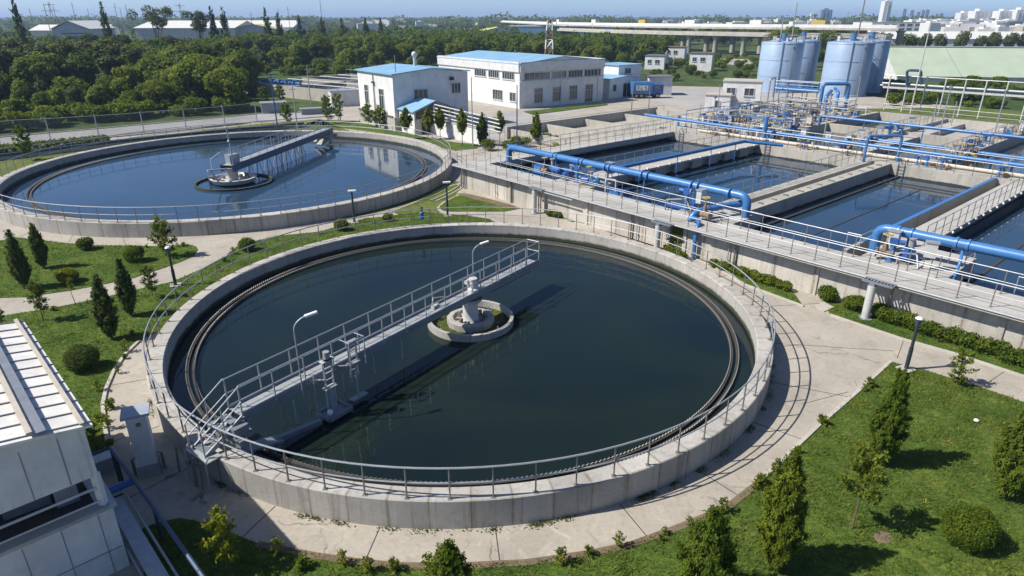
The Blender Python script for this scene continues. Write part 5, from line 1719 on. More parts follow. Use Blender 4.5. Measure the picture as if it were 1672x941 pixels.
bldg('warehouse', 'second white roofed warehouse right of the ribbed one', 'warehouse', q, (.99, .1), 52, (-.1, .99), 40, 9.4, M['white_panel'], M['roof_white'], 3.0, .5, ridge=1)
q = atd(385, 300)
bldg('shed', 'dark barn with mossy green roof right of the white warehouses', 'shed', q, (.96, .2), 18, (-.2, .96), 22, 9.0, M['white_panel'], M['roof_yellow'], 2.0, .4, ridge=2)
q = atd(788, 420)
bldg('shed', 'barn with bright yellow roof at the left end of the viaduct', 'shed', q, (.96, .2), 20, (-.2, .96), 22, 6.0, M['white_panel'], M['roof_yellow'], 2.5, .4, ridge=2)
q = atd(830, 470)
bw, cb_, _ = bldg('warehouse', 'long blue fronted warehouse under the viaduct deck', 'warehouse', q, (1, 0), 70, (0, 1), 30, 8.5, M['roof_blue'], M['roof_white'], 0, .2, ridge=0)
for k in range(5):
    win(bw, q, (1, 0), 4 + k * 13, 9 + k * 13, .5, 3.0, 1)
q = atd(425, 330)
bldg('shed', 'small pale low shed among the trees at the centre left', 'shed', q, (1, 0), 14, (0, 1), 12, 6.8, M['white_wall'], M['roof_white'], .8, .3, ridge=1)

# --- viaduct: two decks on columns, curving away to the left
vp = [(132, 244), (118, 255), (96, 275), (70, 304), (48, 345), (30, 400), (14, 480), (0, 590), (-16, 740)]
vd = thing('viaduct', 'long elevated road viaduct with two pale decks on concrete columns', 'viaduct', (70, 304, 0))


def ribbon(pts, w, z0, z1, off=(0, 0)):
    L_, R_ = [], []
    for i, p in enumerate(pts):
        a_ = pts[max(0, i - 1)]
        b_ = pts[min(len(pts) - 1, i + 1)]
        t_ = _n((b_[0] - a_[0], b_[1] - a_[1], 0))
        n_ = (-t_[1], t_[0])
        L_.append((p[0] + off[0] + n_[0] * w / 2, p[1] + off[1] + n_[1] * w / 2))
        R_.append((p[0] + off[0] - n_[0] * w / 2, p[1] + off[1] - n_[1] * w / 2))
    m_ = MB()
    k = len(pts)
    m_.v = [(x, y, z0) for x, y in L_] + [(x, y, z0) for x, y in R_] + [(x, y, z1) for x, y in L_] + [(x, y, z1) for x, y in R_]
    for i in range(k - 1):
        m_.f += [(i, i + 1, k + i + 1, k + i), (2 * k + i, 3 * k + i, 3 * k + i + 1, 2 * k + i + 1), (i, 2 * k + i, 2 * k + i + 1, i + 1), (k + i, k + i + 1, 3 * k + i + 1, 3 * k + i)]
    m_.f += [(0, k, 3 * k, 2 * k), (k - 1, 3 * k - 1, 4 * k - 1, 2 * k - 1)]
    return m_


part('lower_deck', ribbon(vp[:6], 9, 6.9, 7.9), M['kerb'], vd)
part('lower_barrier', ribbon(vp[:6], .3, 7.9, 8.5, (-3.0, -3.0)), M['kerb'], vd)
part('upper_deck', ribbon(vp, 12, 9.4, 10.2, (9, 9)), M['kerb'], vd)
part('upper_barrier', ribbon(vp, .4, 10.2, 11.3, (5.0, 5.0)), M['white_wall'], vd)
for i, (x, y) in enumerate(resample([(p[0], p[1], 0) for p in vp[:6]], 12.5)[k][:2] for k in range(11)):
    part('column', MB().lathe([(.02, -.2), (1.0, -.2), (.95, 5.2), (1.6, 6.2), (1.6, 6.9), (.02, 6.9)], (x - 1.5, y - 1.5, 0), 14, closed=False), M['wall_old'], vd)
    part('column', MB().lathe([(.02, -.2), (1.1, -.2), (1.1, 8.4), (1.9, 9.4), (.02, 9.4)], (x + 9, y + 9, 0), 14, closed=False), M['wall_old'], vd)
# cars as specks on the viaduct
GV = 'vehicles on the viaduct'
for i, f in enumerate((1.3, 2.1, 2.9, 3.6, 4.5, 5.4)):
    k = int(f)
    x, y = vp[k][0] + (vp[k + 1][0] - vp[k][0]) * (f - k) + 6, vp[k][1] + (vp[k + 1][1] - vp[k][1]) * (f - k) + 7
    ang = math.atan2(vp[k + 1][1] - vp[k][1], vp[k + 1][0] - vp[k][0])
    v_ = thing('truck' if i % 2 else 'van', 'tiny pale vehicle driving on the upper viaduct deck', 'vehicle', (x, y, 10.2), GV)
    part('body', MB().box((x, y, 10.6), (5, 2.2, 2.2), ang), M['white_wall'] if i % 3 else M['yellow'], v_)
    part('wheel', MB().tube([(x - 1.5, y - 1.0, 10.6), (x - 1.5, y + 1.0, 10.6)], .4, 10).tube([(x + 1.5, y - 1.0, 10.6), (x + 1.5, y + 1.0, 10.6)], .4, 10), M['rubber'], v_)
# --- red and white lattice mast
q = atd(896, 205)
lt = thing('lattice_mast', 'red and white lattice mast behind the workshop roof', 'mast', q)
for k in range(5):
    mb = MB()
    za, zb_ = k * 2.55, (k + 1) * 2.55
    wa, wb = 1.35 - k * .13, 1.35 - (k + 1) * .13
    cs = [(-1, -1), (1, -1), (1, 1), (-1, 1)]
    for i in range(4):
        s0, s1 = cs[i], cs[(i + 1) % 4]
        mb.tube([(q[0] + s0[0] * wa, q[1] + s0[1] * wa, za), (q[0] + s0[0] * wb, q[1] + s0[1] * wb, zb_)], .16, 5)
        mb.tube([(q[0] + s0[0] * wa, q[1] + s0[1] * wa, za), (q[0] + s1[0] * wb, q[1] + s1[1] * wb, zb_)], .09, 4)
        mb.tube([(q[0] + s1[0] * wa, q[1] + s1[1] * wa, za), (q[0] + s0[0] * wb, q[1] + s0[1] * wb, zb_)], .09, 4)
        mb.tube([(q[0] + s0[0] * wb, q[1] + s0[1] * wb, zb_), (q[0] + s1[0] * wb, q[1] + s1[1] * wb, zb_)], .1, 4)
    part('section', mb, M['rust'] if k % 2 else M['lamp_white'], lt)
part('top_drum', MB().tube([(q[0], q[1], 12.2), (q[0], q[1], 13.0)], .9, 10), M['rust'], lt)

# --- far utility poles and pylons
GP2 = 'thin poles against the sky at the left'
for i, (px, yt, D) in enumerate(((93, 6, 260), (106, 10, 280), (66, 14, 300), (136, 4, 300), (158, 14, 320), (204, 6, 280), (211, 12, 300), (221, 8, 290), (232, 16, 330), (418, 20, 300), (462, 14, 330), (478, 11, 310), (531, 1, 300), (1166, 22, 330), (1376, 20, 400))):
    q = atd(px, D)
    h = CAM_H + D * math.tan(math.atan((470.5 - yt) / F_PX) - PITCH)
    pole('thin utility pole with short arm standing above the distant trees', q, h, .16, M['steel_dark'], 'utility_pole', 'pole', GP2, arms=((0, h * .93, 2.0),) if i % 2 else ())
for px, yt, D in ((98, 4, 330), (305, 6, 360)):
    q = atd(px, D)
    h = CAM_H + D * math.tan(math.atan((470.5 - yt) / F_PX) - PITCH)
    t = thing('pylon', 'distant lattice pylon with two cross arms ' + ('left of the bare poles' if px < 100 else 'right of the umbrella shaped tree'), 'pylon', q)
    mb = MB()
    for sx_ in (-1, 1):
        mb.tube([(q[0] + sx_ * 1.4, q[1], 0), (q[0] + sx_ * .2, q[1], h)], .12, 4)
    for k in range(8):
        z = h * k / 8
        w0 = 1.4 - 1.2 * k / 8
        mb.tube([(q[0] - w0, q[1], z), (q[0] + w0 * .9, q[1], z + h / 8)], .07, 4)
    part('tower', mb, M['steel_dark'], t)
    part('cross_arm', MB().beam((q[0] - 4.2, q[1], h * .82), (q[0] + 4.2, q[1], h * .82), .18, .2).beam((q[0] - 2.6, q[1], h * .95), (q[0] + 2.6, q[1], h * .95), .15, .2), M['steel_dark'], t)

# --- small treatment basins beyond the fence at the left
a_, b_ = at(404, 152), at(590, 172)
d = _n((b_[0] - a_[0], b_[1] - a_[1], 0)); n_ = (-d[1], d[0], 0); Lb = math.dist(a_, b_)


def LB(s, t, z):
    return (a_[0] + d[0] * s + n_[0] * t, a_[1] + d[1] * s + n_[1] * t, z)


lb = thing('filter_basin', 'beige walled filter basins with blue pipework beyond the fence left of the pump house', 'basin', a_)
mb = MB()
for p, q in (((0, 0), (Lb, 0)), ((0, 0), (0, 26)), ((0, 26), (Lb + 6, 26)), ((Lb * .42, 0), (Lb * .42, 26)), ((Lb * .75, 0), (Lb * .75, 26)), ((0, 13), (Lb, 13))):
    mb.beam(LB(*p, .95), LB(*q, .95), .45, 2.1)
part('wall', mb, M['wall_old'], lb)
w = MB(); w.add([LB(0, 0, 1.4), LB(Lb, 0, 1.4), LB(Lb, 26, 1.4), LB(0, 26, 1.4)], [(0, 1, 2, 3)])
struct('water', w, M['water4'])
mb = MB()
for t_ in (4, 9, 17, 22):
    mb.tube([LB(1, t_, 2.1), LB(Lb - 1, t_, 2.1)], .1, 8)
part('pipe', mb, M['steel_white'], lb)
mb = MB()
for k in range(10):
    mb.box(LB(2.5 + k * 1.1, 2.2, 2.0), (.7, .7, .5 + .3 * (k % 2)), .3)
mb.tube([LB(2, 2.2, 2.3), LB(14, 2.2, 2.3)], .25, 8)
part('blue_gear', mb, M['blue'], lb)
mb = MB()
for k in range(9):
    mb.tube([LB(k * Lb / 8, .2, 2.0), LB(k * Lb / 8, .2, 3.0)], .04, 5)
    mb.tube([LB(k * Lb / 8, 25, 2.0), LB(k * Lb / 8, 25, 3.0)], .04, 5)
mb.tube([LB(0, 25, 3.0), LB(Lb, 25, 3.0)], .05, 5).tube([LB(Lb * .4, 12, 3.2), LB(Lb, 12, 3.2)], .08, 5)
part('railing', mb, M['steel'], lb)
# pipe channel between tank 2 and the road
ch = [at(x, y, 0) for x, y in ((-40, 266), (40, 257), (110, 248), (190, 238), (290, 227), (400, 216), (500, 207))]
cn = thing('pipe_channel', 'low pale concrete pipe channel with blue pipe behind the far clarifier', 'channel', ch[2])
mb = MB()
for p, q in zip(ch, ch[1:]):
    mb.beam((p[0], p[1], .25), (q[0], q[1], .25), .9, .5)
part('channel', mb, M['kerb'], cn)
part('pipe', MB().tube([(p[0], p[1] - .7, .55) for p in ch], .16, 8), M['girder_blue'], cn)
part('rail', MB().tube([(p[0], p[1] + .5, 1.1) for p in ch], .05, 6), M['steel'], cn)
# white service boxes by the road end
for px, py, s, lab in ((563, 172, (4.6, 3, 2.4), 'white service container with grey top between filter basins and pump house'), (448, 184, (3.6, 2.2, 1.5), 'blue grey container beside the road end'), (520, 186, (5, 1.2, .8), 'long low pale tank beside the road end')):
    q = at(px, py)
    t = thing('container', lab, 'container', q)
    part('body', MB().box(q, s, .4), M['white_panel'] if s[0] == 4.6 else M['girder'], t)
    part('lid', MB().box((q[0], q[1], s[2]), (s[0] + .3, s[1] + .3, .12), .4), M['steel'], t)
# --- boundary fence
fp = [at(x, y, 0) for x, y in ((-70, 250), (0, 237), (40, 233), (100, 229.5), (158, 225), (210, 221), (260, 216), (308, 212), (352, 208), (395, 203), (420, 199))]
fe = thing('mesh_fence', 'tall chain link fence on grey posts along the road in front of the wood', 'fence', fp[3])
me = post_mesh(2.75, .06, M['steel'])
b = wloc(fe)
for p in resample(fp, 5.0):
    o = bpy.data.objects.new('post', me); COL.objects.link(o); o.parent = fe
    o.location = (p[0] - b[0], p[1] - b[1], p[2] - b[2])
mb = MB()
for p, q in zip(fp, fp[1:]):
    mb.obox((p[0], p[1], .1), (q[0] - p[0], q[1] - p[1], 0), (.004, .01, 0), (0, 0, 2.5))
part('mesh_panel', mb, M['mesh'], fe)
part('top_wire', MB().tube([(p[0], p[1], 2.6) for p in fp], .03, 5), M['steel'], fe)
# tall poles by the bridge of tank 2
for px, py, h, lab in ((455, 222, 7.4, 'blue and white post between tank bridge and road'), (486, 212, 5.6, 'grey post right of the blue and white one'), (556, 198, 4.4, 'dark post on the lawn left of the pump house'), (508, 172, 6.2, 'pale lamp post in front of the filter basins')):
    pole(lab, at(px, py), h, .1, M['girder_blue'] if px == 455 else M['steel'], arms=((0, h - .5, .9),))

# ------------------------------------------------------------------ shed at the lower left
sc_ = (-10.25, 13.15)
f1 = _n((-.70, .714, 0)); f2 = (f1[1] * -1, f1[0], 0)
f2 = (-.714, -.70, 0)


def SH(s, t, z):
    """s along the long right side (away from camera), t to the left"""
    return (sc_[0] + f1[0] * s + f2[0] * t, sc_[1] + f1[1] * s + f2[1] * t, z)


hs = thing('machine_shed', 'white metal machine shed with ribbed roof and open middle storey at the lower left', 'shed', SH(0, 0, 0))
LS, WS = 7.9, 6.0
mb = MB()
nseg = 6
rv = []
for k in range(nseg + 1):
    t_ = -.12 + (WS + .2) * k / nseg
    z = 4.5 + .55 * math.sin(math.pi * k / nseg * .6)
    rv += [SH(-.15, t_, z), SH(LS, t_, z), SH(-.15, t_, z - .07), SH(LS, t_, z - .07)]
fs = []
for k in range(nseg):
    a4, b4 = 4 * k, 4 * k + 4
    fs += [(a4, a4 + 1, b4 + 1, b4), (a4 + 2, b4 + 2, b4 + 3, a4 + 3), (a4, b4, b4 + 2, a4 + 2), (a4 + 1, a4 + 3, b4 + 3, b4 + 1)]
fs += [(0, 2, 3, 1), (4 * nseg, 4 * nseg + 1, 4 * nseg + 3, 4 * nseg + 2)]
mb.add(rv, fs)
rf = part('roof', mb, M['roof_white'], hs)
for i in range(13):
    s = .0 + i * (LS - .05) / 12
    part('roof_rib', MB().tube([SH(s, -.12 + (WS + .2) * k / nseg, 4.52 + .55 * math.sin(math.pi * k / nseg * .6)) for k in range(nseg + 1)], .020, 6), M['steel'], rf)
part('roof_batten', MB().beam(SH(-.18, .08, 4.62), SH(LS, .08, 4.62), .1, .05).beam(SH(-.18, 1.08, 4.84), SH(LS, 1.08, 4.84), .12, .06), M['rusty_white'], rf)
part('roof_batten', MB().beam(SH(-.18, .88, 4.78), SH(LS, .88, 4.78), .22, .03), M['girder'], rf)
mb = MB()
zr = lambda t_: 4.5 + .55 * math.sin(math.pi * max(0, (t_ + .12) / (WS + .2)) * .6) - .09
for k in range(12):
    t0_, t1_ = .05 + (WS - .05) * k / 12, .05 + (WS - .05) * (k + 1) / 12
    mb.add([SH(0, t0_, 3.02), SH(0, t1_, 3.02), SH(0, t1_, zr(t1_)), SH(0, t0_, zr(t0_)), SH(.1, t0_, 3.02), SH(.1, t1_, 3.02), SH(.1, t1_, zr(t1_)), SH(.1, t0_, zr(t0_))],
           [(0, 1, 2, 3), (5, 4, 7, 6), (3, 2, 6, 7), (1, 0, 4, 5)])
mb.obox(SH(.1, .05, 3.02), tuple(c * (LS - .2) for c in f1), tuple(c * .1 for c in f2), (0, 0, 1.44))
up_w = part('upper_panel', mb, M['white_panel'], hs)
for k in range(7):
    part('panel_joint', MB().beam(SH(-.004, .62 + k * .75, 3.04), SH(-.004, .62 + k * .75, 4.38), .022, .012, up=f1), M['girder'], up_w)
mb = MB()
mb.obox(SH(0, -.05, -.2), tuple(c * .16 for c in f1), tuple(c * (WS + .2) for c in f2), (0, 0, 2.2))
mb.obox(SH(.16, -.05, -.2), tuple(c * (LS - .2) for c in f1), tuple(c * .16 for c in f2), (0, 0, 2.2))
lw_ = part('lower_wall', mb, M['white_panel'], hs)
for k in range(7):
    part('panel_joint', MB().beam(SH(-.004, .3 + k * .8, .02), SH(-.004, .3 + k * .8, 1.9), .018, .012, up=f1), M['girder'], lw_)
part('panel_joint', MB().beam(SH(-.006, .0, .72), SH(-.006, WS, .72), .014, .03, up=f1), M['girder'], lw_)
part('ledge', MB().beam(SH(.1, -.12, 2.05), SH(.1, WS, 2.05), .42, .1).beam(SH(-.1, .05, 2.05), SH(LS, .05, 2.05), .4, .09), M['steel'], hs)
for s, t_ in ((.1, .1), (.1, 2.6), (.1, 5.0), (3.8, .1), (7.5, .1)):
    part('column', MB().beam(SH(s, t_, 2.1), SH(s, t_, 3.05), .16, .16), M['white_panel'], hs)
part('guard_rail', MB().tube([SH(.05, .1, 2.65), SH(.05, WS, 2.65)], .035, 6).tube([SH(.05, .1, 2.25), SH(.05, WS, 2.25)], .025, 6).tube([SH(.1, .05, 2.65), SH(LS, .05, 2.65)], .035, 6), M['steel_white'], hs)
part('floor', MB().obox(SH(.1, .1, 1.9), tuple(c * (LS - .3) for c in f1), tuple(c * (WS - .2) for c in f2), (0, 0, .08)), M['dark'], hs)
part('back_wall', MB().obox(SH(LS - .3, .1, 1.98), tuple(c * .1 for c in f1), tuple(c * (WS - .2) for c in f2), (0, 0, 1.1)), M['steel_dark'], hs)
mach = thing('compressor', 'dark grey compressor machine inside the open storey of the white shed', 'machine', SH(1.6, 1.6, 1.98))
part('housing', MB().box(SH(1.6, 1.5, 1.98), (1.0, .7, .6), .7), M['girder'], mach)
part('motor', MB().tube([SH(1.2, 2.6, 2.3), SH(2.2, 2.6, 2.3)], .26, 14), M['black'], mach)
part('belt_guard', MB().box(SH(1.1, .7, 1.98), (.5, .5, .55), .7), M['steel'], mach)
# blue pipe and rails beside the shed
pipe('dark blue pipe running out from the shed to the slanting handrail', [SH(2.1, .0, 1.05), SH(2.05, -.98, 1.08)], .11, M['blue_dark'], name='blue_pipe')
hd = thing('handrail', 'slanting blue grey handrail pipe beside the white shed', 'railing', SH(1.3, -.95, 0))
part('top_rail', MB().tube([SH(4.05, -.02, 1.2), SH(4.05, -.9, 1.22), SH(-2.8, -1.02, 1.15), SH(-6, -1.08, 1.1)], .055, 8), M['girder_blue'], hd)
for s in (4.0, 3.6, .3, -2.8):
    part('post', MB().tube([SH(s, -.9 - (4 - s) * .018, 0), SH(s, -.9 - (4 - s) * .018, 1.2)], .045, 8), M['black'], hd)
dct = thing('cable_duct', 'long grey metal cable duct lying beside the white shed', 'duct', SH(0, -.9, 0))
part('duct', MB().beam(SH(1.95, -.36, .65), SH(-6, -.3, .65), .32, .26), M['steel'], dct)
part('duct_lid', MB().beam(SH(1.97, -.36, .8), SH(-6, -.3, .8), .38, .03), M['steel'], dct)
part('side_rail', MB().tube([SH(2.0, -.68, .75), SH(-6, -.66, .75)], .035, 6).tube([SH(1.9, -.1, .5), SH(-6, -.1, .5)], .03, 6), M['steel'], dct)
part('stand', MB().beam(SH(-.5, -.34, 0), SH(-.5, -.34, .53), .3, .1).beam(SH(-2.5, -.33, 0), SH(-2.5, -.33, .53), .3, .1), M['steel_dark'], dct)
bxs = thing('junction_box', 'pale blue box behind the corner of the white shed', 'box', SH(4.9, -.4, 0))
part('body', MB().box(SH(4.9, -.42, 0), (1.3, .5, .5), .78), M['steel'], bxs)
part('lid', MB().box(SH(4.9, -.42, .5), (1.4, .56, .04), .78), M['steel_white'], bxs)
mb = MB().tube([SH(3.2, -.75, .03), SH(2.8, -.5, .3), SH(2.5, -.15, .8)], .03, 6)
solid('cable', mb, M['rubber'], 'black cable hanging beside the pale blue box by the shed', 'cable', SH(1.7, -1, 0))
# --- the white cabinet pillar
q = at(246, 770)
kc = thing('control_pillar', 'tall white control pillar with grey cap standing on the path by the near clarifier', 'control cabinet', q)
ka = .45
part('body', MB().box((q[0], q[1], .42), (.56, .5, 1.8), ka), M['white_panel'], kc)
part('cap', MB().box((q[0], q[1], 2.22), (.78, .7, .09), ka), M['cap_grey'], kc)
part('base', MB().box((q[0], q[1], 0), (.62, .56, .42), ka), M['steel'], kc)
ex, ey = math.sin(ka), -math.cos(ka)
part('emblem', MB().box((q[0] + ex * .255 + .04, q[1] + ey * .255, 1.88), (.13, .02, .12), ka), M['rust'], kc)
mb = MB()
for sg_ in (-1, 1):
    cx_, cy_ = q[0] + math.cos(ka) * .42 * sg_, q[1] + math.sin(ka) * .42 * sg_
    mb.tube([(cx_, cy_, 0), (cx_, cy_, .6), (cx_ - math.cos(ka) * .12 * sg_, cy_ - math.sin(ka) * .12 * sg_, .66)], .045, 8)
part('side_pipe', mb, M['steel_dark'], kc)

# ------------------------------------------------------------------ path lamps and small posts
def path_lamp(px, py, h, lab, head):
    q = at(px, py)
    t = thing('path_lamp', lab, 'lamp post', q, 'path lamps')
    part('post', MB().tube([q, (q[0], q[1], h * .5)], .085, 10).tube([(q[0], q[1], h * .5), (q[0], q[1], h)], .065, 10), M['black'], t)
    part('foot', MB().box((q[0], q[1], 0), (.55, .55, .07), .4), M['kerb'], t)
    if head == 0:
        part('lamp_head', MB().lathe([(.07, h), (.16, h + .26), (.17, h + .3), (.02, h + .3)], (q[0], q[1], 0), 14, closed=False), M['girder_blue'], t)
        part('lens', MB().lathe([(.15, h + .3), (.1, h + .36), (.01, h + .37)], (q[0], q[1], 0), 14, closed=False), M['lamp_white'], t)
    else:
        part('lamp_head', MB().beam((q[0] - .26, q[1], h + .02), (q[0] + .3, q[1], h + .05), .24, .09), M['lamp_white'], t)


path_lamp(287, 467, 1.9, 'black path lamp with white top on the lawn left of the near clarifier', 0)
path_lamp(579, 364, 2.3, 'black path lamp with flat white head between the two clarifiers', 1)
path_lamp(731, 353, 2.5, 'black path lamp with flat pale head beside the triangular lawn', 1)
path_lamp(1479, 604, 2.05, 'black path lamp with grey cone head at the corner of the front lawn', 0)
q = at(689, 362, 1.0)
t = thing('level_gauge', 'small blue instrument post with dark round head on the near clarifier rim', 'gauge', q)
part('post', MB().tube([q, (q[0], q[1], 1.9)], .045, 8), M['steel'], t)
part('housing', MB().lathe([(.1, 1.15), (.16, 1.2), (.14, 1.6), (.08, 1.66), (.01, 1.66)], (q[0], q[1], 0), 12, closed=False), M['blue_dark'], t)
part('head', MB().ball((q[0], q[1], 1.88), .14), M['black'], t)
q = at(1345, 503)
solid('manhole_cover', MB().prism([at2(1330, 500), at2(1345, 494), at2(1362, 503), at2(1345, 510)], -.05, .05), M['kerb'], 'flat concrete cover slab at the end of the lawn strip by the basin wall', 'cover', q)
q = at(1593, 690)
solid('litter', MB().ball((q[0], q[1], .09), .09, 8, 5, .7), M['lamp_white'], 'small white piece of litter lying on the front lawn', 'litter', q)
for px, py, r in ((1374, 858, .14), (1394, 865, .1), (955, 862, .05)):
    pass
# ------------------------------------------------------------------ vegetation
def quads(name, C, N, S, mat, seed=0, tilt=.7, long=1.0, updir=None):
    """many small leaf-like diamonds: centres C, outward normals N, sizes S"""
    rg = np.random.default_rng(seed)
    n = len(C)
    Nn = N + rg.normal(0, tilt, (n, 3))
    Nn /= np.linalg.norm(Nn, axis=1, keepdims=True) + 1e-9
    T = rg.normal(0, 1, (n, 3))
    if updir is not None:
        T = T * .45 + np.array(updir)
    T -= (T * Nn).sum(1, keepdims=True) * Nn
    T /= np.linalg.norm(T, axis=1, keepdims=True) + 1e-9
    Bt = np.cross(Nn, T)
    S = S[:, None]
    bend = Nn * S * rg.uniform(-.25, .25, (n, 1))
    V = np.stack([C - T * S * long, C + Bt * S * .55 + bend, C + T * S * long, C - Bt * S * .55 + bend], 1).reshape(-1, 3)
    me = bpy.data.meshes.new(name)
    me.vertices.add(4 * n)
    me.vertices.foreach_set('co', V.astype(np.float32).ravel())
    me.loops.add(4 * n)
    me.loops.foreach_set('vertex_index', np.arange(4 * n, dtype=np.int32))
    me.polygons.add(n)
    me.polygons.foreach_set('loop_start', np.arange(0, 4 * n, 4, dtype=np.int32))
    me.materials.append(mat)
    me.update(calc_edges=True)
    return me


def lobes_cloud(rg, lobes, n, inner=.55):
    W = np.array([l[1][0] * l[1][1] + l[1][0] * l[1][2] for l in lobes])
    idx = rg.choice(len(lobes), n, p=W / W.sum())
    Cn = np.array([l[0] for l in lobes])[idx]
    Rd = np.array([l[1] for l in lobes])[idx]
    d = rg.normal(0, 1, (n, 3))
    d[:, 2] = np.where(rg.random(n) < .3, np.abs(d[:, 2]), d[:, 2])
    d /= np.linalg.norm(d, axis=1, keepdims=True)
    r = (inner + (1 - inner) * rg.random((n, 1)) ** .5) * (1 + rg.normal(0, .07, (n, 1)))
    return Cn + d * Rd * r, d


def mesh_obj(name, me, parent, loc=(0, 0, 0)):
    o = bpy.data.objects.new(name, me)
    COL.objects.link(o)
    o.parent = parent
    o.location = loc
    return o


def limbs(rg, h, r0, tips):
    mb = MB().tube([(0, 0, -.1), (rg.normal(0, .03) * h, rg.normal(0, .03) * h, h * .3), (0, 0, h * .62)], r0, 7, r2=r0 * .45)
    for t in tips:
        mb.tube([(0, 0, h * .28), (t[0] * .5, t[1] * .5, t[2] * .7), tuple(t)], r0 * .45, 5, r2=r0 * .12)
    return mb


def broad_tree(seed, h, w, n, leaf, mat, name='broadleaf_tree'):
    rg = np.random.default_rng(seed)
    lobes = [((0, 0, h * .66), (w * .36, w * .36, h * .30))]
    for k in range(13):
        a = k * 2.4 + rg.uniform(0, .8)
        rr_ = w * rg.uniform(.18, .36)
        z = h * rg.uniform(.34, .84)
        s = w * rg.uniform(.15, .25)
        lobes.append(((rr_ * math.cos(a), rr_ * math.sin(a), z), (s, s, s * rg.uniform(.75, 1.05))))
    Cn, d = lobes_cloud(rg, lobes, n)
    Cn[:, 2] = np.maximum(Cn[:, 2], h * .12)
    S = leaf * rg.uniform(.6, 1.3, n)
    return lobes, quads(name, Cn, d + np.array([0, 0, .25]), S, mat, seed, .42)


def tree_proto(seed, h, w, n, leaf, mat, name, label, cat='tree', trunk=True):
    lobes, me = broad_tree(seed, h, w, n, leaf, mat)
    rg = np.random.default_rng(seed + 1)
    t = thing(name, label, cat, (0, 0, 0))
    mesh_obj('crown', me, t)
    if trunk:
        mb = limbs(rg, h, h * .022, [l[0] for l in lobes[1:8]])
        mesh_obj('trunk', mesh_of('trunk', mb.v, mb.f, M['trunk']), t)
    return t


def cypress_mesh(seed, h, w, n, leaf, mat, base=.07, egg=.36, power=.66, sprays=250):
    """upright flame shaped sprays set round the trunk, each a tapering bunch of small leaves"""
    rg = np.random.default_rng(seed)
    prof = lambda t: np.where(t < egg, .55 + .45 * np.sin(np.clip(t / egg, 0, 1) * math.pi / 2), np.clip(1 - ((t - egg) / (1 - egg)), 0, 1) ** (power + .12))
    k = sprays
    w = w * .86
    t = np.sort(rg.beta(1.0, 1.25, k)) * .93
    a = np.arange(k) * 2.39996 + rg.normal(0, .35, k)
    tip = w / 2 * prof(np.minimum(t + .05, .99)) * rg.uniform(.72, 1.16, k)
    z0 = h * (base + (1 - base) * t)
    up = h * rg.uniform(.09, .17, k) * (1 - .35 * t)
    lean = rg.normal(0, w * .05, (k, 2))
    A = np.stack([tip * .25 * np.cos(a), tip * .25 * np.sin(a), z0 - up * .25], 1)
    E_ = np.stack([tip * np.cos(a) + lean[:, 0], tip * np.sin(a) + lean[:, 1], np.minimum(z0 + up, h * 1.0)], 1)
    E_[-3:, 2] = h; E_[-3:, :2] *= .3
    wt = (tip + .08 * w) * up
    idx = rg.choice(k, n, p=wt / wt.sum())
    f = rg.random((n, 1)) ** .75
    wid = (w * .088 * (1 - .62 * f) * (.55 + prof(t)[idx][:, None] * .6))
    C = A[idx] * (1 - f) + E_[idx] * f + rg.normal(0, 1, (n, 3)) * wid * np.array([.75, .75, .9])
    C[:, 2] = np.clip(C[:, 2], h * .02, h * 1.04)
    N = np.stack([np.cos(a[idx]), np.sin(a[idx]), np.full(n, .4)], 1)
    return quads('crown', C, N, leaf * rg.uniform(.5, 1.4, n), mat, seed, .5, 1.7, (0, 0, .9))


def cypress(seed, h, w, n, leaf, mat, label, loc=(0, 0, 0), group=None, name='cypress', **k):
    t = thing(name, label, 'tree', (0, 0, 0), group)
    mesh_obj('crown', cypress_mesh(seed, h, w, n, leaf, mat, **k), t)
    mb = MB().tube([(0, 0, -.05), (0, 0, h * .5)], max(.025, h * .014), 7, r2=.015)
    mesh_obj('trunk', mesh_of('trunk', mb.v, mb.f, M['trunk']), t)
    t.location = loc
    t.rotation_euler = (0, 0, seed * 1.3)
    return t


def globe_bush(seed, w, h, n, leaf, label, loc, group='clipped round bushes', mat=None, inner=.78):
    rg = np.random.default_rng(seed)
    lobes = [((0, 0, h * .5), (w / 2, w / 2, h / 2))]
    for k in range(9):
        a = k * 2.4
        lobes.append(((w * .28 * math.cos(a), w * .28 * math.sin(a), h * rg.uniform(.35, .72)), (w * .24, w * .24, h * .27)))
    Cn, d = lobes_cloud(rg, lobes, n, inner)
    Cn[:, 2] = np.maximum(Cn[:, 2], .03)
    t = thing('bush', label, 'bush', (0, 0, 0), group)
    mesh_obj('foliage', quads('foliage', Cn, d, leaf * rg.uniform(.6, 1.3, n), mat or M['bush'], seed, .6), t)
    mb = MB()
    for k in range(4):
        mb.tube([(0, 0, -.03), (w * .2 * math.cos(k * 1.6), w * .2 * math.sin(k * 1.6), h * .5)], .02, 5)
    mesh_obj('stem', mesh_of('stem', mb.v, mb.f, M['trunk']), t)
    t.location = loc
    return t


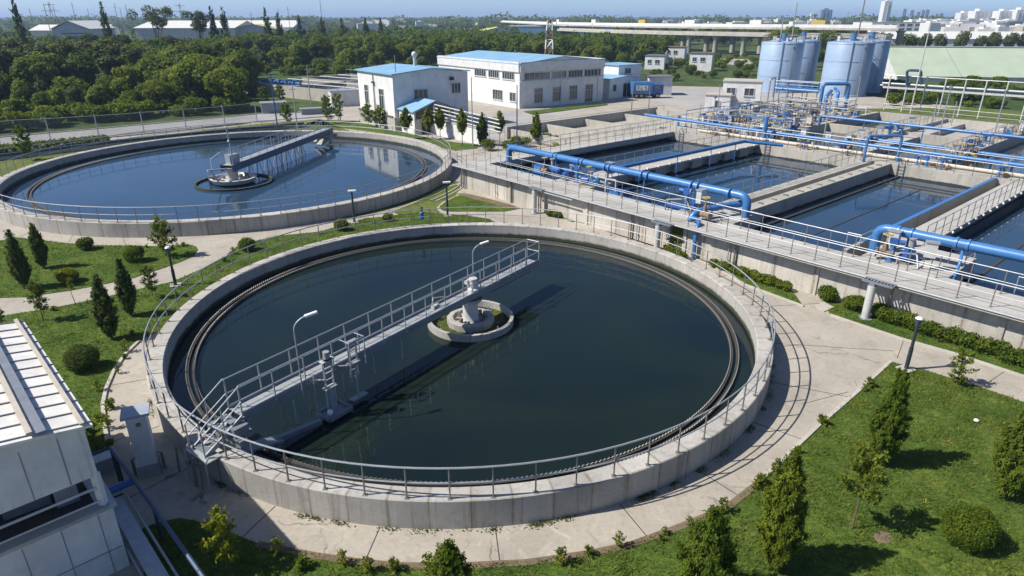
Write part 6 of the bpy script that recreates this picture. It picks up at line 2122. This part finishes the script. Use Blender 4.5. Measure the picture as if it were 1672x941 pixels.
def sapling(seed, h, w, n, leaf, label, loc, group='young saplings', mat=None, bare=.35, name='sapling'):
    rg = np.random.default_rng(seed)
    mb = MB().tube([(0, 0, -.03), (rg.normal(0, .02), rg.normal(0, .02), h * .5), (0, 0, h * .97)], max(.012, h * .013), 6, r2=.006)
    Cs, Ds = [], []
    nb = 15
    for k in range(nb):
        z0 = h * (bare + (1 - bare) * k / nb)
        a = k * 2.4 + rg.uniform(-.3, .3)
        l = w * .5 * (1 - .75 * abs(k / nb - .3)) * rg.uniform(.7, 1.15)
        p1 = np.array([l * math.cos(a), l * math.sin(a), z0 + l * .55])
        mb.tube([(0, 0, z0), tuple(p1 * [.5, .5, 1] - [0, 0, l * .2]), tuple(p1)], .009, 4, r2=.004)
        m_ = n // nb
        f = rg.random((m_, 1)) ** .6
        c = np.array([0, 0, z0]) * (1 - f) + p1 * f + rg.normal(0, w * .06, (m_, 3))
        Cs.append(c); Ds.append(rg.normal(0, 1, (m_, 3)) + [0, 0, .6])
    C, D = np.concatenate(Cs), np.concatenate(Ds)
    t = thing(name, label, 'sapling', (0, 0, 0), group)
    mesh_obj('crown', quads('crown', C, D, leaf * rg.uniform(.6, 1.3, len(C)), mat or M['young'], seed, .5, 1.3), t)
    mesh_obj('trunk', mesh_of('trunk', mb.v, mb.f, M['trunk']), t)
    t.location = loc
    return t


# near lawn trees
GC = 'cypress trees on the lawns'
Mc = M['conifer']
cypress(1, 3.9, 1.3, 40000, .032, Mc, 'largest cypress on the front lawn, in the foreground below the path curve', at(1262, 930), GC)
cypress(2, 3.55, 1.12, 34000, .030, Mc, 'slender cypress in the middle of the front lawn, above the thin sapling', at(1436, 759), GC)
cypress(3, 3.7, 1.25, 34000, .030, Mc, 'cypress at the right edge of the front lawn', at(1638, 816), GC)
cypress(4, 3.0, 1.6, 32000, .031, Mc, 'cypress cut by the bottom edge, left of the largest one', at(1146, 985), GC)
cypress(5, 2.0, 1.2, 18000, .03, Mc, 'short cone shaped cypress cut by the bottom edge in front of the path', at(736, 985), GC)
Md = M['conifer_dark']
cypress(6, 3.3, 1.05, 14000, .04, Md, 'dark cypress with two bulges nearest the left edge of the island lawn', at(42, 471), GC)
cypress(7, 2.75, .95, 12000, .04, Md, 'dark pointed cypress on the island lawn beside the first bush', at(72, 438), GC)
cypress(8, 3.2, 1.05, 14000, .038, Md, 'tall dark cypress on the left lawn, left of its twin', at(183, 554), GC)
cypress(9, 3.0, .95, 14000, .038, Md, 'dark cypress on the left lawn, right of its twin', at(215, 516), GC)
globe_bush(11, 1.3, 1.15, 16000, .028, 'yellow green round bush on the front lawn at the right', at(1573, 888))
globe_bush(12, 1.3, 1.05, 14000, .028, 'dark round bush on the left lawn by the curved path', at(138, 603), mat=M['conifer_dark'])
globe_bush(13, 1.15, 1.0, 9000, .032, 'round bush in the middle of the island lawn', at(221, 427))
globe_bush(14, .95, .8, 3000, .05, 'small round bush near the tank path on the island lawn', at(141, 408))
globe_bush(15, 1.0, .85, 3200, .05, 'round bush beside the fork of the path', at(405, 410))
globe_bush(16, .95, .85, 3000, .05, 'round bush between the two clarifiers beside the lamp', at(558, 377))
globe_bush(17, .75, .55, 2000, .05, 'low bush on the narrow lawn between the clarifiers', at(634, 361))
globe_bush(18, 1.05, .8, 3200, .055, 'bright loose bush on a stem on the island lawn', at(113, 461), mat=M['young'])
sapling(21, 2.3, 1.5, 1500, .075, 'leafy yellow green sapling near the right tip of the island lawn', at(272, 419), bare=.12)
sapling(22, 2.6, 1.25, 1400, .055, 'thin light green sapling on a pale stem on the front lawn', at(1391, 864), bare=.4)
sapling(23, 1.5, .9, 900, .05, 'small shrub with fine leaves by the path at the right edge', at(1561, 629), bare=.1, mat=M['conifer'])
sapling(24, 1.9, 1.0, 1300, .05, 'small pine like sapling by the path at the left', at(71, 524), bare=.3, mat=M['conifer_dark'])
sapling(25, 1.7, .85, 1100, .05, 'small pine like sapling left of the path lamp', at(250, 487), bare=.25, mat=M['conifer_dark'])
sapling(26, 1.5, .45, 240, .045, 'nearly bare thin sapling on the left lawn below the loose bush', at(125, 500), bare=.6)
sapling(27, 1.9, .95, 900, .06, 'sapling with few leaves on the shaded lawn by the shed', at(372, 934), bare=.25)
sapling(28, 1.2, .6, 500, .05, 'small sapling in shade beside the white control pillar', at(160, 740), bare=.2)
sapling(29, .9, .5, 400, .05, 'small plant at the left edge above the shed roof', at(3, 532), bare=.2)
# weeds and seedlings along the path edge
GS2 = 'seedlings along the path edge'
sp = sapling(31, .62, .42, 130, .055, 'seedling', (0, 0, 0), GS2, M['young'], .1, 'seedling')
sp2 = sapling(32, .42, .5, 150, .06, 'seedling', (0, 0, 0), GS2, M['bush'], .05, 'seedling')
used1, used2 = [], []
rr = random.Random(5)
sl = [(600, 934), (494, 930), (915, 922), (962, 907), (1010, 894), (1086, 873), (1125, 860), (1160, 846), (1232, 800), (1240, 792), (1262, 770), (1270, 760), (1302, 741), (1342, 694), (1410, 640), (1420, 632), (455, 908),
      (181, 732), (176, 700), (181, 668), (193, 610), (204, 586), (358, 440), (367, 428), (381, 416), (88, 508), (154, 489), (300, 403), (290, 404), (240, 405), (1178, 838), (645, 932), (560, 922), (1080, 884), (700, 935),
      (165, 690), (205, 575), (217, 548), (160, 640)]
for i, (px, py) in enumerate(sl):
    place(sp if i % 2 == 0 else sp2, used1 if i % 2 == 0 else used2, at(px, py, .0), rr.uniform(0, 6), rr.uniform(.45, .95), 'small green seedling growing at the edge between path and lawn', GS2)
# trees in front of the pump house and by the drying beds
GT = 'young trees in a row before the pump house'
row = [(664, 227, 'darkest young tree of the row, before the annex'), (700, 228, 'second young tree of the row, before the retaining wall'), (719, 226, 'third young tree of the row, before the retaining wall'), (755, 239, 'tallest young tree of the row, near the grey post'),
       (816, 234, 'bright young tree beside the bend of the big blue pipe')]
for i, (px, py, lab) in enumerate(row):
    cypress(41 + i, 3.6 if i != 3 else 4.2, 1.5, 1500, .14, M['conifer'] if i == 0 else M['young'], lab, at(px, py), GT, name='young_tree', base=.36, egg=.4, sprays=40)
cypress(47, 3.6, 1.6, 2000, .12, Md, 'dark cypress at the right end of the pale retaining wall', at(788, 238), GT, base=.1, egg=.35, sprays=60)
cypress(48, 3.3, 1.6, 2000, .12, M['conifer'], 'dark green cypress in the bed left of the basins', at(875, 232, .3), GT, base=.12, egg=.3, sprays=60)
for i, (px, py, lab) in enumerate(((536, 202, 'dark leafy young tree by the end of the far bridge'), (553, 199, 'thin young tree right of the dark leafy one'), (602, 207, 'small sapling before the plinth of the pump house'), (622, 211, 'thin sapling before the plinth, right of the small one'), (45, 262, 'small tree on the grass bank behind the far clarifier'), (432, 172, 'bright shrub before the filter basin wall'), (459, 168, 'small upright tree before the filter basin wall'), (470, 205, 'loose shrub near the posts at the road end'))):
    sapling(51 + i, 3.6 if i < 2 else (2.8 if i != 4 else 3.3), 1.8, 500, .15, lab, at(px, py), GT, M['bush'] if i else M['conifer'], .2, 'young_tree')
rr = random.Random(9)
for i, (px, py) in enumerate(((830, 246), (842, 243), (905, 238), (915, 241), (797, 246), (893, 232), (855, 240))):
    globe_bush(60 + i, rr.uniform(1.2, 2.0), rr.uniform(.9, 1.5), 700, .11, 'loose weedy bush in the bed left of the basins', at(px, py), 'weedy bushes left of the basins', M['young'] if i % 2 else M['bush'], .5)


# weeds in the joint at the foot of the tank wall (uncountable)
rg = np.random.default_rng(95)
Cs = []
for k in range(46):
    a0 = rg.uniform(-175, 30)
    m_ = int(rg.uniform(20, 80))
    aa = np.radians(a0 + rg.normal(0, rg.uniform(.3, 1.3), m_))
    r_ = R1 + .02 + np.abs(rg.normal(0, .10, m_))
    Cs.append(np.stack([C1[0] + r_ * np.cos(aa), C1[1] + r_ * np.sin(aa), np.abs(rg.normal(0, .02, m_)) + .012], 1))
Cs = np.concatenate(Cs)
wd_ = bpy.data.objects.new('weeds', quads('weeds', Cs, np.tile([0, 0, 1.0], (len(Cs), 1)), .03 * rg.uniform(.6, 1.5, len(Cs)), M['leaf_olive'], 95, .7))
COL.objects.link(wd_); wd_['kind'] = 'stuff'


# hedges along the basin wall
def hedge(label, pts, w, h, seed, dens=420):
    rg = np.random.default_rng(seed)
    P = resample(pts, .42)
    lob = []
    for p in P:
        lob.append(((p[0] + rg.normal(0, .08), p[1] + rg.normal(0, .08), h * rg.uniform(.4, .55)), (w * rg.uniform(.4, .62), w * rg.uniform(.4, .62), h * rg.uniform(.42, .6))))
    C, d = lobes_cloud(rg, lob, int(dens * len(P)), .55)
    C[:, 2] = np.maximum(C[:, 2], .02)
    b = pts[0]
    C -= np.array([b[0], b[1], 0])
    t = thing('hedge', label, 'hedge', (b[0], b[1], 0))
    mesh_obj('foliage', quads('foliage', C, d, .065 * rg.uniform(.6, 1.3, len(C)), M['bush'], seed, .6), t)
    mb = MB()
    for p in P[::3]:
        mb.tube([(p[0] - b[0], p[1] - b[1], -.05), (p[0] - b[0], p[1] - b[1], h * .5)], .02, 5)
    mesh_obj('stems', mesh_of('stems', mb.v, mb.f, M['trunk']), t)
    return t


hedge('low loose hedge along the wall foot between second and third grey columns', [B(25.0, -.5), B(27, -.45), B(29.6, -.6)], .62, .55, 71)
hedge('long green hedge along the wall foot at the right edge', [B(34.6, -.6), B(38, -.7), B(42, -.8), B(45, -.8)], .85, .75, 72)
globe_bush(73, 1.0, .8, 1500, .06, 'leafy bush beside the concrete cover slab at the wall foot', at(1349, 491), 'bushes at the wall foot', inner=.55)
globe_bush(74, 1.1, .75, 1500, .06, 'dark bush left of the third grey column', at(1392, 506), 'bushes at the wall foot', inner=.55)
globe_bush(75, 1.0, .7, 1500, .06, 'dark bush right of the third grey column', at(1436, 519), 'bushes at the wall foot', inner=.55)
for i, (u, v) in enumerate(((21.7, -.4), (22.4, -.7), (23.0, -.9), (11.0, -.3), (11.6, -.3))):
    globe_bush(76 + i, .8, .5, 800, .06, 'low weedy bush at the wall foot by the upright blue pipe' if i < 3 else 'low weedy bush at the wall foot right of the first grey column', B(u, v), 'bushes at the wall foot', M['young'] if i == 0 else M['bush'], .4)
# creeper on the front wall
rg = np.random.default_rng(81)
n_ = 1500
uu = 21.9 + rg.normal(0, .28, n_); zz = 1.75 - rg.random(n_) ** 1.3 * 1.5
uu += np.where(zz < .9, rg.normal(0, .12, n_), 0)
vv = .08 - rg.random(n_) * .14
Cc = np.stack([B_O[0] + UX * uu + VX * vv, B_O[1] + UY * uu + VY * vv, zz], 1) - np.array([*B(21.9, 0)[:2], 0])
cr = bpy.data.objects.new('creeper', quads('creeper', Cc, np.tile([-VX, -VY, .4], (n_, 1)), .06 * rg.uniform(.6, 1.3, n_), M['bush'], 81, .5))
COL.objects.link(cr); cr.location = (*B(21.9, 0)[:2], 0)
tag(cr, 'green creeper hanging down the front wall behind the second grey column', 'creeper')


# ------------------------------------------------------------------ grass blades on the near lawns (uncountable)
def inside(P, poly):
    x, y = P[:, 0], P[:, 1]
    r_ = np.zeros(len(P), bool)
    j = len(poly) - 1
    for i in range(len(poly)):
        xi, yi = poly[i][0], poly[i][1]
        xj, yj = poly[j][0], poly[j][1]
        c = ((yi > y) != (yj > y)) & (x < (xj - xi) * (y - yi) / (yj - yi + 1e-12) + xi)
        r_ ^= c
        j = i
    return r_


def grass(name, poly, dens, size, seed, mat, zmax=60):
    rg = np.random.default_rng(seed)
    a_ = np.array([p[:2] for p in poly])
    lo, hi = a_.min(0), a_.max(0)
    lo = np.maximum(lo, [-40, 5]); hi = np.minimum(hi, [34, zmax])
    n = int(np.prod(hi - lo) * dens)
    P = rg.uniform(lo, hi, (n, 2))
    P = P[inside(P, a_)]
    # only what lies in or near the view
    P = P[np.abs(P[:, 0]) < (P[:, 1] * CP + 5.5) * .84]
    n = len(P)
    clump = np.sin(P[:, 0] * 1.9 + 1.3 * np.sin(P[:, 1] * 1.4)) * np.sin(P[:, 1] * 2.3 + np.sin(P[:, 0] * 1.1))
    hgt = size * (rg.uniform(.4, 1.35, n) + .5 * clump + .3 * np.sin(P[:, 0] * 5.1 + 2 * np.sin(P[:, 1] * 3.7)))
    a = rg.uniform(0, 6.28, n)
    lean = rg.normal(0, .5, (n, 2)) + [.25, .1]
    w = size * rg.uniform(.12, .3, n)
    b0 = np.stack([P[:, 0] + np.cos(a) * w, P[:, 1] + np.sin(a) * w, np.full(n, .025)], 1)
    b1 = np.stack([P[:, 0] - np.cos(a) * w, P[:, 1] - np.sin(a) * w, np.full(n, .025)], 1)
    tp = np.stack([P[:, 0] + lean[:, 0] * hgt, P[:, 1] + lean[:, 1] * hgt, .03 + hgt], 1)
    V = np.stack([b0, b1, tp], 1).reshape(-1, 3)
    me = bpy.data.meshes.new(name)
    me.vertices.add(3 * n); me.vertices.foreach_set('co', V.astype(np.float32).ravel())
    me.loops.add(3 * n); me.loops.foreach_set('vertex_index', np.arange(3 * n, dtype=np.int32))
    me.polygons.add(n); me.polygons.foreach_set('loop_start', np.arange(0, 3 * n, 3, dtype=np.int32))
    me.materials.append(mat); me.update(calc_edges=True)
    o = bpy.data.objects.new(name, me); COL.objects.link(o); o['kind'] = 'stuff'
    return o


grass('grass', lawns['front'], 260, .075, 1, M['blade'], 32)
grass('dry_grass', lawns['front'], 26, .075, 11, M['dry_blade'], 32)
grass('dry_grass', lawns['left'], 14, .085, 12, M['dry_blade'], 48)
grass('grass', lawns['left'], 130, .085, 2, M['blade'], 48)
grass('grass', lawns['island'], 90, .09, 3, M['blade'], 50)
grass('grass', lawns['kerbside'], 130, .085, 4, M['blade'], 40)
grass('grass', lawns['foot'], 110, .085, 5, M['blade'], 50)
grass('grass', lawns['triangle'], 60, .09, 6, M['blade'], 60)

# ------------------------------------------------------------------ woods
def pxof(x, y):
    return 836 + F_PX * x / (y * CP + CAM_H * SP)


rr = random.Random(31)
spots = []
y = 84.0
while y < 345:
    st = 5.6 if y < 150 else (6.6 if y < 230 else 8.2)
    x = -190.0
    while x < 130:
        xx, yy = x + rr.uniform(-.42, .42) * st, y + rr.uniform(-.42, .42) * st
        px = pxof(xx, yy)
        x += st
        if -70 < px < 402:
            if 88 + 21 * px / 420 < yy < (228 if px < 330 else 260):
                edge = yy < 97 + 21 * px / 420
                spots.append((yy, xx, px, edge))
        elif 402 <= px < 1088:
            d0 = 190 if px < 700 else 200
            if px < 600:
                d0 = 178
            if d0 < yy < (345 if px < 800 else 330 - (px - 800) * .2):
                spots.append((yy, xx, px, yy < d0 + 8))
    y += st
spots.sort()
big = tree_proto(131, 8.6, 8.0, 5200, .30, M['leaf_light'], 'broadleaf_tree', 'x')
ubig = []
for px, D, s, lab in ((332, 108, 1.0, 'big light green tree at the near right corner of the wood'), (378, 106, .82, 'round light green tree at the right end of the wood, next to the filter basins'), (300, 112, .8, 'light green tree left of the big one at the corner of the wood'),
                      (262, 103, .62, 'smaller light green tree at the front of the wood by the fence')):
    place(big, ubig, atd(px, D, -.1), rr.uniform(0, 6), s, lab)
protos = []
for k in range(8):
    m_ = [M['leaf'], M['leaf_light'], M['leaf_far'], M['leaf'], M['leaf_far'], M['leaf'], M['leaf_light'], M['leaf_olive']][k]
    protos.append((tree_proto(101 + k, [8.2, 7.4, 8.8, 6.6, 9.4, 7.0, 6.2, 9.6][k], [6.6, 6.0, 6.8, 6.4, 6.2, 7.4, 6.4, 5.2][k], 2600, .33, m_, 'broadleaf_tree', 'x'), []))
GW = 'trees of the wood beyond the road and workshop'
near_n = 0
far_sp = []
for yy, xx, px, edge in spots:
    if near_n < 268:
        p, us = protos[rr.randrange(8)]
        s = rr.uniform(.42, .62) if edge else rr.uniform(.78, 1.08)
        place(p, us, (xx, yy, -.1), rr.uniform(0, 6.28), (s * rr.uniform(.9, 1.2), s * rr.uniform(.9, 1.2), s), 'broad green tree in the dense wood behind the road and the workshop', GW)
        near_n += 1
    else:
        far_sp.append((xx, yy))


def blob_wood(name, pts, hrange, wr, nq, leaf, mat, seed):
    rg = np.random.default_rng(seed)
    Cs, Ds, Ss = [], [], []
    for x, y in pts:
        h = rg.uniform(*hrange); w = h * rg.uniform(*wr)
        lob = [((x, y, h * .55), (w * .4, w * .4, h * .42))] + [((x + rg.normal(0, w * .22), y + rg.normal(0, w * .22), h * rg.uniform(.45, .8)), (w * .24,) * 3) for _ in range(6)]
        C, d = lobes_cloud(rg, lob, nq, .5)
        Cs.append(C); Ds.append(d); Ss.append(leaf * rg.uniform(.6, 1.3, nq))
    me = quads(name, np.concatenate(Cs), np.concatenate(Ds) + [0, 0, .2], np.concatenate(Ss), mat, seed, .6)
    o = bpy.data.objects.new(name, me); COL.objects.link(o); o['kind'] = 'stuff'
    return o


rr_u = random.Random(88)
for i in range(60):
    q = atd(rr_u.uniform(1080, 1330), rr_u.uniform(352, 430))
    far_sp.append((q[0], q[1]))
blob_wood('wood', far_sp, (6.5, 9.0), (.75, 1.0), 420, .62, M['leaf_far'], 7)
# far tree belts out to the horizon
rr = random.Random(77)
belt = []
for i in range(1500):
    px = rr.uniform(-80, 1750)
    D = 350 * (8.0 ** rr.random())
    if 1300 < px and D < 560 or (800 < px < 1250 and D < 430):
        continue
    q = atd(px, D)
    belt.append((q[0], q[1]))
b1_ = [p for p in belt if p[1] < 900]
b2_ = [p for p in belt if p[1] >= 900]
blob_wood('wood', b1_, (5.5, 9.0), (.9, 1.6), 150, 1.1, M['leaf_far'], 8)
blob_wood('wood', b2_, (7, 13), (2.0, 4.0), 130, 2.6, M['leaf_far'], 9)
struct('hills', MB().prism([(-5700, 5200), (-3000, 4800), (200, 5000), (2500, 4700), (5700, 5200), (5700, 5580), (-5700, 5580)], -.5, 19), M['field'])

# individual trees on the skyline and by the viaduct
GK = 'tall trees against the sky'


def ztop_of(y_, D):
    return CAM_H + D * math.tan(math.atan((470.5 - y_) / F_PX) - PITCH)


for i, (px, yt, D, w, lab) in enumerate(((51, -6, 190, 3.4, 'tallest narrow conifer at the upper left, cut by the top edge'), (186, 3, 230, 4.2, 'narrow conifer between the grey shed and the umbrella shaped tree'), (357, 12, 235, 4.0, 'narrow conifer right of the round pine on the skyline'), (376, 12, 228, 4.4, 'narrow conifer, last of the pair before the mossy barn'),
                                         (443, 14, 250, 4.6, 'pointed conifer right of the mossy barn'), (461, 22, 262, 4.0, 'dark conifer below the small pole'), (495, 27, 265, 5.0, 'bushy conifer beside the leaning pole'), (530, 29, 285, 5.5, 'dark conifer under the tall pole'), (562, 30, 300, 6, 'dark bushy tree right of the tall pole'), (600, 30, 310, 6, 'dark bushy pair of conifers at the centre skyline'), (624, 30, 320, 4, 'small pointed conifer at the centre skyline'))):
    q = atd(px, D)
    cypress(201 + i, ztop_of(yt, D), w, 900, .42, M['conifer_dark'], lab, q, GK, name='conifer', base=.12, egg=.3, power=.8, sprays=46)
for i, (px, yt, D, w, lab) in enumerate(((264, 4, 225, 9.5, 'broad umbrella shaped tree standing against the sky'), (334, 14, 235, 7.0, 'round topped pine right of the umbrella shaped tree'))):
    q = atd(px, D)
    h = ztop_of(yt, D)
    rg = np.random.default_rng(220 + i)
    lob = [((rg.normal(0, w * .25), rg.normal(0, w * .25), h * rg.uniform(.62, .9)), (w * .2, w * .2, h * .09)) for _ in range(16)]
    C, d = lobes_cloud(rg, lob, 2600, .4)
    t = thing('pine', lab, 'tree', q, GK)
    mesh_obj('crown', quads('crown', C, d + [0, 0, .4], .3 * rg.uniform(.6, 1.3, 2600), M['leaf_olive'], 221 + i, .6), t)
    mb = limbs(rg, h * .95, .3, [l[0] for l in lob[:9]])
    mesh_obj('trunk', mesh_of('trunk', mb.v, mb.f, M['trunk']), t)
# dark trees between the green shed and the warehouse
GD = 'row of dark trees before the white warehouse'
dk = tree_proto(241, 9.6, 8.2, 1700, .42, M['leaf_olive'], 'broadleaf_tree', 'x')
ud = []
for px in (1505, 1530, 1562, 1592, 1614, 1641, 1666, 1690):
    s = rr.uniform(.88, 1.05)
    s = (s * .62, s * .62, s)
    place(dk, ud, atd(px, 240), rr.uniform(0, 6), s, 'dark olive tree in the row between green shed and white warehouse', GD)
bt = tree_proto(242, 6.5, 6.0, 1500, .34, M['leaf'], 'broadleaf_tree', 'x')
ub = []
for px, D, s in ((1440, 172, 1.0), (1452, 178, 1.1), (1462, 186, 1.05), (1432, 185, 1.15), (1330, 190, 1.0), (1322, 205, 1.1), (1475, 200, 1.0), (1446, 200, 1.1), (1260, 250, 1.5), (1290, 262, 1.7), (1310, 300, 1.6), (1345, 250, 1.5), (1366, 262, 1.5), (1420, 255, 1.4), (1436, 270, 1.3), (1400, 290, 1.5), (1480, 262, 1.3)):
    place(bt, ub, atd(px, D), rr.uniform(0, 6), s, 'green tree behind the silos, near the viaduct end', 'trees behind the silos')
# shrubs in the rough ground beyond the yard
shp = [globe_bush(261, 2.6, 1.9, 700, .2, 'x', (0, 0, 0), 'shrubs', M['bush'], .45), globe_bush(262, 2.8, 2.2, 700, .22, 'x', (0, 0, 0), 'shrubs', M['leaf'], .45), globe_bush(263, 2.2, 1.6, 600, .2, 'x', (0, 0, 0), 'shrubs', M['young'], .45)]
ush = [[], [], []]
for i in range(84):
    px = rr.uniform(1000, 1245)
    py = rr.uniform(100, 139)
    q = at(px, py)
    if abs(px - 1165) < 60 and py > 128:
        continue
    if any(abs(px - a) < b_ and py > c_ - 14 for a, b_, c_ in ((1068, 26, 113), (1098, 24, 101), (1140, 26, 116))) and py < 120:
        continue
    k = rr.choice([0, 0, 1, 1, 2])
    place(shp[k], ush[k], q, rr.uniform(0, 6), rr.uniform(.6, 1.15), 'green shrub in the rough ground between yard and viaduct', 'shrubs between yard and viaduct')
for i in range(38):
    px, D = rr.uniform(1080, 1250), rr.uniform(196, 262)
    k = rr.choice([0, 0, 1, 2])
    place(shp[k], ush[k], atd(px, D), rr.uniform(0, 6), rr.uniform(.5, 1.3), 'green shrub at the foot of the viaduct columns', 'shrubs below the viaduct')
for i in range(36):
    px, D = rr.uniform(1440, 1690), rr.uniform(108, 150)
    k = rr.choice([0, 1, 2, 1])
    place(shp[k], ush[k], atd(px, D), rr.uniform(0, 6), rr.uniform(.6, 1.2), 'green shrub under the pale pipe bridge before the green shed', 'shrubs under the pipe bridge')
for i in range(84):
    px = rr.uniform(-60, 402)
    D = 83 + 21 * px / 420 + rr.uniform(1.2, 9)
    k = rr.choice([0, 1, 2, 0])
    place(shp[k], ush[k], atd(px, D), rr.uniform(0, 6), rr.uniform(.7, 1.45), 'low green shrub between the road and the wood', 'shrubs along the road')
for i in range(26):
    px = rr.uniform(402, 735)
    D = rr.uniform(168, 182)
    k = rr.choice([0, 1, 1])
    place(shp[k], ush[k], atd(px, D), rr.uniform(0, 6), rr.uniform(.8, 1.4), 'low green shrub before the wood behind the filter basins', 'shrubs behind the filter basins')
# low hedge between channel and road
hp = [at(x, y, 0) for x, y in ((-60, 257), (30, 249), (100, 242), (170, 235))]
rg = np.random.default_rng(91)
P = resample(hp, 1.0)
lob = [((p[0], p[1], .5), (.8, .8, .55)) for p in P]
C, d = lobes_cloud(rg, lob, 420 * len(P), .5)
C[:, 2] = np.maximum(C[:, 2], .02)
t = thing('hedge', 'low dark hedge between the road and the pipe channel at the left', 'hedge', (hp[0][0], hp[0][1], 0))
mesh_obj('foliage', quads('foliage', C - np.array([hp[0][0], hp[0][1], 0]), d, .12 * rg.uniform(.6, 1.3, len(C)), M['bush'], 91, .6), t)

# ------------------------------------------------------------------ air, sky, sun
SUN_EL, SUN_AZ = R(47), math.atan2(-.988, -.155)   # azimuth measured from +Y towards +X
hz_ = MB().obox((-6100, -200, -3.0), (12200, 0, 0), (0, 6000, 0), (0, 0, 52))
M['haze'] = bpy.data.materials.new('haze')
M['haze'].use_nodes = True
nt = M['haze'].node_tree
nt.nodes.clear()
out = nt.nodes.new('ShaderNodeOutputMaterial')
pv = nt.nodes.new('ShaderNodeVolumePrincipled')
pv.inputs['Color'].default_value = (.50, .68, 1.0, 1)
pv.inputs['Density'].default_value = .00024
pv.inputs['Anisotropy'].default_value = .1
nt.links.new(pv.outputs[0], out.inputs['Volume'])
hzo = struct('haze', hz_, M['haze'], 'stuff')

w = bpy.data.worlds.new('World')
scene.world = w
w.use_nodes = True
nt = w.node_tree
bg = nt.nodes['Background']
sky = nt.nodes.new('ShaderNodeTexSky')
sky.sky_type = 'NISHITA'
sky.sun_disc = False
sky.sun_elevation = SUN_EL
sky.sun_rotation = SUN_AZ
sky.altitude = 0
sky.air_density = .55
sky.dust_density = .6
sky.ozone_density = 6.0
nt.links.new(sky.outputs[0], bg.inputs['Color'])
bg.inputs['Strength'].default_value = .108
sd = bpy.data.lights.new('sun', 'SUN')
sd.energy = 4.7
sd.angle = R(.5)
sd.color = (1.0, .955, .885)
so = bpy.data.objects.new('sun', sd)
COL.objects.link(so)
ts = (math.sin(SUN_AZ) * math.cos(SUN_EL), math.cos(SUN_AZ) * math.cos(SUN_EL), math.sin(SUN_EL))
from mathutils import Vector
so.rotation_euler = Vector(ts).to_track_quat('Z', 'Y').to_euler()
so.location = (0, 0, 100)

vs = scene.view_settings
vs.view_transform = 'Standard'
vs.look = 'None'
vs.exposure = 0.56
vs.gamma = 1.0
vs.use_curve_mapping = False
scene.cycles.max_bounces = 6
scene.cycles.diffuse_bounces = 3
scene.cycles.glossy_bounces = 3
scene.cycles.transparent_max_bounces = 12
scene.cycles.volume_bounces = 0
scene.cycles.use_denoising = True
scene.render.engine = 'CYCLES'
